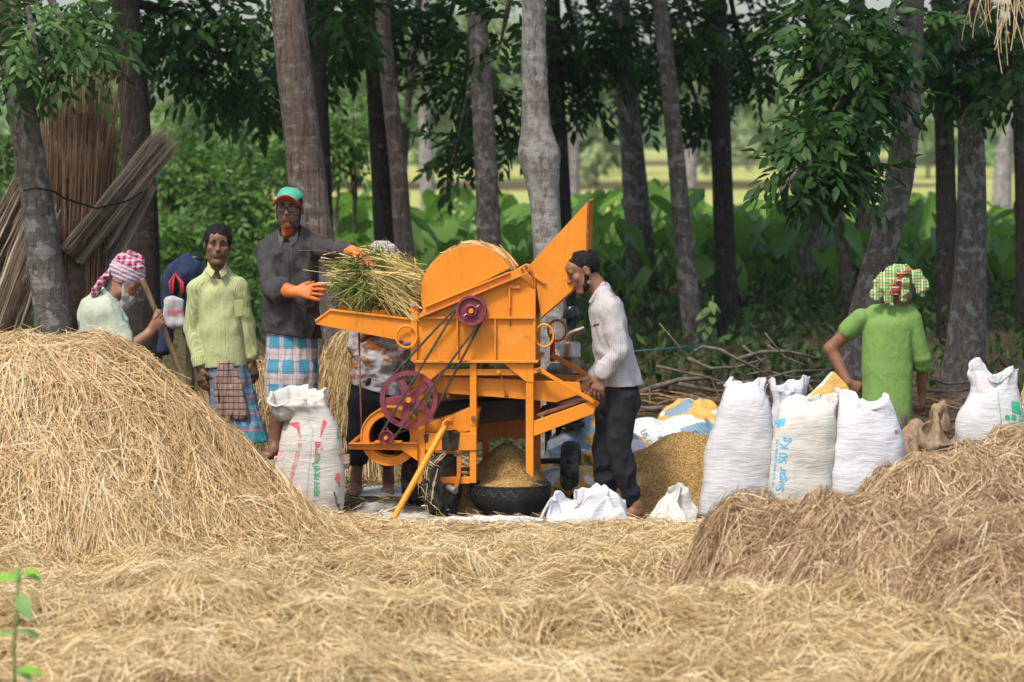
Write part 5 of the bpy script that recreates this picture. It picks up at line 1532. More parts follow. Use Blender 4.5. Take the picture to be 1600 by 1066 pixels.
class Fr:
    def __init__(s, c, f, u, sc=1.0):
        s.c = np.array(c, float); s.f = _n(f); u = np.array(u, float); s.u = _n(u - s.f * (u @ s.f)); s.r = np.cross(s.f, s.u); s.sc = sc
    def __call__(s, a, b, z): return s.c + s.sc * (s.r * a + s.f * b + s.u * z)
    def mat(s): return [s.r, s.f, s.u]
def head_prims(h, jaw=1.0, mouth=0.0):
    k = h.sc; m = h.mat()
    P = [(ell(h(0, -.012, .035), (.074 * k, .094 * k, .084 * k), m), .02), (ell(h(0, .022, -.045), (.063 * k * jaw, .066 * k, .062 * k), m), .03), (cone(h(-.048, .012, -.072), h(-.020, .058, -.098), .017 * k, .016 * k), .02), (cone(h(.048, .012, -.072), h(.020, .058, -.098), .017 * k, .016 * k), .02),
         (ell(h(0, .068, -.098), (.024 * k, .020 * k, .017 * k), m), .02), (ell(h(0, .045, .052), (.058 * k, .045 * k, .035 * k), m), .02),
         (cone(h(-.042, .074, .028), h(.042, .074, .028), .011 * k), .014),
         (cone(h(0, .082, .022), h(0, .102, -.018), .007 * k, .0115 * k), .010), (ell(h(0, .100, -.022), (.017 * k, .012 * k, .009 * k), m), .008),
         (ell(h(.044, .056, -.014), (.022 * k, .022 * k, .020 * k), m), .02), (ell(h(-.044, .056, -.014), (.022 * k, .022 * k, .020 * k), m), .02),
         (cone(h(-.018, .083, -.047), h(.018, .083, -.047), .0075 * k), .007), (cone(h(-.015, .082, -.060), h(.015, .082, -.060), .0085 * k), .007),
         (ell(h(.077, -.012, .0), (.009 * k, .019 * k, .032 * k), m), .008), (ell(h(-.077, -.012, .0), (.009 * k, .019 * k, .032 * k), m), .008)]
    return P
def head_post(h):
    def post(f):
        for s in (-1, 1):
            f.sub(ell(h(s * .031, .092, .010), (.016 * h.sc, .013 * h.sc, .0075 * h.sc), h.mat()), .010)
            f.sub(ell(h(s * .086, -.008, .002), (.006 * h.sc, .010 * h.sc, .018 * h.sc), h.mat()), .004)
        f.sub(cone(h(-.019, .096, -.0535), h(.019, .096, -.0535), .0045 * h.sc), .004)
    return post
def eyes(h, root):
    for s in (-1, 1):
        e = G()
        def sph(c_, r_, g, n=10):
            g.lathe(c_, h.f, [(max(1e-4, r_ * math.sin(a)), -r_ * math.cos(a)) for a in np.linspace(0, math.pi, n)], 14)
            g.V = [list(np.array(v_) - h.u * (((np.array(v_) - c_) @ h.u) * .48)) for v_ in g.V]
        sph(h(s * .031, .0725, .009), .0118 * h.sc, e); eo = e.obj('eye', M_eye, root, True)
        i = G(); sph(h(s * .031, .0790, .0095), .0068 * h.sc, i, 8); i.obj('iris', M_iris, eo, True)
        b = G(); b.tube([h(s * .013, .088, .031), h(s * .030, .087, .0355), h(s * .048, .074, .030)], [.0035, .0055, .0025], 6); b.obj('eyebrow', M_hair, root, True)
def hand_prims(w_, d, n, side=1, s=1.0, curl=.35, spread=.10, thumb=.6, tc=.4):
    d = _n(d); n = np.array(n, float); n = _n(n - d * (n @ d)); l = np.cross(d, n) * side
    w_ = np.array(w_, float)
    P = [(ecap(w_ - d * .01, w_ + d * .082 * s, (.024 * s, .019 * s), (.041 * s, .015 * s), l), .012), (cone(w_ + d * .02 * s + l * .018 * s, w_ + d * .045 * s + l * .032 * s, .016 * s, .014 * s), .012)]
    for i, (o_, ln) in enumerate(((.032, .074), (.011, .082), (-.011, .076), (-.031, .060))):
        b = w_ + d * (.084 - .006 * abs(i - 1.2)) * s + l * o_ * s
        dd = _n(d + l * (o_ / .032) * spread); th = 0; p = b
        for seg, cf in ((.46, .7), (.30, 1.0), (.24, .8)):
            th += curl * cf * (1 + .12 * i)
            q = p + (dd * math.cos(th) + n * math.sin(th)) * ln * seg * s
            P.append((cone(p, q, .0098 * s, .0085 * s), .004)); p = q
    b = w_ + d * .03 * s + l * .034 * s; td = _n(d * .75 + l * thumb + n * tc)
    q = b + td * .038 * s; P.append((cone(b, q, .0125 * s, .0105 * s), .008))
    q2 = q + _n(td + d * .3 + n * .35) * .030 * s; P.append((cone(q, q2, .0105 * s, .0085 * s), .005))
    return P
def foot_prims(an, toe, s=1.0):
    an = np.array(an, float); toe = np.array(toe, float); d = toe - an; d[2] = 0; d = _n(d)
    b = np.array([an[0], an[1], max(an[2] - .075, toe[2] + .01)]); l = np.cross(d, [0, 0, 1.])
    z = toe[2]
    P = [(cone(an, [b[0] - d[0] * .03, b[1] - d[1] * .03, z + .032], .036, .033), .02), (ecap([b[0], b[1], z + .036], b * [1, 1, 0] + d * .13 + [0, 0, z + .026], (.034, .034), (.044, .020), l), .025)]
    for i in range(5):
        o_ = (-.032 + .016 * i); tl = .185 - .010 * abs(i - 0)
        q = np.array([b[0], b[1], 0]) + l * o_
        P.append((cone(q + d * .13 + [0, 0, z + .018], q + d * tl + [0, 0, z + .013], .011, .009 if i else .012), .008))
    return P
def smoothv(V, F, n=1): return V
def person(loc, label): return empty('person', loc, label, 'person')
def body_mesh(root, prims, m, h=None, hs=.0055, extra_post=None):
    def post(f):
        if h is not None: head_post(h)(f)
        if extra_post: extra_post(f)
    V, F = blob(prims, hs, .02, post)
    if h is not None:
        q = V - h.c; a, b, z = (q @ h.r) / h.sc, (q @ h.f) / h.sc, (q @ h.u) / h.sc
        lip = ((np.abs(z + .0535) < .013 - .25 * np.abs(a) * .4) & (np.abs(a) < .026) & (b > .07)).astype(float)
    else: lip = np.zeros(len(V))
    return thin(ob('body', V, F, m, root, attrs={'lip': lip}), .36)
def cloth(root, name, prims, m, h=.0065, k=.03, amp=.007, fq=(9, 9, 5), seed=1, cuts=(), subs=(), cc=None, extra=None, umode='wrap', sharp=1.1):
    prims = [(p, kk * .55) for p, kk in prims]
    def post(f):
        def w_(x, y, z):
            a = fbm(x * fq[0], y * fq[1], z * fq[2], 2, seed)
            b = np.abs(vnoise(x * fq[0] * 1.3 + z * 3, y * fq[1] * 1.3, z * fq[2] * 1.4 - x * 4, seed + 9))
            c = np.abs(vnoise(x * fq[0] * 2.6 - z * 5, y * fq[1] * 2.6, z * fq[2] * 2.8 + x * 7, seed + 19))
            return 1.45 * amp * (a * .6 - sharp * (.4 - b) - .45 * sharp * (.4 - c))
        f.disp(w_, .06)
        if extra: extra(f)
        for c_, n_ in cuts: f.cut(c_, n_)
        for p, kk in subs: f.sub(p, kk)
    V, F = blob(prims, h, k, post)
    c_ = V.mean(0) if cc is None else np.array(cc)
    if umode == 'wrap':
        r_ = .16
        u = np.arctan2(V[:, 0] - c_[0], -(V[:, 1] - c_[1])) * r_
    elif umode == 'side':
        u = np.arctan2(V[:, 1] - c_[1], V[:, 0] - c_[0]) * .16
    else: u = V[:, 0] - c_[0]
    v = V[:, 2] - c_[2]
    return thin(ob(name, V, F, m, root, attrs={'cloth': np.stack([u, v, 0 * u], 1)}), .42)
def hair(root, h, hl=(.075, .062), tilt=(.80, -.60), infl=.009, seed=1, name='hair', m=None, bald=None, side_low=-.045):
    k = h.sc
    P = [(ell(h(0, -.016, .037), ((.074 + infl) * k, (.094 + infl) * k, (.084 + infl) * k), h.mat()), .01)]
    def post(f):
        f.disp(lambda x, y, z: .006 * fbm(x * 60, y * 60, z * 30, 2, seed), .04)
        f.cut(h(0, hl[0], hl[1]), h.f * tilt[0] + h.u * tilt[1])
        f.cut(h(0, 0, side_low), -h.u)
        for s in (-1, 1): f.sub(ell(h(s * .088, .0, -.002), (.02, .026, .036), h.mat()), .006)
        if bald is not None: f.sub(bald, .01)
    V, F = blob(P, .0045, .01, post)
    return thin(ob(name, V, F, m or M_hair, root), .4)

# ------------------------------------------------------------------ 1: man in the dark shirt and green cap, feeding the machine
Y1 = .62
def j(px, py, dy=0.0): return at(px, py, Y1 + dy)
PLZ = j(424, 714)[2]
p1 = person((j(455, 714)[0], Y1, PLZ), 'man in dark shirt, plaid lungi, green cap and orange gloves feeding the machine')
h = Fr(j(452, 327, -.02), (-.10, -1, -.03), (.03, 0, 1), 1.02)
shR, elR, wrR = j(415, 391), j(425, 450, -.10), j(462, 456, -.24)
shL, elL, wrL = j(487, 384, .04), j(524, 393, -.20), j(553, 393, -.44)
hip, kn1, an1 = j(445, 545), j(437, 630, -.03), j(430, 698, .0)
kn2, an2 = j(472, 630, .02), j(474, 700, .06)
pr_ = head_prims(h) + [(cone(h(0, -.034, -.06), j(454, 375, .03), .046, .058), .02), (ecap(j(452, 395, .03), j(458, 530, .03), (.13, .085), (.125, .09), (1, 0, 0)), .05),
      (cone(shR, elR, .045, .038), .03), (cone(elR, wrR, .036, .026), .02), (cone(shL, elL, .045, .038), .03), (cone(elL, wrL, .036, .026), .02),
      (cone(j(444, 545), kn1, .070, .050), .03), (cone(kn1, j(433, 660, .02), .048, .047), .02), (cone(j(433, 655, .02), an1, .046, .030), .02), (cone(j(468, 545), kn2, .062, .046), .03), (cone(kn2, an2, .048, .03), .02)]
pr_ += foot_prims(an1, np.array([an1[0] - .07, an1[1] - .18, PLZ])) + foot_prims(an2, np.array([an2[0] + .02, an2[1] - .18, PLZ]))
pr_ += hand_prims(wrR, j(500, 455, -.30) - wrR, (.15, .9, -.35), 1, .80, .22, .14, .45) + hand_prims(wrL, j(592, 408, -.56) - wrL, (-.3, .15, -1), -1, .80, .3, .14, .45)
body_mesh(p1, pr_, S_dark, h)
eyes(h, p1)
C_shirt1 = clothmat('faded_charcoal_cotton', (.040, .036, .036), [(0, .021, 0, .003, (.05, .045, .045), .5)], .28, .8, ((.080, .070, .067), 4.5, .58))
sh_ = cloth(p1, 'shirt', [(ecap(j(452, 397, .02), j(455, 470, .02), (.165, .115), (.165, .125), (1, .12, 0)), .05), (ecap(j(455, 470, .02), j(456, 532, .02), (.163, .125), (.178, .135), (1, .1, 0)), .04),
     (cone(j(430, 378, .02), j(475, 374, .04), .062, .060), .05), (cone(j(446, 368, .02), j(462, 368, .02), .062), .03), (cone(j(450, 370, .02), shR + np.array([.02, 0, .01]), .055, .062), .04), (cone(j(458, 370, .02), shL + np.array([-.02, 0, .01]), .055, .060), .04), (cone(shR, elR, .072, .062), .03), (cone(elR, j(438, 453, -.15), .060, .058), .02), (cone(shL, elL, .070, .058), .03), (cone(elL, j(545, 393, -.38), .056, .048), .02),
     (cone(j(438, 449, -.148), j(438, 458, -.148), .060), .01)], C_shirt1, amp=.014, seed=101, cuts=[(j(455, 524), (-.12, 0, -1))], subs=[(cone(h(0, .0, -.05), j(454, 366, -.02), .057, .062), .01)], cc=j(455, 450, .02))
for s in (-1, 1):
    c_ = [h(s * .045, .055, -.155), h(s * .062, .02, -.115), h(s * .012, .075, -.165), h(s * .030, .085, -.215), h(s * .062, .06, -.185)]
    G().add(c_ + [p_ + np.array([0, .006, -.004]) for p_ in c_], [[0, 1, 4, 3], [0, 3, 2], [5, 8, 9, 6], [5, 7, 8], [1, 0, 5, 6], [0, 2, 7, 5], [2, 3, 8, 7], [3, 4, 9, 8], [4, 1, 6, 9]]).obj('collar', mat('collar_charcoal', (.05, .046, .045), (.09, .08, .078), 12, .85), sh_, False, .003)
C_lungi1 = clothmat('teal_plaid_cotton', (.055, .25, .33), [(1, .150, .0, .064, (.52, .42, .37), .9), (0, .118, .02, .034, (.50, .40, .37), .75), (1, .150, .075, .007, (.14, .12, .24), .7), (1, .150, .135, .006, (.14, .12, .24), .7), (0, .118, .065, .006, (.13, .12, .26), .6), (0, .118, .009, .006, (.16, .12, .22), .6), (1, .150, .028, .006, (.2, .14, .2), .5), (0, .118, .036, .004, (.2, .14, .2), .5)], .1)
cloth(p1, 'lungi', [(ecap(j(456, 520, .03), j(457, 585, .02), (.150, .115), (.158, .125), (1, .1, 0)), .04), (ecap(j(457, 580, .02), j(458, 650, .02), (.158, .125), (.162, .13), (1, .1, 0)), .04)], C_lungi1, amp=.010, fq=(10, 10, 2.2), seed=105, cuts=[(j(457, 632), (-.05, 0, -1)), (j(457, 508), (0, 0, 1))], cc=j(457, 560, .02))
M_glove = mat('orange_rubber_glove', (.50, .125, .025), (.62, .19, .05), 10, .5, .35, .3, 40, .008)
for (w0, el_, tgt, nrm, sd_, cl) in ((wrR, elR, j(505, 455, -.30), (.15, .9, -.35), 1, .22), (wrL, elL, j(594, 410, -.56), (-.3, .15, -1), -1, .3)):
    dr = _n(w0 - el_)
    c0 = w0 - dr * (.080 if sd_ == 1 else .05)
    P = [(cone(c0, w0 - dr * .01, .044, .034), .01)] + hand_prims(w0, tgt - w0, nrm, sd_, 1.16, cl, .14, .45)
    V, F = blob(P, .005, .01, lambda f: f.disp(lambda x, y, z: .004 * vnoise(x * 30, y * 30, z * 30, 3), .03))
    ob('rubber_glove', V, F, M_glove, p1)
# beard: dark sides, henna chin
V, F = blob([(ell(h(0, .045, -.085), (.052, .042, .036), h.mat()), .02), (cone(h(.060, .012, -.02), h(.046, .035, -.085), .017, .024), .02), (cone(h(-.060, .012, -.02), h(-.046, .035, -.085), .017, .024), .02)], .0045, .02,
            lambda f: (f.disp(lambda x, y, z: .005 * fbm(x * 70, y * 70, z * 40, 2, 4), .03), f.sub(ell(h(0, .10, -.05), (.033, .05, .028), h.mat()), .01)))
ob('beard', V, F, M_beardg, p1)
V, F = blob([(cone(h(.002, .066, -.100), h(.006, .062, -.145), .028, .021), .02), (cone(h(.006, .062, -.145), h(.012, .056, -.180), .019, .005), .02), (cone(h(.040, .04, -.092), h(.022, .055, -.135), .014, .014), .02), (cone(h(-.030, .045, -.105), h(-.012, .055, -.140), .012, .012), .02)], .0045, .02, lambda f: f.disp(lambda x, y, z: .007 * fbm(x * 70, y * 70, z * 22, 2, 6), .03))
ob('beard_tip', V, F, M_beardo, p1)
hair(p1, h, (.045, .03), (.9, -.4), .004, 3, 'hair', side_low=-.03)
M_cap = mat('green_cap_cotton', (.05, .29, .18), (.08, .36, .24), 14, .8, .2, .3, 50)
V, F = blob([(ell(h(0, -.012, .055), (.086, .104, .078), h.mat()), .01)], .005, .01, lambda f: (f.cut(h(0, .06, .056), -h.u * .95 - h.f * .28), f.disp(lambda x, y, z: .004 * fbm(x * 18, y * 18, z * 18, 2, 7), .03)))
cp = ob('cap', V, F, M_cap, p1)
g = G(); n_ = 14; V = []
for a in np.linspace(-1, 1, n_):
    x = .080 * a; b0 = .078 * math.sqrt(max(0, 1 - (a * .85) ** 2)) + .012
    for (ex, zz) in ((0, 0), (.5, .004), (1, -.004)):
        V.append(h(x * (1 + .06 * ex), b0 + ex * .070 * (1 - .5 * a * a), .060 - .034 * a * a - zz * 2 + .026 * ex * (1 - a * a)))
V = V + [v_ - h.u * .005 for v_ in V]
F = []
for i in range(n_ - 1):
    for k in range(2):
        q = i * 3 + k; F.append([q, q + 1, q + 4, q + 3]); q += n_ * 3; F.append([q, q + 3, q + 4, q + 1])
for i in range(n_ - 1):
    q = i * 3 + 2; F.append([q, q + n_ * 3, q + n_ * 3 + 3, q + 3])
br_ = ob('brim', V, F, M_cap, cp)
br_.data.materials.append(mat('red_cap_lining', (.30, .03, .03), (.36, .06, .05), 14, .85))
for i, pl in enumerate(br_.data.polygons):
    if i >= (n_ - 1) * 4 or i % 2: pl.material_index = 1
G().tube([h(.092 * math.cos(a), -.012 + .11 * math.sin(a), .062) for a in np.linspace(-.7, .75, 8)], .009, 6).obj('cap_band', mat('salmon_trim', (.62, .26, .16)), cp, True)
# glasses
gl = G()
M_frame = mat('black_spectacle_frame', (.01, .01, .01), None, rough=.3)
for s in (-1, 1):
    pts = [h(s * .033 + .026 * sg * (abs(math.cos(a)) ** .6) * (1 if math.cos(a) > 0 else -1), .098, .008 + .016 * (abs(math.sin(a)) ** .6) * (1 if math.sin(a) > 0 else -1)) for sg in (1,) for a in np.linspace(0, 2 * math.pi, 21)]
    gl.tube(pts, .0033, 6, False)
    gl.tube([h(s * .059, .097, .014), h(s * .079, .02, .014), h(s * .080, -.01, .010)], .003, 6)
gl.tube([h(-.008, .099, .012), h(.008, .099, .012)], .003, 6)
go_ = gl.obj('spectacles', M_frame, p1, True)
t = NT('spectacle_glass'); t.p.inputs['Transmission Weight'].default_value = 0.0; t.p.inputs['Alpha'].default_value = .10
M_lens = t.fin((.25, .26, .26), .08, .6)
for s in (-1, 1):
    G().prism([h(s * .033 - .024, .098, -.006), h(s * .033 + .024, .098, -.006), h(s * .033 + .024, .098, .022), h(s * .033 - .024, .098, .022)], h.f * .0015).obj('lens', M_lens, go_, False)

poly_on(sh_, [(452, 372), (455.5, 372), (459, 440), (461, 520), (457.5, 520), (455, 440)], mat('charcoal_placket', (.05, .046, .046), (.08, .07, .068), 20, .85), 'placket')
poly_on(sh_, [(470, 408), (488, 406), (488, 432), (479, 436), (471, 433)], mat('charcoal_pocket', (.055, .05, .05), (.09, .08, .078), 14, .85), 'pocket')
# ------------------------------------------------------------------ 2: youth in the lime striped shirt
Y2 = 1.0
def j(px, py, dy=0.0): return at(px, py, Y2 + dy)
p2 = person((j(355, 783)[0], Y2, 0), 'young man in lime striped shirt and blue lungi standing behind the left heap')
h = Fr(j(340, 384, -.02), (.12, -1, -.02), (.05, 0, 1), 1.02)
shR, elR, wrR = j(306, 452), j(300, 515, .03), j(312, 574, -.05)
shL, elL, wrL = j(373, 449, .02), j(384, 512, .06), j(394, 565, .03)
kn1, an1 = j(352, 680, -.04), j(355, 762, .02); kn2, an2 = j(385, 680, .0), j(395, 762, .03)
pr_ = head_prims(h) + [(cone(h(0, -.034, -.06), j(341, 430, .03), .044, .056), .02), (ecap(j(340, 452, .03), j(352, 575, .02), (.12, .08), (.12, .085), (1, 0, 0)), .05),
      (cone(shR, elR, .042, .034), .03), (cone(elR, wrR, .034, .025), .02), (cone(shL, elL, .042, .034), .03), (cone(elL, wrL, .034, .025), .02),
      (cone(j(340, 590), kn1, .07, .05), .03), (cone(kn1, an1, .048, .03), .02), (cone(j(368, 590), kn2, .07, .05), .03), (cone(kn2, an2, .048, .03), .02)]
pr_ += hand_prims(wrR, (.12, -.1, -1), (.6, .7, 0), 1, .95, .28) + hand_prims(wrL, (.15, -.05, -1), (-.6, .7, 0), -1, .95, .3)
pr_ += foot_prims(an1, np.array([an1[0], an1[1] - .18, 0])) + foot_prims(an2, np.array([an2[0] + .06, an2[1] - .18, 0]))
body_mesh(p2, pr_, S_dark, h)
eyes(h, p2)
hair(p2, h, (.080, .066), (.74, -.67), .013, 13, side_low=-.03)
V, F = blob([(cone(h(-.004, .0905, -.035), h(-.028, .080, -.040), .0030, .0018), .004), (cone(h(.004, .0905, -.035), h(.028, .080, -.040), .0030, .0018), .004)], .0025, .004)
ob('moustache', V, F, M_hair, p2)
C_shirt2 = clothmat('lime_striped_cotton', (.34, .37, .15), [(0, .0125, 0, .0042, (.48, .50, .30), .9)], .10, .85)
sh_ = cloth(p2, 'shirt', [(ecap(j(340, 460, .02), j(345, 515, .01), (.128, .10), (.128, .104), (1, 0, 0)), .05), (ecap(j(345, 515, .01), j(351, 580, .01), (.128, .104), (.146, .115), (1, 0, 0)), .04),
     (cone(j(334, 427, .02), j(348, 427, .02), .056), .03), (cone(j(340, 432, .02), shR + np.array([.02, 0, .01]), .054, .056), .04), (cone(j(342, 432, .02), shL + np.array([-.02, 0, .01]), .054, .056), .04), (cone(shR, elR, .056, .050), .025), (cone(elR, j(310, 565, -.04), .050, .044), .02), (cone(shL, elL, .056, .050), .025), (cone(elL, j(392, 555, .035), .054, .045), .02)],
     C_shirt2, amp=.0075, fq=(7, 7, 4), seed=111, cuts=[(j(351, 573), (.06, 0, -1))], subs=[(cone(h(0, .01, -.05), j(341, 424, -.035), .050, .050), .01)], cc=j(345, 510, .01))
for s in (-1, 1):
    c_ = [h(s * .038, .052, -.128), h(s * .056, .010, -.092), h(s * .012, .074, -.152), h(s * .030, .084, -.190), h(s * .062, .054, -.160)]
    G().add(c_ + [p_ + np.array([0, .006, -.004]) for p_ in c_], [[0, 1, 4, 3], [0, 3, 2], [5, 8, 9, 6], [5, 7, 8], [1, 0, 5, 6], [0, 2, 7, 5], [2, 3, 8, 7], [3, 4, 9, 8], [4, 1, 6, 9]]).obj('collar', mat('lime_collar', (.35, .38, .16), (.40, .42, .2), 20, .85), sh_, False, .003)
for (c0, c1, r_) in ((j(309, 557, -.035), j(313, 573, -.05), .047), (j(391, 548, .04), j(394, 563, .03), .045)):
    V, F = blob([(cone(c0, c1, r_, r_ * .95), .01)], .005, .01, lambda f: (f.cut(c0, c0 - c1), f.cut(c1, c1 - c0)))
    ob('cuff', V, F, C_shirt2, sh_, attrs={'cloth': V - c0})
G().prism([j(366, 470, -.108), j(380, 468, -.100), j(379, 494, -.100), j(367, 496, -.112)], (0, .006, 0)).obj('pocket', mat('lime_pocket', (.35, .38, .155), (.39, .41, .18), 30, .85), sh_, False, .002)
poly_on(sh_, [(344, 432), (347.5, 432), (350, 500), (354, 570), (350, 570), (346.5, 500)], mat('lime_placket', (.38, .41, .19), (.44, .46, .25), 30, .85), 'placket')
C_lungi2 = clothmat('blue_red_plaid_cotton', (.085, .15, .22), [(0, .085, 0, .030, (.20, .18, .26), .6), (0, .085, .032, .006, (.50, .16, .12), .7), (1, .10, .02, .010, (.50, .17, .13), .65), (1, .10, .05, .024, (.10, .34, .42), .5), (1, 9.0, -4.6, 4.42, (.035, .23, .29), .85)], .1)
cloth(p2, 'lungi', [(ecap(j(351, 572, .01), j(362, 630, .0), (.130, .105), (.150, .12), (1, 0, 0)), .04), (ecap(j(362, 630, .0), j(384, 700, -.02), (.150, .125), (.150, .15), (1, .1, 0)), .04)], C_lungi2, amp=.016, fq=(12, 12, 1.6), seed=115, cuts=[(j(386, 690), (.03, 0, -1)), (j(351, 562), (0, 0, 1))], cc=j(362, 625, 0))
C_gam = clothmat('brown_striped_towel_cloth', (.30, .20, .16), [(1, .040, 0, .009, (.04, .025, .03), .85), (0, .030, 0, .007, (.08, .04, .045), .6), (1, .040, .018, .003, (.16, .08, .07), .6)], .1)
gm = cloth(p2, 'waist_towel', [(ecap(j(352, 572, -.115), j(356, 615, -.135), (.046, .022), (.074, .025), (1, 0, 0)), .02), (ecap(j(352, 608, -.135), j(348, 662, -.15), (.046, .020), (.040, .020), (1, 0, 0)), .04), (ecap(j(366, 605, -.135), j(374, 650, -.15), (.046, .020), (.042, .020), (1, 0, 0)), .04)], C_gam, h=.005, amp=.015, fq=(26, 26, 2), seed=119, cc=j(357, 620, -.13), umode='flat')

# ------------------------------------------------------------------ 3: old man in the turban
Y3 = .42
def j(px, py, dy=0.0): return at(px, py, Y3 + dy)
p3 = person((j(160, 790)[0], Y3, 0), 'old white-bearded man in checked turban gripping a wooden pole behind the heap')
h = Fr(j(197, 437), (.90, -.10, -.40), (.40, 0, .90), 1.0)
sh, el, wr = j(172, 492, -.14), j(196, 548, -.18), j(233, 520, -.10)
pr_ = head_prims(h) + [(cone(h(0, -.03, -.06), j(165, 478), .050, .064), .03), (ecap(j(160, 490), j(152, 620), (.13, .09), (.13, .10), (0, 1, 0)), .05),
      (cone(sh, el, .045, .038), .03), (cone(el, wr, .038, .027), .02), (cone(j(168, 492, .15), j(190, 550, .18), .045, .038), .03), (cone(j(190, 550, .18), j(235, 560, .05), .036, .026), .02),
      (cone(j(148, 630, -.08), j(165, 720, -.1), .075, .05), .03), (cone(j(165, 720, -.1), j(155, 790, -.1), .05, .032), .02), (cone(j(148, 630, .08), j(160, 720, .1), .075, .05), .03), (cone(j(160, 720, .1), j(145, 790, .1), .05, .032), .02)]
pr_ += foot_prims(np.array([*j(155, 775, -.1)[:2], .08]), np.array([j(155, 775)[0] + .18, Y3 - .1, 0])) + foot_prims(np.array([*j(145, 775, .1)[:2], .08]), np.array([j(145, 775)[0] + .18, Y3 + .1, 0]))
poleA, poleB = j(223, 438, -.10), j(286, 592, .02)
pd = _n(poleB - poleA)
gp = j(248, 502, -.085)
# fist closed round the pole: fingers wrap from the near side
fd = _n(gp - wr)
pr_ += [(ecap(wr, gp - fd * .005 + np.array([0, -.022, 0]), (.026, .022), (.040, .020), pd), .015)]
for i in range(4):
    b = gp + pd * (-.034 + .022 * i) + np.array([0, -.028, 0])
    e1 = b + fd * .036 + np.array([0, .004, 0]); e2 = e1 + np.array([0, .034, 0]) - fd * .004; e3 = e2 - fd * .028 + np.array([0, .002, 0])
    pr_ += [(cone(b - fd * .015, e1, .0105, .0100), .004), (cone(e1, e2, .0100, .009), .004), (cone(e2, e3, .009, .008), .004)]
tb0 = gp - pd * .042 + np.array([0, -.015, 0]) - fd * .01
pr_ += [(cone(tb0, tb0 + fd * .03 - pd * .012 + np.array([0, -.005, 0]), .012, .0105), .006), (cone(tb0 + fd * .03 - pd * .012, tb0 + fd * .048 + pd * .006, .0105, .0085), .005)]
body_mesh(p3, pr_, S_warm, h)
eyes(h, p3)
V, F = blob([(ell(h(0, .052, -.098), (.050, .040, .034), h.mat()), .02), (cone(h(0, .060, -.105), h(0, .035, -.165), .040, .034), .02), (cone(h(0, .035, -.165), h(0, .022, -.212), .030, .009), .02), (cone(h(-.062, .014, -.035), h(-.046, .040, -.085), .006, .022), .02), (cone(h(.062, .014, -.035), h(.046, .040, -.085), .006, .022), .02), (cone(h(-.018, .092, -.040), h(.018, .092, -.040), .006), .006)],
            .0045, .02, lambda f: f.disp(lambda x, y, z: .007 * fbm(x * 60, y * 60, z * 26, 2, 14), .03))
ob('beard', V, F, M_beardw, p3)
hair(p3, h, (.02, .02), (.9, -.2), .004, 15, m=mat('grey_hair', (.07, .065, .06), (.18, .17, .16), 60, .8), side_low=-.035)
C_tur = clothmat('lilac_checked_cotton', (.42, .31, .36), [(0, .010, 0, .0045, (.26, .15, .22), .5), (1, .010, 0, .0045, (.50, .42, .46), .5)], .1)
C_tur2 = clothmat('pink_checked_cotton', (.50, .10, .19), [(0, .034, 0, .012, (.05, .03, .05), .75), (1, .034, .01, .010, (.56, .42, .46), .7), (0, .034, .02, .003, (.7, .6, .62), .7)], .1)
def band(f):
    f.disp(lambda x, y, z: 0.003 * np.sin(((x - h.c[0]) * h.u[0] + (z - h.c[2]) * h.u[2]) * 260 + 14 * (y - h.c[1])), .03)
tw = cloth(p3, 'turban', [(ecap(h(0, -.016, .040), h(0, -.004, .062), (.092, .110), (.088, .108), h.r), .01)], C_tur, h=.005, amp=.0035, fq=(7, 7, 60), seed=121, extra=band, umode='side')
V_ = [(ell(h(.01, -.02, .098), (.080, .092, .046), h.mat()), .015), (cone(h(-.03, .02, .135), h(.02, -.03, .150), .026, .024), .012), (cone(h(-.04, -.05, .11), h(-.03, .03, .135), .022, .022), .01), (cone(h(0, -.05, .125), h(0, .045, .128), .02), .01)]
cloth(p3, 'turban_top', V_, C_tur2, h=.005, amp=.010, fq=(26, 26, 26), seed=123, umode='flat')
cloth(p3, 'turban_tail', [(ecap(h(-.05, -.11, .06), j(160, 438, -.07), (.030, .020), (.036, .018), (0, 1, 0)), .02), (ecap(j(160, 438, -.07), j(146, 460, -.08), (.036, .018), (.046, .016), (.5, 1, 0)), .02)], C_tur2, h=.005, amp=.010, fq=(20, 20, 20), seed=125, umode='flat')
C_sh3 = clothmat('pale_sage_cotton', (.34, .37, .28), [], .3, .85)
s3 = cloth(p3, 'shirt', [(ecap(j(158, 492), j(160, 560), (.185, .135), (.18, .150), (0, 1, 0)), .05), (ecap(j(160, 560), j(155, 650), (.18, .150), (.18, .155), (0, 1, 0)), .04), (cone(j(168, 478, -.09), j(168, 478, .09), .055), .05), (cone(sh, j(190, 535, -.17), .075, .066), .03), (cone(j(168, 492, .15), j(188, 535, .17), .07, .06), .03)],
           C_sh3, amp=.012, seed=127, subs=[(cone(h(0, -.03, -.05), j(176, 470, 0), .054, .058), .01)])
V, F = blob([(cone(j(163, 456, -.05), j(182, 476, -.075), .016), .01), (cone(j(182, 476, -.075), j(196, 500, -.05), .018), .01), (cone(j(196, 500, -.05), j(203, 532, -.03), .017), .01), (cone(j(163, 456, -.05), j(160, 452, .05), .016), .01)], .005, .01)
ob('collar', V, F, mat('teal_embroidered_collar', (.30, .50, .48), (.42, .56, .50), 60, .85), s3)
pole = G().tube([poleA - pd * .01, (poleA + poleB) / 2 + np.array([.004, 0, .003]), poleB, poleB + pd * .35], [.0165, .0175, .018, .018], 12).obj('wooden_pole', mat('weathered_wood', (.15, .09, .05), (.30, .20, .12), 18, .8, .2, .5, 60, .006, (1, 1, .2)), None, 'auto', loc=(poleB[0], poleB[1], poleB[2]))
tag(pole, 'slanting wooden pole gripped by the old man in the turban', 'pole')

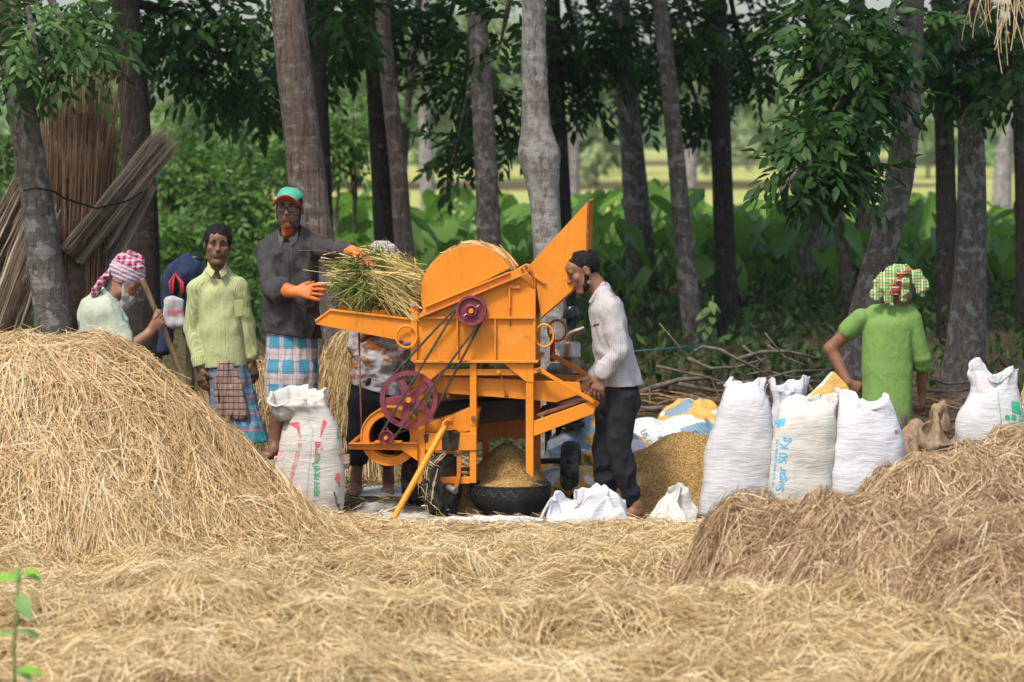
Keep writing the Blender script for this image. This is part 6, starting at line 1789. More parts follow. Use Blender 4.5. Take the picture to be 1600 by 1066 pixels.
# ------------------------------------------------------------------ 4: man hidden behind the feed tray
Y4 = 1.35
def j(px, py, dy=0.0): return at(px, py, Y4 + dy)
p4 = person((j(575, 775)[0], Y4, 0), 'man in rust-stained white shirt half hidden behind the feed tray')
h = Fr(j(600, 412, .08), (.6, -.6, -.3), (.1, 0, 1), 1.0)
g0 = 0.0
pr_ = head_prims(h) + [(cone(h(0, -.02, -.06), j(596, 455, .05), .05, .06), .03), (ecap(j(596, 480, .03), j(582, 600, .03), (.13, .09), (.12, .09), (1, 0, 0)), .05), (cone(j(570, 635), j(562, 690, -.02), .075, .052), .03), (cone(j(562, 690, -.02), np.array([j(556, 760)[0], Y4, .09]), .050, .032), .02), (cone(j(604, 635), j(606, 690), .075, .05), .03), (cone(j(606, 690), np.array([j(606, 760)[0], Y4 + .1, .09]), .05, .032), .02),
       (cone(j(570, 480, .0), j(560, 540, .02), .045, .038), .03), (cone(j(560, 540, .02), j(588, 505, -.15), .038, .028), .02), (cone(j(626, 480, .0), j(640, 530, .02), .045, .038), .03), (cone(j(640, 530, .02), j(640, 480, -.1), .038, .028), .02)]
pr_ += foot_prims(np.array([j(556, 760)[0], Y4, .09]), np.array([j(552, 760)[0], Y4 - .18, 0])) + foot_prims(np.array([j(606, 760)[0], Y4 + .1, .09]), np.array([j(606, 760)[0], Y4 - .1, 0]))
pr_ += hand_prims(j(588, 505, -.15), (.5, -.5, .3), (0, -.3, -1), 1) + hand_prims(j(640, 480, -.1), (.3, -.6, .3), (0, -.3, -1), -1)
body_mesh(p4, pr_, S_dark, h, .007)
cloth(p4, 'shirt', [(ecap(j(598, 485, .03), j(592, 560, .03), (.165, .115), (.160, .12), (1, 0, 0)), .05), (ecap(j(592, 555, .03), j(584, 618, .03), (.158, .12), (.165, .125), (1, 0, 0)), .04), (cone(j(572, 470, .03), j(622, 470, .03), .06), .04), (cone(j(570, 480), j(560, 540, .02), .065, .06), .03), (cone(j(626, 480), j(640, 530, .02), .065, .06), .03)],
      clothmat('rust_stained_white_cotton', (.44, .43, .44), [], .1, .85, ((.25, .09, .028), 8.0, .44)), amp=.013, fq=(9, 9, 11), seed=131, cuts=[(j(580, 609), (-.3, 0, -1))])
cloth(p4, 'trousers', [(ecap(j(584, 600, .03), j(584, 625, .03), (.145, .11), (.15, .115), (1, 0, 0)), .04), (cone(j(568, 630, .01), j(562, 690, -.01), .092, .076), .03), (cone(j(562, 690, -.01), j(559, 712), .074, .068), .02), (cone(j(603, 630, .02), j(606, 690, .02), .092, .076), .03), (cone(j(606, 690, .02), j(606, 715, .03), .074, .068), .02)], M_black, amp=.010, seed=133)
G().tube([j(548, 640, -.03), j(548, 690, -.05), j(550, 706, -.06)], .0028, 5).obj('side_stripe', M_sackw, p4, True)
cloth(p4, 'head_cloth', [(ell(h(0, -.015, .05), (.095, .112, .085), h.mat()), .02), (cone(h(0, -.08, .06), h(.02, .05, .12), .035, .028), .02)], clothmat('grey_striped_head_cloth', (.36, .27, .27), [(0, .016, 0, .006, (.12, .09, .12), .7), (1, .016, 0, .006, (.5, .45, .45), .6)], .1), h=.006, amp=.009, fq=(22, 22, 22), seed=135, cuts=[(h(0, .03, .03), -h.u + h.f * .5)])

# ------------------------------------------------------------------ 5: man in the spotted white shirt and black trousers
Y5 = .02
def j(px, py, dy=0.0): return at(px, py, Y5 + dy)
p5 = person((j(970, 808)[0], Y5, 0), 'barefoot man in spotted white shirt and black trousers leaning over the machine outlet')
h = Fr(j(911, 425), (-.90, -.16, -.42), (-.42, 0, .90), 1.0)
sh, el, wr = j(955, 482, -.15), j(970, 548, -.20), j(940, 586, -.19)
an1, an2 = j(993, 795, -.08), j(950, 790, .10); an1[2] = .085; an2[2] = .085
pr_ = head_prims(h) + [(cone(h(0, -.03, -.055), j(942, 462), .050, .062), .03), (ecap(j(948, 482), j(968, 600), (.135, .085), (.125, .09), (0, 1, 0)), .05), (cone(sh, el, .045, .037), .03), (cone(el, wr, .036, .026), .02),
      (cone(j(955, 482, .15), j(962, 550, .20), .045, .037), .03), (cone(j(962, 550, .2), j(925, 590, .25), .036, .026), .02),
      (cone(j(973, 620, -.08), j(965, 702, -.10), .07, .052), .03), (cone(j(965, 702, -.10), an1, .05, .031), .02), (cone(j(958, 620, .08), j(946, 702, .10), .07, .052), .03), (cone(j(946, 702, .10), an2, .05, .031), .02)]
pr_ += foot_prims(an1, np.array([an1[0] - .15, an1[1] - .10, 0])) + foot_prims(an2, np.array([an2[0] - .16, an2[1] - .06, 0]))
pr_ += hand_prims(wr, j(930, 622, -.19) - wr, (.35, .9, .0), -1, 1.0, .35) + hand_prims(j(925, 590, .25), (-.5, 0, -.8), (0, -1, 0), 1, 1.0, .5)
body_mesh(p5, pr_, S_mid, h)
eyes(h, p5)
hair(p5, h, (.040, .072), (.80, -.58), .008, 23, side_low=-.06, bald=ell(h(0, .055, .115), (.03, .04, .03), h.mat()))
V, F = blob([(cone(h(-.052, .002, -.025), h(-.044, .022, -.078), .020, .023), .02), (cone(h(.052, .002, -.025), h(.044, .022, -.078), .020, .023), .02), (cone(h(-.044, .034, -.092), h(0, .062, -.106), .015, .014), .02), (cone(h(.044, .034, -.092), h(0, .062, -.106), .015, .014), .02), (cone(h(-.016, .090, -.038), h(.016, .090, -.038), .0035), .004)], .0045, .02,
            lambda f: f.disp(lambda x, y, z: .005 * fbm(x * 70, y * 70, z * 50, 2, 24), .03))
ob('beard', V, F, M_hair, p5)
t = NT('spotted_white_cotton')
sep = t.n('ShaderNodeSeparateXYZ'); t.t.links.new(t.attr('cloth', 'Vector'), sep.inputs[0])
vo = t.n('ShaderNodeTexVoronoi'); vo.inputs['Randomness'].default_value = 0.0; vo.inputs['Scale'].default_value = 120; t.t.links.new(t.attr('cloth', 'Vector'), vo.inputs['Vector'])
c = t.mix(t.math('LESS_THAN', vo.outputs[0], .30), (.43, .405, .392), (.30, .27, .27))
t.bump(t.noise(t.coord('Object', (1, 1, .6)), 14, 3, .55, 1.3), .7, .012)
C_sh5 = t.fin(c, .85, .15)
s5 = cloth(p5, 'shirt', [(ecap(j(948, 486), j(958, 545), (.175, .100), (.165, .104), (0, 1, 0)), .05), (ecap(j(958, 545), j(974, 612), (.165, .106), (.170, .122), (0, 1, 0)), .04), (cone(j(948, 468, -.09), j(948, 468, .09), .055), .05), (cone(j(942, 462, -.03), j(942, 462, .03), .052), .03), (cone(j(946, 456, -.035), j(946, 456, .035), .050), .03), (cone(sh, el, .060, .053), .03), (cone(el, j(943, 580, -.195), .051, .045), .02),
            (cone(j(955, 482, .15), j(962, 550, .20), .07, .06), .03), (cone(j(962, 550, .2), j(930, 584, .25), .056, .048), .02)], C_sh5, amp=.011, seed=141, cuts=[(j(972, 602), (.03, 0, -1))], subs=[(cone(h(0, -.03, -.045), j(935, 456), .047, .048), .01)], umode='side', cc=j(960, 540))
V, F = blob([(ecap(j(943, 444, -.050), j(933, 458, -.060), (.014, .006), (.018, .006), (.7, -.2, -.6)), .006), (ecap(j(933, 458, -.060), j(922, 473, -.048), (.018, .006), (.012, .005), (.8, 0, -.4)), .006), (cone(j(943, 444, -.050), j(946, 444, .05), .012), .01), (cone(j(946, 444, .05), j(924, 470, .03), .010), .01)], .005, .01)
ob('collar', V, F, C_sh5, s5, attrs={'cloth': V})
V, F = blob([(cone(j(946, 568, -.197), j(940, 582, -.195), .048, .046), .01)], .005, .01, lambda f: (f.cut(j(946, 567, -.197), j(946, 568, -.197) - j(940, 583, -.195)), f.cut(j(940, 583, -.195), j(940, 583, -.195) - j(946, 568, -.197))))
ob('cuff', V, F, C_sh5, s5, attrs={'cloth': V})
poly_on(s5, [(924, 508), (936, 505), (936, 508), (924, 511.5)], mat('maroon_trim', (.25, .02, .05)), 'pocket_trim')
cloth(p5, 'trousers', [(ecap(j(968, 598), j(970, 628), (.145, .105), (.15, .11), (0, 1, 0)), .04), (cone(j(973, 620, -.08), j(966, 702, -.10), .090, .068), .03), (cone(j(966, 702, -.10), j(990, 786, -.08), .067, .051), .02), (cone(j(956, 620, .08), j(944, 702, .10), .090, .068), .03), (cone(j(944, 702, .10), j(947, 782, .10), .067, .052), .02)], M_black, amp=.012, fq=(10, 10, 6), seed=143, cuts=[])

# ------------------------------------------------------------------ 6: man in the lime shirt seen from behind
Y6 = 1.35
def j(px, py, dy=0.0): return at(px, py, Y6 + dy)
p6 = person((j(1390, 775)[0], Y6, 0), 'man seen from behind in lime green shirt and checked head cloth')
h = Fr(j(1408, 448, .03), (.35, .92, -.15), (.05, .15, 1), 1.0)
shL, elL, wrL = j(1347, 497), j(1298, 545, .06), j(1324, 598, .0)
shR, elR, wrR = j(1424, 500), j(1440, 560, .0), j(1440, 612, .12)
pr_ = head_prims(h) + [(cone(h(0, -.02, -.06), j(1398, 486, .02), .052, .064), .03), (ecap(j(1388, 510, .0), j(1385, 640, -.03), (.13, .085), (.115, .085), (1, 0, 0)), .05), (cone(shL, elL, .046, .042), .03), (cone(elL, wrL, .042, .029), .02), (cone(shR, elR, .046, .040), .03), (cone(elR, wrR, .038, .027), .02),
      (cone(j(1370, 650, -.02), j(1367, 710, .12), .065, .055), .03), (cone(j(1365, 710, .12), np.array([j(1362, 770)[0], Y6, .09]), .05, .032), .02), (cone(j(1400, 650, -.02), j(1405, 710, .12), .065, .055), .03), (cone(j(1408, 710, .12), np.array([j(1408, 770)[0], Y6, .09]), .05, .032), .02)]
pr_ += foot_prims(np.array([j(1362, 770)[0], Y6, .09]), np.array([j(1362, 770)[0], Y6 + .18, 0])) + foot_prims(np.array([j(1408, 770)[0], Y6, .09]), np.array([j(1408, 770)[0], Y6 + .18, 0]))
pr_ += hand_prims(wrL, (.75, .1, -.35), (.2, .9, -.2), -1, 1.0, .45) + hand_prims(wrR, (.12, .25, -1), (-.7, .3, 0), 1, 1.0, .5)
body_mesh(p6, pr_, S_mid, h)
C_sh6 = clothmat('lime_green_cotton', (.15, .255, .065), [], .10, .8)
cloth(p6, 'shirt', [(ecap(j(1388, 512), j(1386, 580, -.02), (.165, .115), (.158, .118), (1, 0, 0)), .05), (ecap(j(1386, 580, -.02), j(1385, 660, -.06), (.156, .118), (.160, .128), (1, 0, 0)), .04), (cone(j(1366, 490), j(1416, 490), .062), .05), (cone(j(1398, 480, .02), j(1400, 480, .02), .062), .03),
      (cone(shL, j(1326, 517, .03), .066, .064), .03), (cone(shR, elR, .066, .058), .03), (cone(elR, j(1441, 570, .02), .058, .060), .02)], C_sh6, amp=.0065, fq=(7, 7, 1.6), seed=151, cuts=[], subs=[(cone(h(0, -.02, -.04), j(1400, 474, .06), .05, .056), .01)])
cloth(p6, 'lungi', [(ecap(j(1386, 650, -.05), j(1386, 735, .03), (.155, .13), (.17, .15), (1, 0, 0)), .04)], mat('brown_lungi_cotton', (.14, .09, .07), (.2, .13, .1), 12, .85), amp=.012, fq=(10, 10, 2), seed=153)
C_gm6 = clothmat('green_checked_head_cloth', (.42, .52, .20), [(0, .019, 0, .0075, (.04, .13, .05), .75), (1, .019, 0, .0075, (.05, .16, .06), .7), (0, .057, .012, .005, (.62, .60, .36), .9), (1, .057, .012, .005, (.55, .12, .05), .7), (0, .057, .03, .004, (.04, .04, .16), .7)], .08)
C_gm6r = clothmat('red_checked_cloth_border', (.40, .07, .04), [(0, .019, 0, .006, (.03, .06, .04), .7), (1, .022, 0, .006, (.04, .03, .10), .7), (1, .044, .012, .004, (.6, .6, .3), .8)], .08)
hd = cloth(p6, 'head_cloth', [(ell(h(0, -.01, .045), (.096, .110, .092), h.mat()), .02)], C_gm6, h=.0055, amp=.010, fq=(18, 18, 18), seed=155, umode='flat', cuts=[(h(0, 0, -.035), (0, .35, -1))])
cloth(p6, 'cloth_flap', [(ecap(j(1396, 425, -.09), j(1376, 448, -.10), (.045, .020), (.062, .018), (1, 0, .4)), .02), (ecap(j(1376, 445, -.10), j(1368, 466, -.10), (.055, .015), (.04, .014), (1, 0, .4)), .02), (ecap(j(1392, 440, -.11), j(1388, 474, -.11), (.040, .016), (.030, .014), (1, 0, 0)), .02), (ecap(j(1412, 440, -.10), j(1412, 468, -.10), (.034, .016), (.026, .014), (1, 0, 0)), .02)], C_gm6, h=.005, amp=.010, fq=(18, 18, 12), seed=157, umode='flat')
cloth(p6, 'cloth_flap', [(ecap(j(1430, 428, -.06), j(1442, 452, -.08), (.040, .018), (.046, .016), (1, 0, -.3)), .02), (ecap(j(1440, 445, -.08), j(1440, 462, -.08), (.030, .016), (.024, .014), (1, 0, 0)), .02)], C_gm6, h=.005, amp=.010, fq=(18, 18, 12), seed=159, umode='flat')
cloth(p6, 'cloth_flap', [(ecap(j(1408, 428, -.112), j(1397, 458, -.118), (.018, .014), (.024, .014), (1, 0, .3)), .02), (cone(j(1404, 428, -.112), j(1420, 424, -.10), .014, .012), .015)], C_gm6r, h=.005, amp=.009, fq=(20, 20, 16), seed=161, umode='flat')
# ================================================================== rice sheaf on the feed tray
M_blade = strawmat('green_rice_blades', [(0, (.05, .10, .02)), (.3, (.13, .20, .035)), (.5, (.30, .30, .06)), (.7, (.50, .38, .12)), (1, (.66, .52, .24))])
rg = np.random.default_rng(61)
def mpv(px, py, d):
    return np.array([mp(a, b, c) for a, b, c in zip(px, py, d)])
sheaf_root = empty('rice_sheaf', tuple(mp(590, 500, .3)), 'loose sheaf of green and golden rice lying on the feed tray', 'rice sheaf')
parts = []
n = 1300                                              # leaf blades fanning out to the left
t0 = rg.random(n)
sx = 585 + rg.normal(0, 22, n); sy = 452 + rg.normal(0, 16, n)
ey = 385 + 105 * t0 + rg.normal(0, 5, n); ex = 500 + 70 * (np.abs(t0 - .52) * 1.7) ** 1.5 + np.abs(rg.normal(0, 26, n))
d0 = rg.uniform(.04, .5, n); d1 = d0 + rg.normal(-.03, .08, n)
A = mpv(sx, sy, d0); B = mpv(ex, np.minimum(ey, 488), np.clip(d1, -.06, .6))
K = 6; P = np.zeros((n, K, 3)); bow = rg.normal(.0, .03, n) + .045
for k in range(K):
    s = k / (K - 1)
    P[:, k] = A * (1 - s) + B * s; P[:, k, 2] += bow * 4 * s * (1 - s) - .06 * rg.random(n) * s ** 3
parts.append(ribbons(P, rg.uniform(.005, .011, n), rg, np.clip(rg.normal(.26, .2, n) + .2 * (t0 > .75), 0, 1), [1, 1, .95, .8, .55, .15]))
n = 1500                                              # stems and drooping heads on the right
sx = 560 + rg.normal(0, 26, n); sy = 434 + rg.normal(0, 16, n) + .12 * (sx - 560)
q = rg.random(n)
ex = 596 + 64 * np.sqrt(rg.random(n)); ey = 408 + 86 * q ** .8 + .3 * (ex - 620) + rg.normal(0, 6, n); bw_ = rg.normal(.035, .03, n)
d0 = rg.uniform(.04, .5, n)
A = mpv(sx, sy, d0); B = mpv(ex, np.minimum(ey, 496), np.clip(d0 + rg.normal(-.04, .06, n), -.02, .6))
P = np.zeros((n, K, 3))
for k in range(K):
    s = k / (K - 1)
    P[:, k] = A * (1 - s) + B * s; P[:, k, 2] += bw_ * 4 * s * (1 - s) - .02 * s ** 3
parts.append(ribbons(P, rg.uniform(.004, .007, n), rg, np.clip(rg.normal(.78, .14, n), 0, 1)))
m_ = 3200                                             # grains on the heads
idx = rg.integers(0, n, m_); s = rg.uniform(.45, 1.0, m_)
base = P[idx, np.clip((s * (K - 1)).astype(int), 0, K - 1)] + rg.normal(0, .012, (m_, 3))
dr = rg.normal(0, 1, (m_, 3)); dr[:, 2] -= .8; dr /= np.linalg.norm(dr, axis=1, keepdims=True)
Q = np.stack([base, base + dr * .009, base + dr * .017], 1)
parts.append(ribbons(Q, .0055, rg, np.clip(rg.normal(.72, .15, m_), 0, 1), [.5, 1, .3]))
V, F, T = join(parts)
tag(ob('rice_stalks', V, F, M_blade, sheaf_root, attrs={'tone': T}), kind='stuff')
c_ = mp(588, 462, .28)
V, F = blob([(ell(c_, (.26, .24, .10), None), .02)], .02, .02, lambda f: f.disp(lambda x, y, z: .02 * fbm(x * 12, y * 12, z * 12, 2, 3), .08))
ob('bundle_core', V, F, mat('bundle_core_straw', (.10, .09, .03), (.26, .2, .07), 25, .9, .1, .8, 60, .02), sheaf_root)
# bits of straw caught on top of the drum
n = 40
a = rg.uniform(R(40), R(115), n); P = np.zeros((n, 4, 3)); dd = rg.uniform(.05, .65, n); dl = rg.normal(0, .06, n)
for k in range(4):
    aa = a + .10 * k * np.sign(dl)
    P[:, k] = mpv(733 + 78.5 * np.cos(aa), 461 - 78.5 * np.sin(aa), np.clip(dd + dl * k, .04, .68)); P[:, k, 2] += .006 * rg.random(n) + .010 * (k == 3) * rg.random(n)
V, F, T = ribbons(P, .005, rg, rg.uniform(.4, .8, n))
tag(ob('caught_straw', V, F, M_straw_pale, mach, attrs={'tone': T}), kind='stuff')

# ================================================================== jute stick bundles on the left
M_stick = strawmat('brown_jute_sticks', [(0, (.09, .045, .022)), (.35, (.19, .105, .052)), (.7, (.31, .185, .10)), (1, (.44, .30, .18))], .7)
M_stick2 = strawmat('pale_jute_sticks', [(0, (.12, .085, .055)), (.35, (.27, .20, .14)), (.7, (.40, .32, .23)), (1, (.54, .45, .34))], .7)
M_sc = mat('stick_core', (.04, .026, .016), (.09, .06, .036), 20, .9)
def stick_bundle(a, b, ra, rb, n, Y, m, label, seed, fray=.12, flat=.7):
    """a foot, b tip in px; ra, rb half widths in px"""
    rg = np.random.default_rng(seed)
    A0, B0 = at(*a, Y), at(*b, Y + .15)
    ax = _n(B0 - A0); sd_ = _n(np.cross(ax, [0, 1, 0])); dp = np.cross(sd_, ax); L = np.linalg.norm(B0 - A0); mm = pxm(Y)
    root = empty('jute_stick_bundle', tuple(A0), label, 'stick bundle')
    th = rg.uniform(0, 6.28, n); r = np.sqrt(rg.uniform(.25, 1, n))
    u, v = r * np.cos(th), r * np.sin(th) * flat
    e = 1 + rg.normal(0, fray, n) * .5 - np.abs(rg.normal(0, fray * .5, n)); K = 4
    P = np.zeros((n, K, 3)); u2 = u + rg.normal(0, .10 + fray * .5, n); v2 = v + rg.normal(0, .10, n)
    for k in range(K):
        s = k / (K - 1)
        rad = (ra + (rb - ra) * s) * mm
        P[:, k] = A0 + ax * (L * s * e)[:, None] + sd_ * ((u * (1 - s) + u2 * s) * rad)[:, None] + dp * ((v * (1 - s) + v2 * s) * rad)[:, None] + rg.normal(0, .006, (n, 3))
    tn = np.clip(.5 + .2 * np.sin(th * 3 + seed) + rg.normal(0, .2, n), 0, 1)
    V, F, T = ribbons(P, rg.uniform(.006, .011, n), rg, tn, [1, .9, .75, .4])
    tag(ob('sticks', V, F, m, root, attrs={'tone': T}), kind='stuff')
    g = G(); g.tube([A0, A0 + ax * L * .5, A0 + ax * L * .86], [ra * mm * .78, (ra + rb) * .5 * mm * .76, rb * mm * .5], 12); g.obj('bundle_core', M_sc, root, True)
    return root
stick_bundle((112, 560), (128, 118), 40, 62, 760, 3.4, M_stick, 'tall dark brown jute stick bundle fanned out behind the lichened trunk', 401, .32)
stick_bundle((112, 560), (118, 235), 44, 46, 600, 3.0, M_stick, 'shorter brown jute stick bundle in front of the tall fanned one', 403, .14)
stick_bundle((112, 400), (262, 218), 22, 20, 420, 2.9, M_stick2, 'pale jute stick bundle slanting up to the right', 405, .06)
stick_bundle((105, 500), (225, 285), 22, 20, 380, 3.1, M_stick2, 'lower pale jute stick bundle slanting right toward the dark trunk', 407, .06)
stick_bundle((-30, 430), (62, 250), 24, 20, 320, 3.2, M_stick2, 'pale stick bundle slanting up from the left edge', 409, .05)
stick_bundle((-8, 560), (70, 330), 34, 26, 420, 2.7, M_stick2, 'thick pale stick bundle at the left edge beside the trunk foot', 411, .05)
g = G(); g.tube([at(36, 298, 1.92), at(58, 294, 1.86), at(84, 299, 1.95), at(100, 310, 2.4), at(150, 326, 2.55), at(200, 314, 2.7), at(222, 300, 2.8)], .007, 6)
tag(g.obj('rope', mat('dark_rope', (.02, .016, .014), None, rough=.9), None, True, loc=at(36, 298, 1.92)), 'dark rope tied round the lichened trunk and the stick bundles', 'rope')

# ================================================================== jacket and bag hung behind the young man
Yj = 1.75
pst = at(296, 410, Yj); g = G()
b0 = np.array([pst[0], Yj, 0]); g.tube([b0, pst + np.array([0, 0, .04])], [.03, .026], 10)
tag(g.obj('post', mat('post_wood', (.08, .055, .035), (.14, .1, .07), 12, .85), None, True, loc=b0), 'thin wooden post behind the young man holding jacket and bag', 'post')
def jj(px, py, dy=0.0): return at(px, py, Yj + dy)
V, F = blob([(ecap(jj(300, 412, -.05), jj(278, 432, -.07), (.10, .05), (.10, .06), (1, 0, 0)), .02), (ecap(jj(268, 435, -.07), jj(258, 545, -.05), (.055, .05), (.05, .045), (1, 0, 0)), .02), (ecap(jj(300, 425, -.05), jj(305, 520, -.03), (.08, .05), (.09, .045), (1, 0, 0)), .02)], .008, .02,
            lambda f: f.disp(lambda x, y, z: .016 * fbm(x * 14, y * 14, z * 6, 3, 3), .05))
tag(ob('jacket', V, F, mat('navy_cloth', (.012, .022, .05), (.025, .04, .08), 14, .85, .2, .5, 40, .01), loc=jj(280, 430)), 'navy jacket hung on a post behind the young man', 'jacket')
V, F = blob([(ell(jj(306, 404, -.04), (.055, .05, .032)), .02)], .006, .02)  # black seat above the jacket, modelled as one rounded form
tag(ob('black_seat', V, F, mat('black_vinyl', (.012, .012, .014), None, rough=.35), loc=jj(306, 404)), 'small black seat on top of the hung navy jacket', 'cap')
V, F = blob([(ecap(jj(274, 470, -.17), jj(275, 505, -.17), (.066, .024), (.070, .032), (1, 0, 0)), .02)], .006, .02, lambda f: (f.disp(lambda x, y, z: .014 * fbm(x * 12, y * 12, z * 7, 3, 5), .04), f.cut(jj(274, 456, -.17), (0, 0, 1))))
bag = tag(ob('carrier_bag', V, F, mat('white_plastic_bag', (.30, .28, .29), (.40, .38, .38), 12, .5), loc=jj(274, 515, -.17)), 'white carrier bag with red print and red handles beside the navy jacket', 'bag')
for o_ in (-5, 5):
    G().tube([jj(268 + o_ * .3, 458, -.17), jj(268 + o_ * .5, 440, -.15), jj(274, 428, -.14), jj(284 + o_ * .3, 442, -.15), jj(285 + o_ * .3, 458, -.17)], .008, 6).obj('handle', mat('red_handle', (.45, .03, .04), None, rough=.6), bag, True)
text_on(bag, 'মমতা', 262, 494, 14, 0, M_redp, sx=.8, bold=.03)

# ================================================================== low bench under the capped man
x0, x1 = at(380, 720, Y1)[0], at(550, 720, Y1)[0]
bn = empty('bench', ((x0 + x1) / 2, Y1, 0), 'low weathered plank bench under the capped man', 'bench')
M_plank = mat('weathered_plank', (.17, .13, .09), (.30, .25, .19), 10, .85, .2, .5, 40, .006, (.2, 1, 1))
for k in range(3):
    yy = Y1 - .30 + k * .21
    G().box(((x0 + x1) / 2, yy, PLZ - .018), (.5 * (x1 - x0) - .01 * k, 0, 0), (0, .098, 0), (0, 0, .016)).obj('plank', M_plank, bn, False, .004)
for xx in (x0 + .08, x1 - .08):
    for yy in (Y1 - .3, Y1 + .12):
        G().box((xx, yy, (PLZ - .036) / 2), (.03, 0, 0), (0, .03, 0), (0, 0, (PLZ - .036) / 2)).obj('leg', M_plank, bn, False, .003)

# ================================================================== heap of cut branches
M_wood = mat('dry_branch_bark', (.07, .055, .044), (.16, .13, .108), 16, .9, .15, .7, 60, .01, (1, 1, 1))
BR = [([(1085, 549), (1098, 542), (1125, 546), (1150, 560), (1180, 575), (1208, 592)], 6), ([(1025, 572), (1060, 580), (1100, 588), (1150, 604)], 5), ([(1150, 562), (1190, 550), (1230, 549), (1285, 562)], 7), ([(1075, 560), (1110, 576), (1150, 574), (1200, 560)], 6),
      ([(980, 622), (1020, 606), (1060, 594), (1110, 590)], 10), ([(1120, 600), (1180, 596), (1240, 580), (1300, 578)], 5), ([(1060, 600), (1120, 612), (1200, 606), (1260, 614)], 7), ([(1160, 540), (1190, 565), (1215, 590)], 4), ([(1200, 540), (1230, 560), (1262, 572)], 4),
      ([(1040, 620), (1100, 625), (1160, 618)], 8), ([(1000, 640), (1070, 636), (1140, 640)], 9), ([(1220, 600), (1270, 596), (1320, 606)], 6), ([(1450, 590), (1480, 600), (1530, 596)], 6), ([(1440, 610), (1490, 612), (1540, 606)], 6), ([(1170, 585), (1200, 580), (1240, 590), (1275, 588)], 4), ([(1030, 505), (1060, 540), (1075, 565)], 2.5), ([(1195, 520), (1215, 545), (1225, 560)], 2.5)]
for i, (pl, w_) in enumerate(BR):
    Yb = 2.9 + .1 * (i % 5)
    pts = [at(x, y, Yb + .06 * math.sin(i + k * 1.7)) for k, (x, y) in enumerate(pl)]
    rr = [w_ * pxm(Yb) * .55 * (1 - .45 * k / (len(pts) - 1)) for k in range(len(pts))]
    root = G().tube(pts, rr, 8).obj('cut_branch', M_wood, None, True, loc=pts[0])
    tag(root, 'crooked dry cut branch in the woodpile behind the grain heap', 'branch', 'cut branches piled under the trees')
n = 420
rg = np.random.default_rng(91)
px = np.where(rg.random(n) < .8, rg.uniform(985, 1310, n), rg.uniform(1440, 1560, n)); yy = rg.uniform(2.8, 3.6, n)
X = (px - 800) * (yy + 20) / FPX
P = np.zeros((n, 4, 3)); a = rg.normal(0, .5, n); L = rg.uniform(.2, .7, n); z0 = rg.uniform(.0, .52, n)
for k in range(4):
    P[:, k] = np.stack([X + np.cos(a) * L * k / 3 - L / 2, yy + np.sin(a) * L * k / 3 * .5, z0 + rg.normal(0, .02, n) + (k - 1.5) * .03 * rg.normal(size=n)], 1)
P[:, :, 2] = np.maximum(P[:, :, 2], .01)
V, F, T = ribbons(P, rg.uniform(.006, .018, n), rg, rg.uniform(0, .8, n), [1, .8, .6, .3])
tag(ob('twigs', V, F, M_stick, attrs={'tone': T}), 'tangle of dry twigs filling the branch pile', 'twigs', kind='stuff')

# ================================================================== small plants
def leafy(root, stem, leaf_list, m, stem_m, w_=.004):
    G().tube(stem, [w_ * 1.6, w_ * 1.2, w_][:len(stem)] if len(stem) == 3 else w_, 7).obj('stem', stem_m, root, True)
    for (c_, a_, n_, L, W_, tn) in leaf_list:
        V, F, T = leaves(np.array([c_]), np.array([a_], float), np.array([n_], float), np.array([L]), np.array([W_]), np.array([tn]), .25, .25)
        ob('leaf', V, F, m, root, True, {'tone': T})
Yf = -8.3
def ff(px, py, dy=0.0): return at(px, py, Yf + dy)
b0 = np.array([ff(24, 1066)[0], Yf, 0.0])
pl = empty('young_plant', b0, 'blurred young green plant at the lower left corner', 'plant')
LL = []
for (px, py, ax, nz, L, W_, tn) in ((30, 905, (-1, -.1, .12), 1, .11, .055, .9), (32, 895, (1, -.2, -.15), 1, .085, .035, .8), (30, 900, (.55, -.3, .25), 1, .085, .04, .9), (28, 930, (.4, -.6, -.5), .6, .11, .06, .55), (30, 915, (-.2, .3, .8), .6, .07, .03, .6),
                                   (24, 990, (-.9, -.3, .1), 1, .07, .03, .6), (26, 985, (.9, -.3, -.1), 1, .10, .035, .5), (22, 1050, (.9, -.2, .15), 1, .11, .045, .85), (22, 1045, (.8, -.4, -.35), 1, .09, .04, .5), (28, 940, (.6, -.4, -.4), 1, .075, .045, .4)):
    LL.append((ff(px, py), ax, (0, -.55, nz), L, W_, tn))
leafy(pl, [b0, ff(22, 1010), ff(31, 878)], LL, leafmat('seedling_leaves', [(0, (.10, .20, .06)), (.5, (.22, .36, .12)), (.8, (.20, .45, .05)), (1, (.28, .55, .07))], .5, .3, .4), M_stalk, .0045)
Ys = 7.5
b0 = np.array([at(1112, 560, Ys)[0], Ys, float(ground_z(np.array(0.), np.array(Ys)))])
pl = empty('sapling', b0, 'small sapling with broad pale leaves beside the slim grey trunk', 'plant')
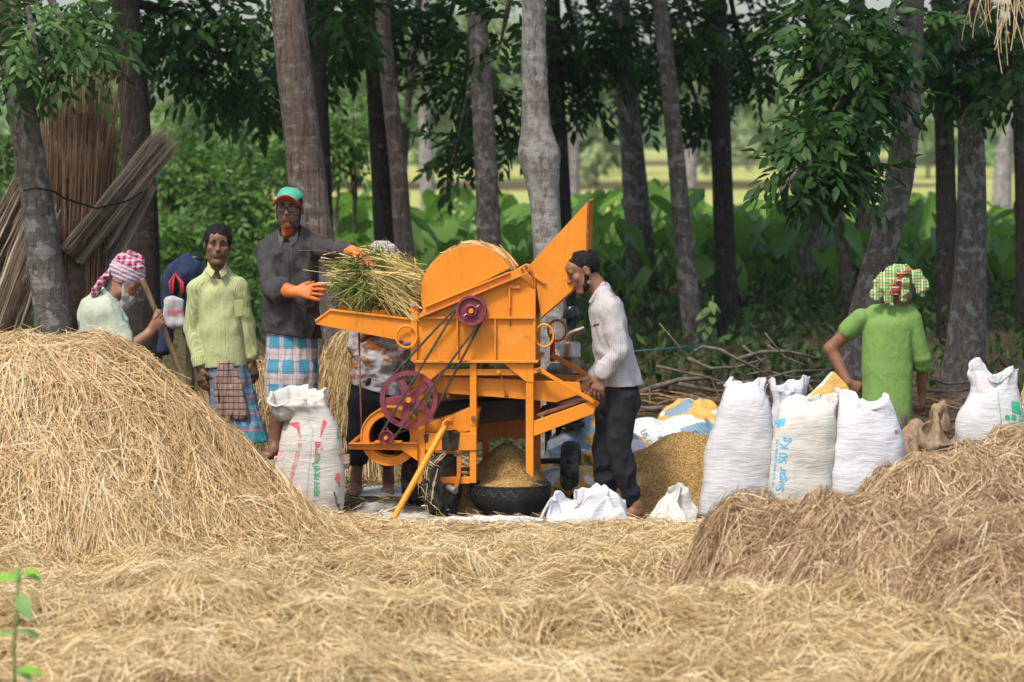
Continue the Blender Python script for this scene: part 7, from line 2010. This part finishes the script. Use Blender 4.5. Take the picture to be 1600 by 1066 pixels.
LL = []
for k in range(10):
    c_ = at(1112 + rg.uniform(-8, 8), 470 + k * 5, Ys)
    LL.append((c_, (rg.normal(), rg.normal() * .5 - .3, -.3), (0, -.4, 1), rg.uniform(.10, .15), .07, rg.uniform(.3, .9)))
leafy(pl, [b0, at(1110, 500, Ys), at(1114, 462, Ys)], LL, M_leaf_pale, M_stalk, .006)
# dry straw hanging in the branches at the upper right
n = 46
Yh = 3.2
px = rg.uniform(1520, 1612, n); p0 = -60 + rg.random(n) * 70; ln = rg.uniform(40, 130, n) * np.where(px > 1560, 1.1, .7)
P = np.zeros((n, 5, 3)); dx = rg.normal(0, 9, n); dyy = rg.uniform(-.2, .25, n)
for k in range(5):
    s = k / 4
    P[:, k] = np.array([at(a + d * s + 6 * math.sin(3 * s + a), b + l * s, Yh + e) for a, b, l, d, e in zip(px, p0, ln, dx, dyy)])
V, F, T = ribbons(P, rg.uniform(.004, .007, n), rg, np.clip(rg.normal(.6, .2, n), 0, 1))
tag(ob('hanging_straw', V, F, M_straw, attrs={'tone': T}), 'dry straw wisps hanging from the branches at the upper right', 'straw', kind='stuff')
g = G(); g.tube([at(990, 549, 4.2), at(1030, 546, 4.3), at(1100, 540, 4.5)], .006, 5)
tag(g.obj('line', mat('teal_line', (.03, .14, .15), None, rough=.8), None, True, loc=at(990, 549, 4.2)), 'thin teal line stretched low between the trunks', 'rope')
# ================================================================== air
HZ = G()
HZ.box((0, 250, 12.5), (220, 0, 0), (0, 290, 0), (0, 0, 14.0))
t = bpy.data.materials.new('damp_air'); t.use_nodes = True; t.node_tree.nodes.clear()
_o = t.node_tree.nodes.new('ShaderNodeOutputMaterial'); _p = t.node_tree.nodes.new('ShaderNodeVolumePrincipled')
_p.inputs['Density'].default_value = .0003; _p.inputs['Color'].default_value = (.93, .96, .95, 1); _p.inputs['Anisotropy'].default_value = .3
t.node_tree.links.new(_p.outputs[0], _o.inputs['Volume'])
tag(HZ.obj('haze', t, None, False), kind='stuff')
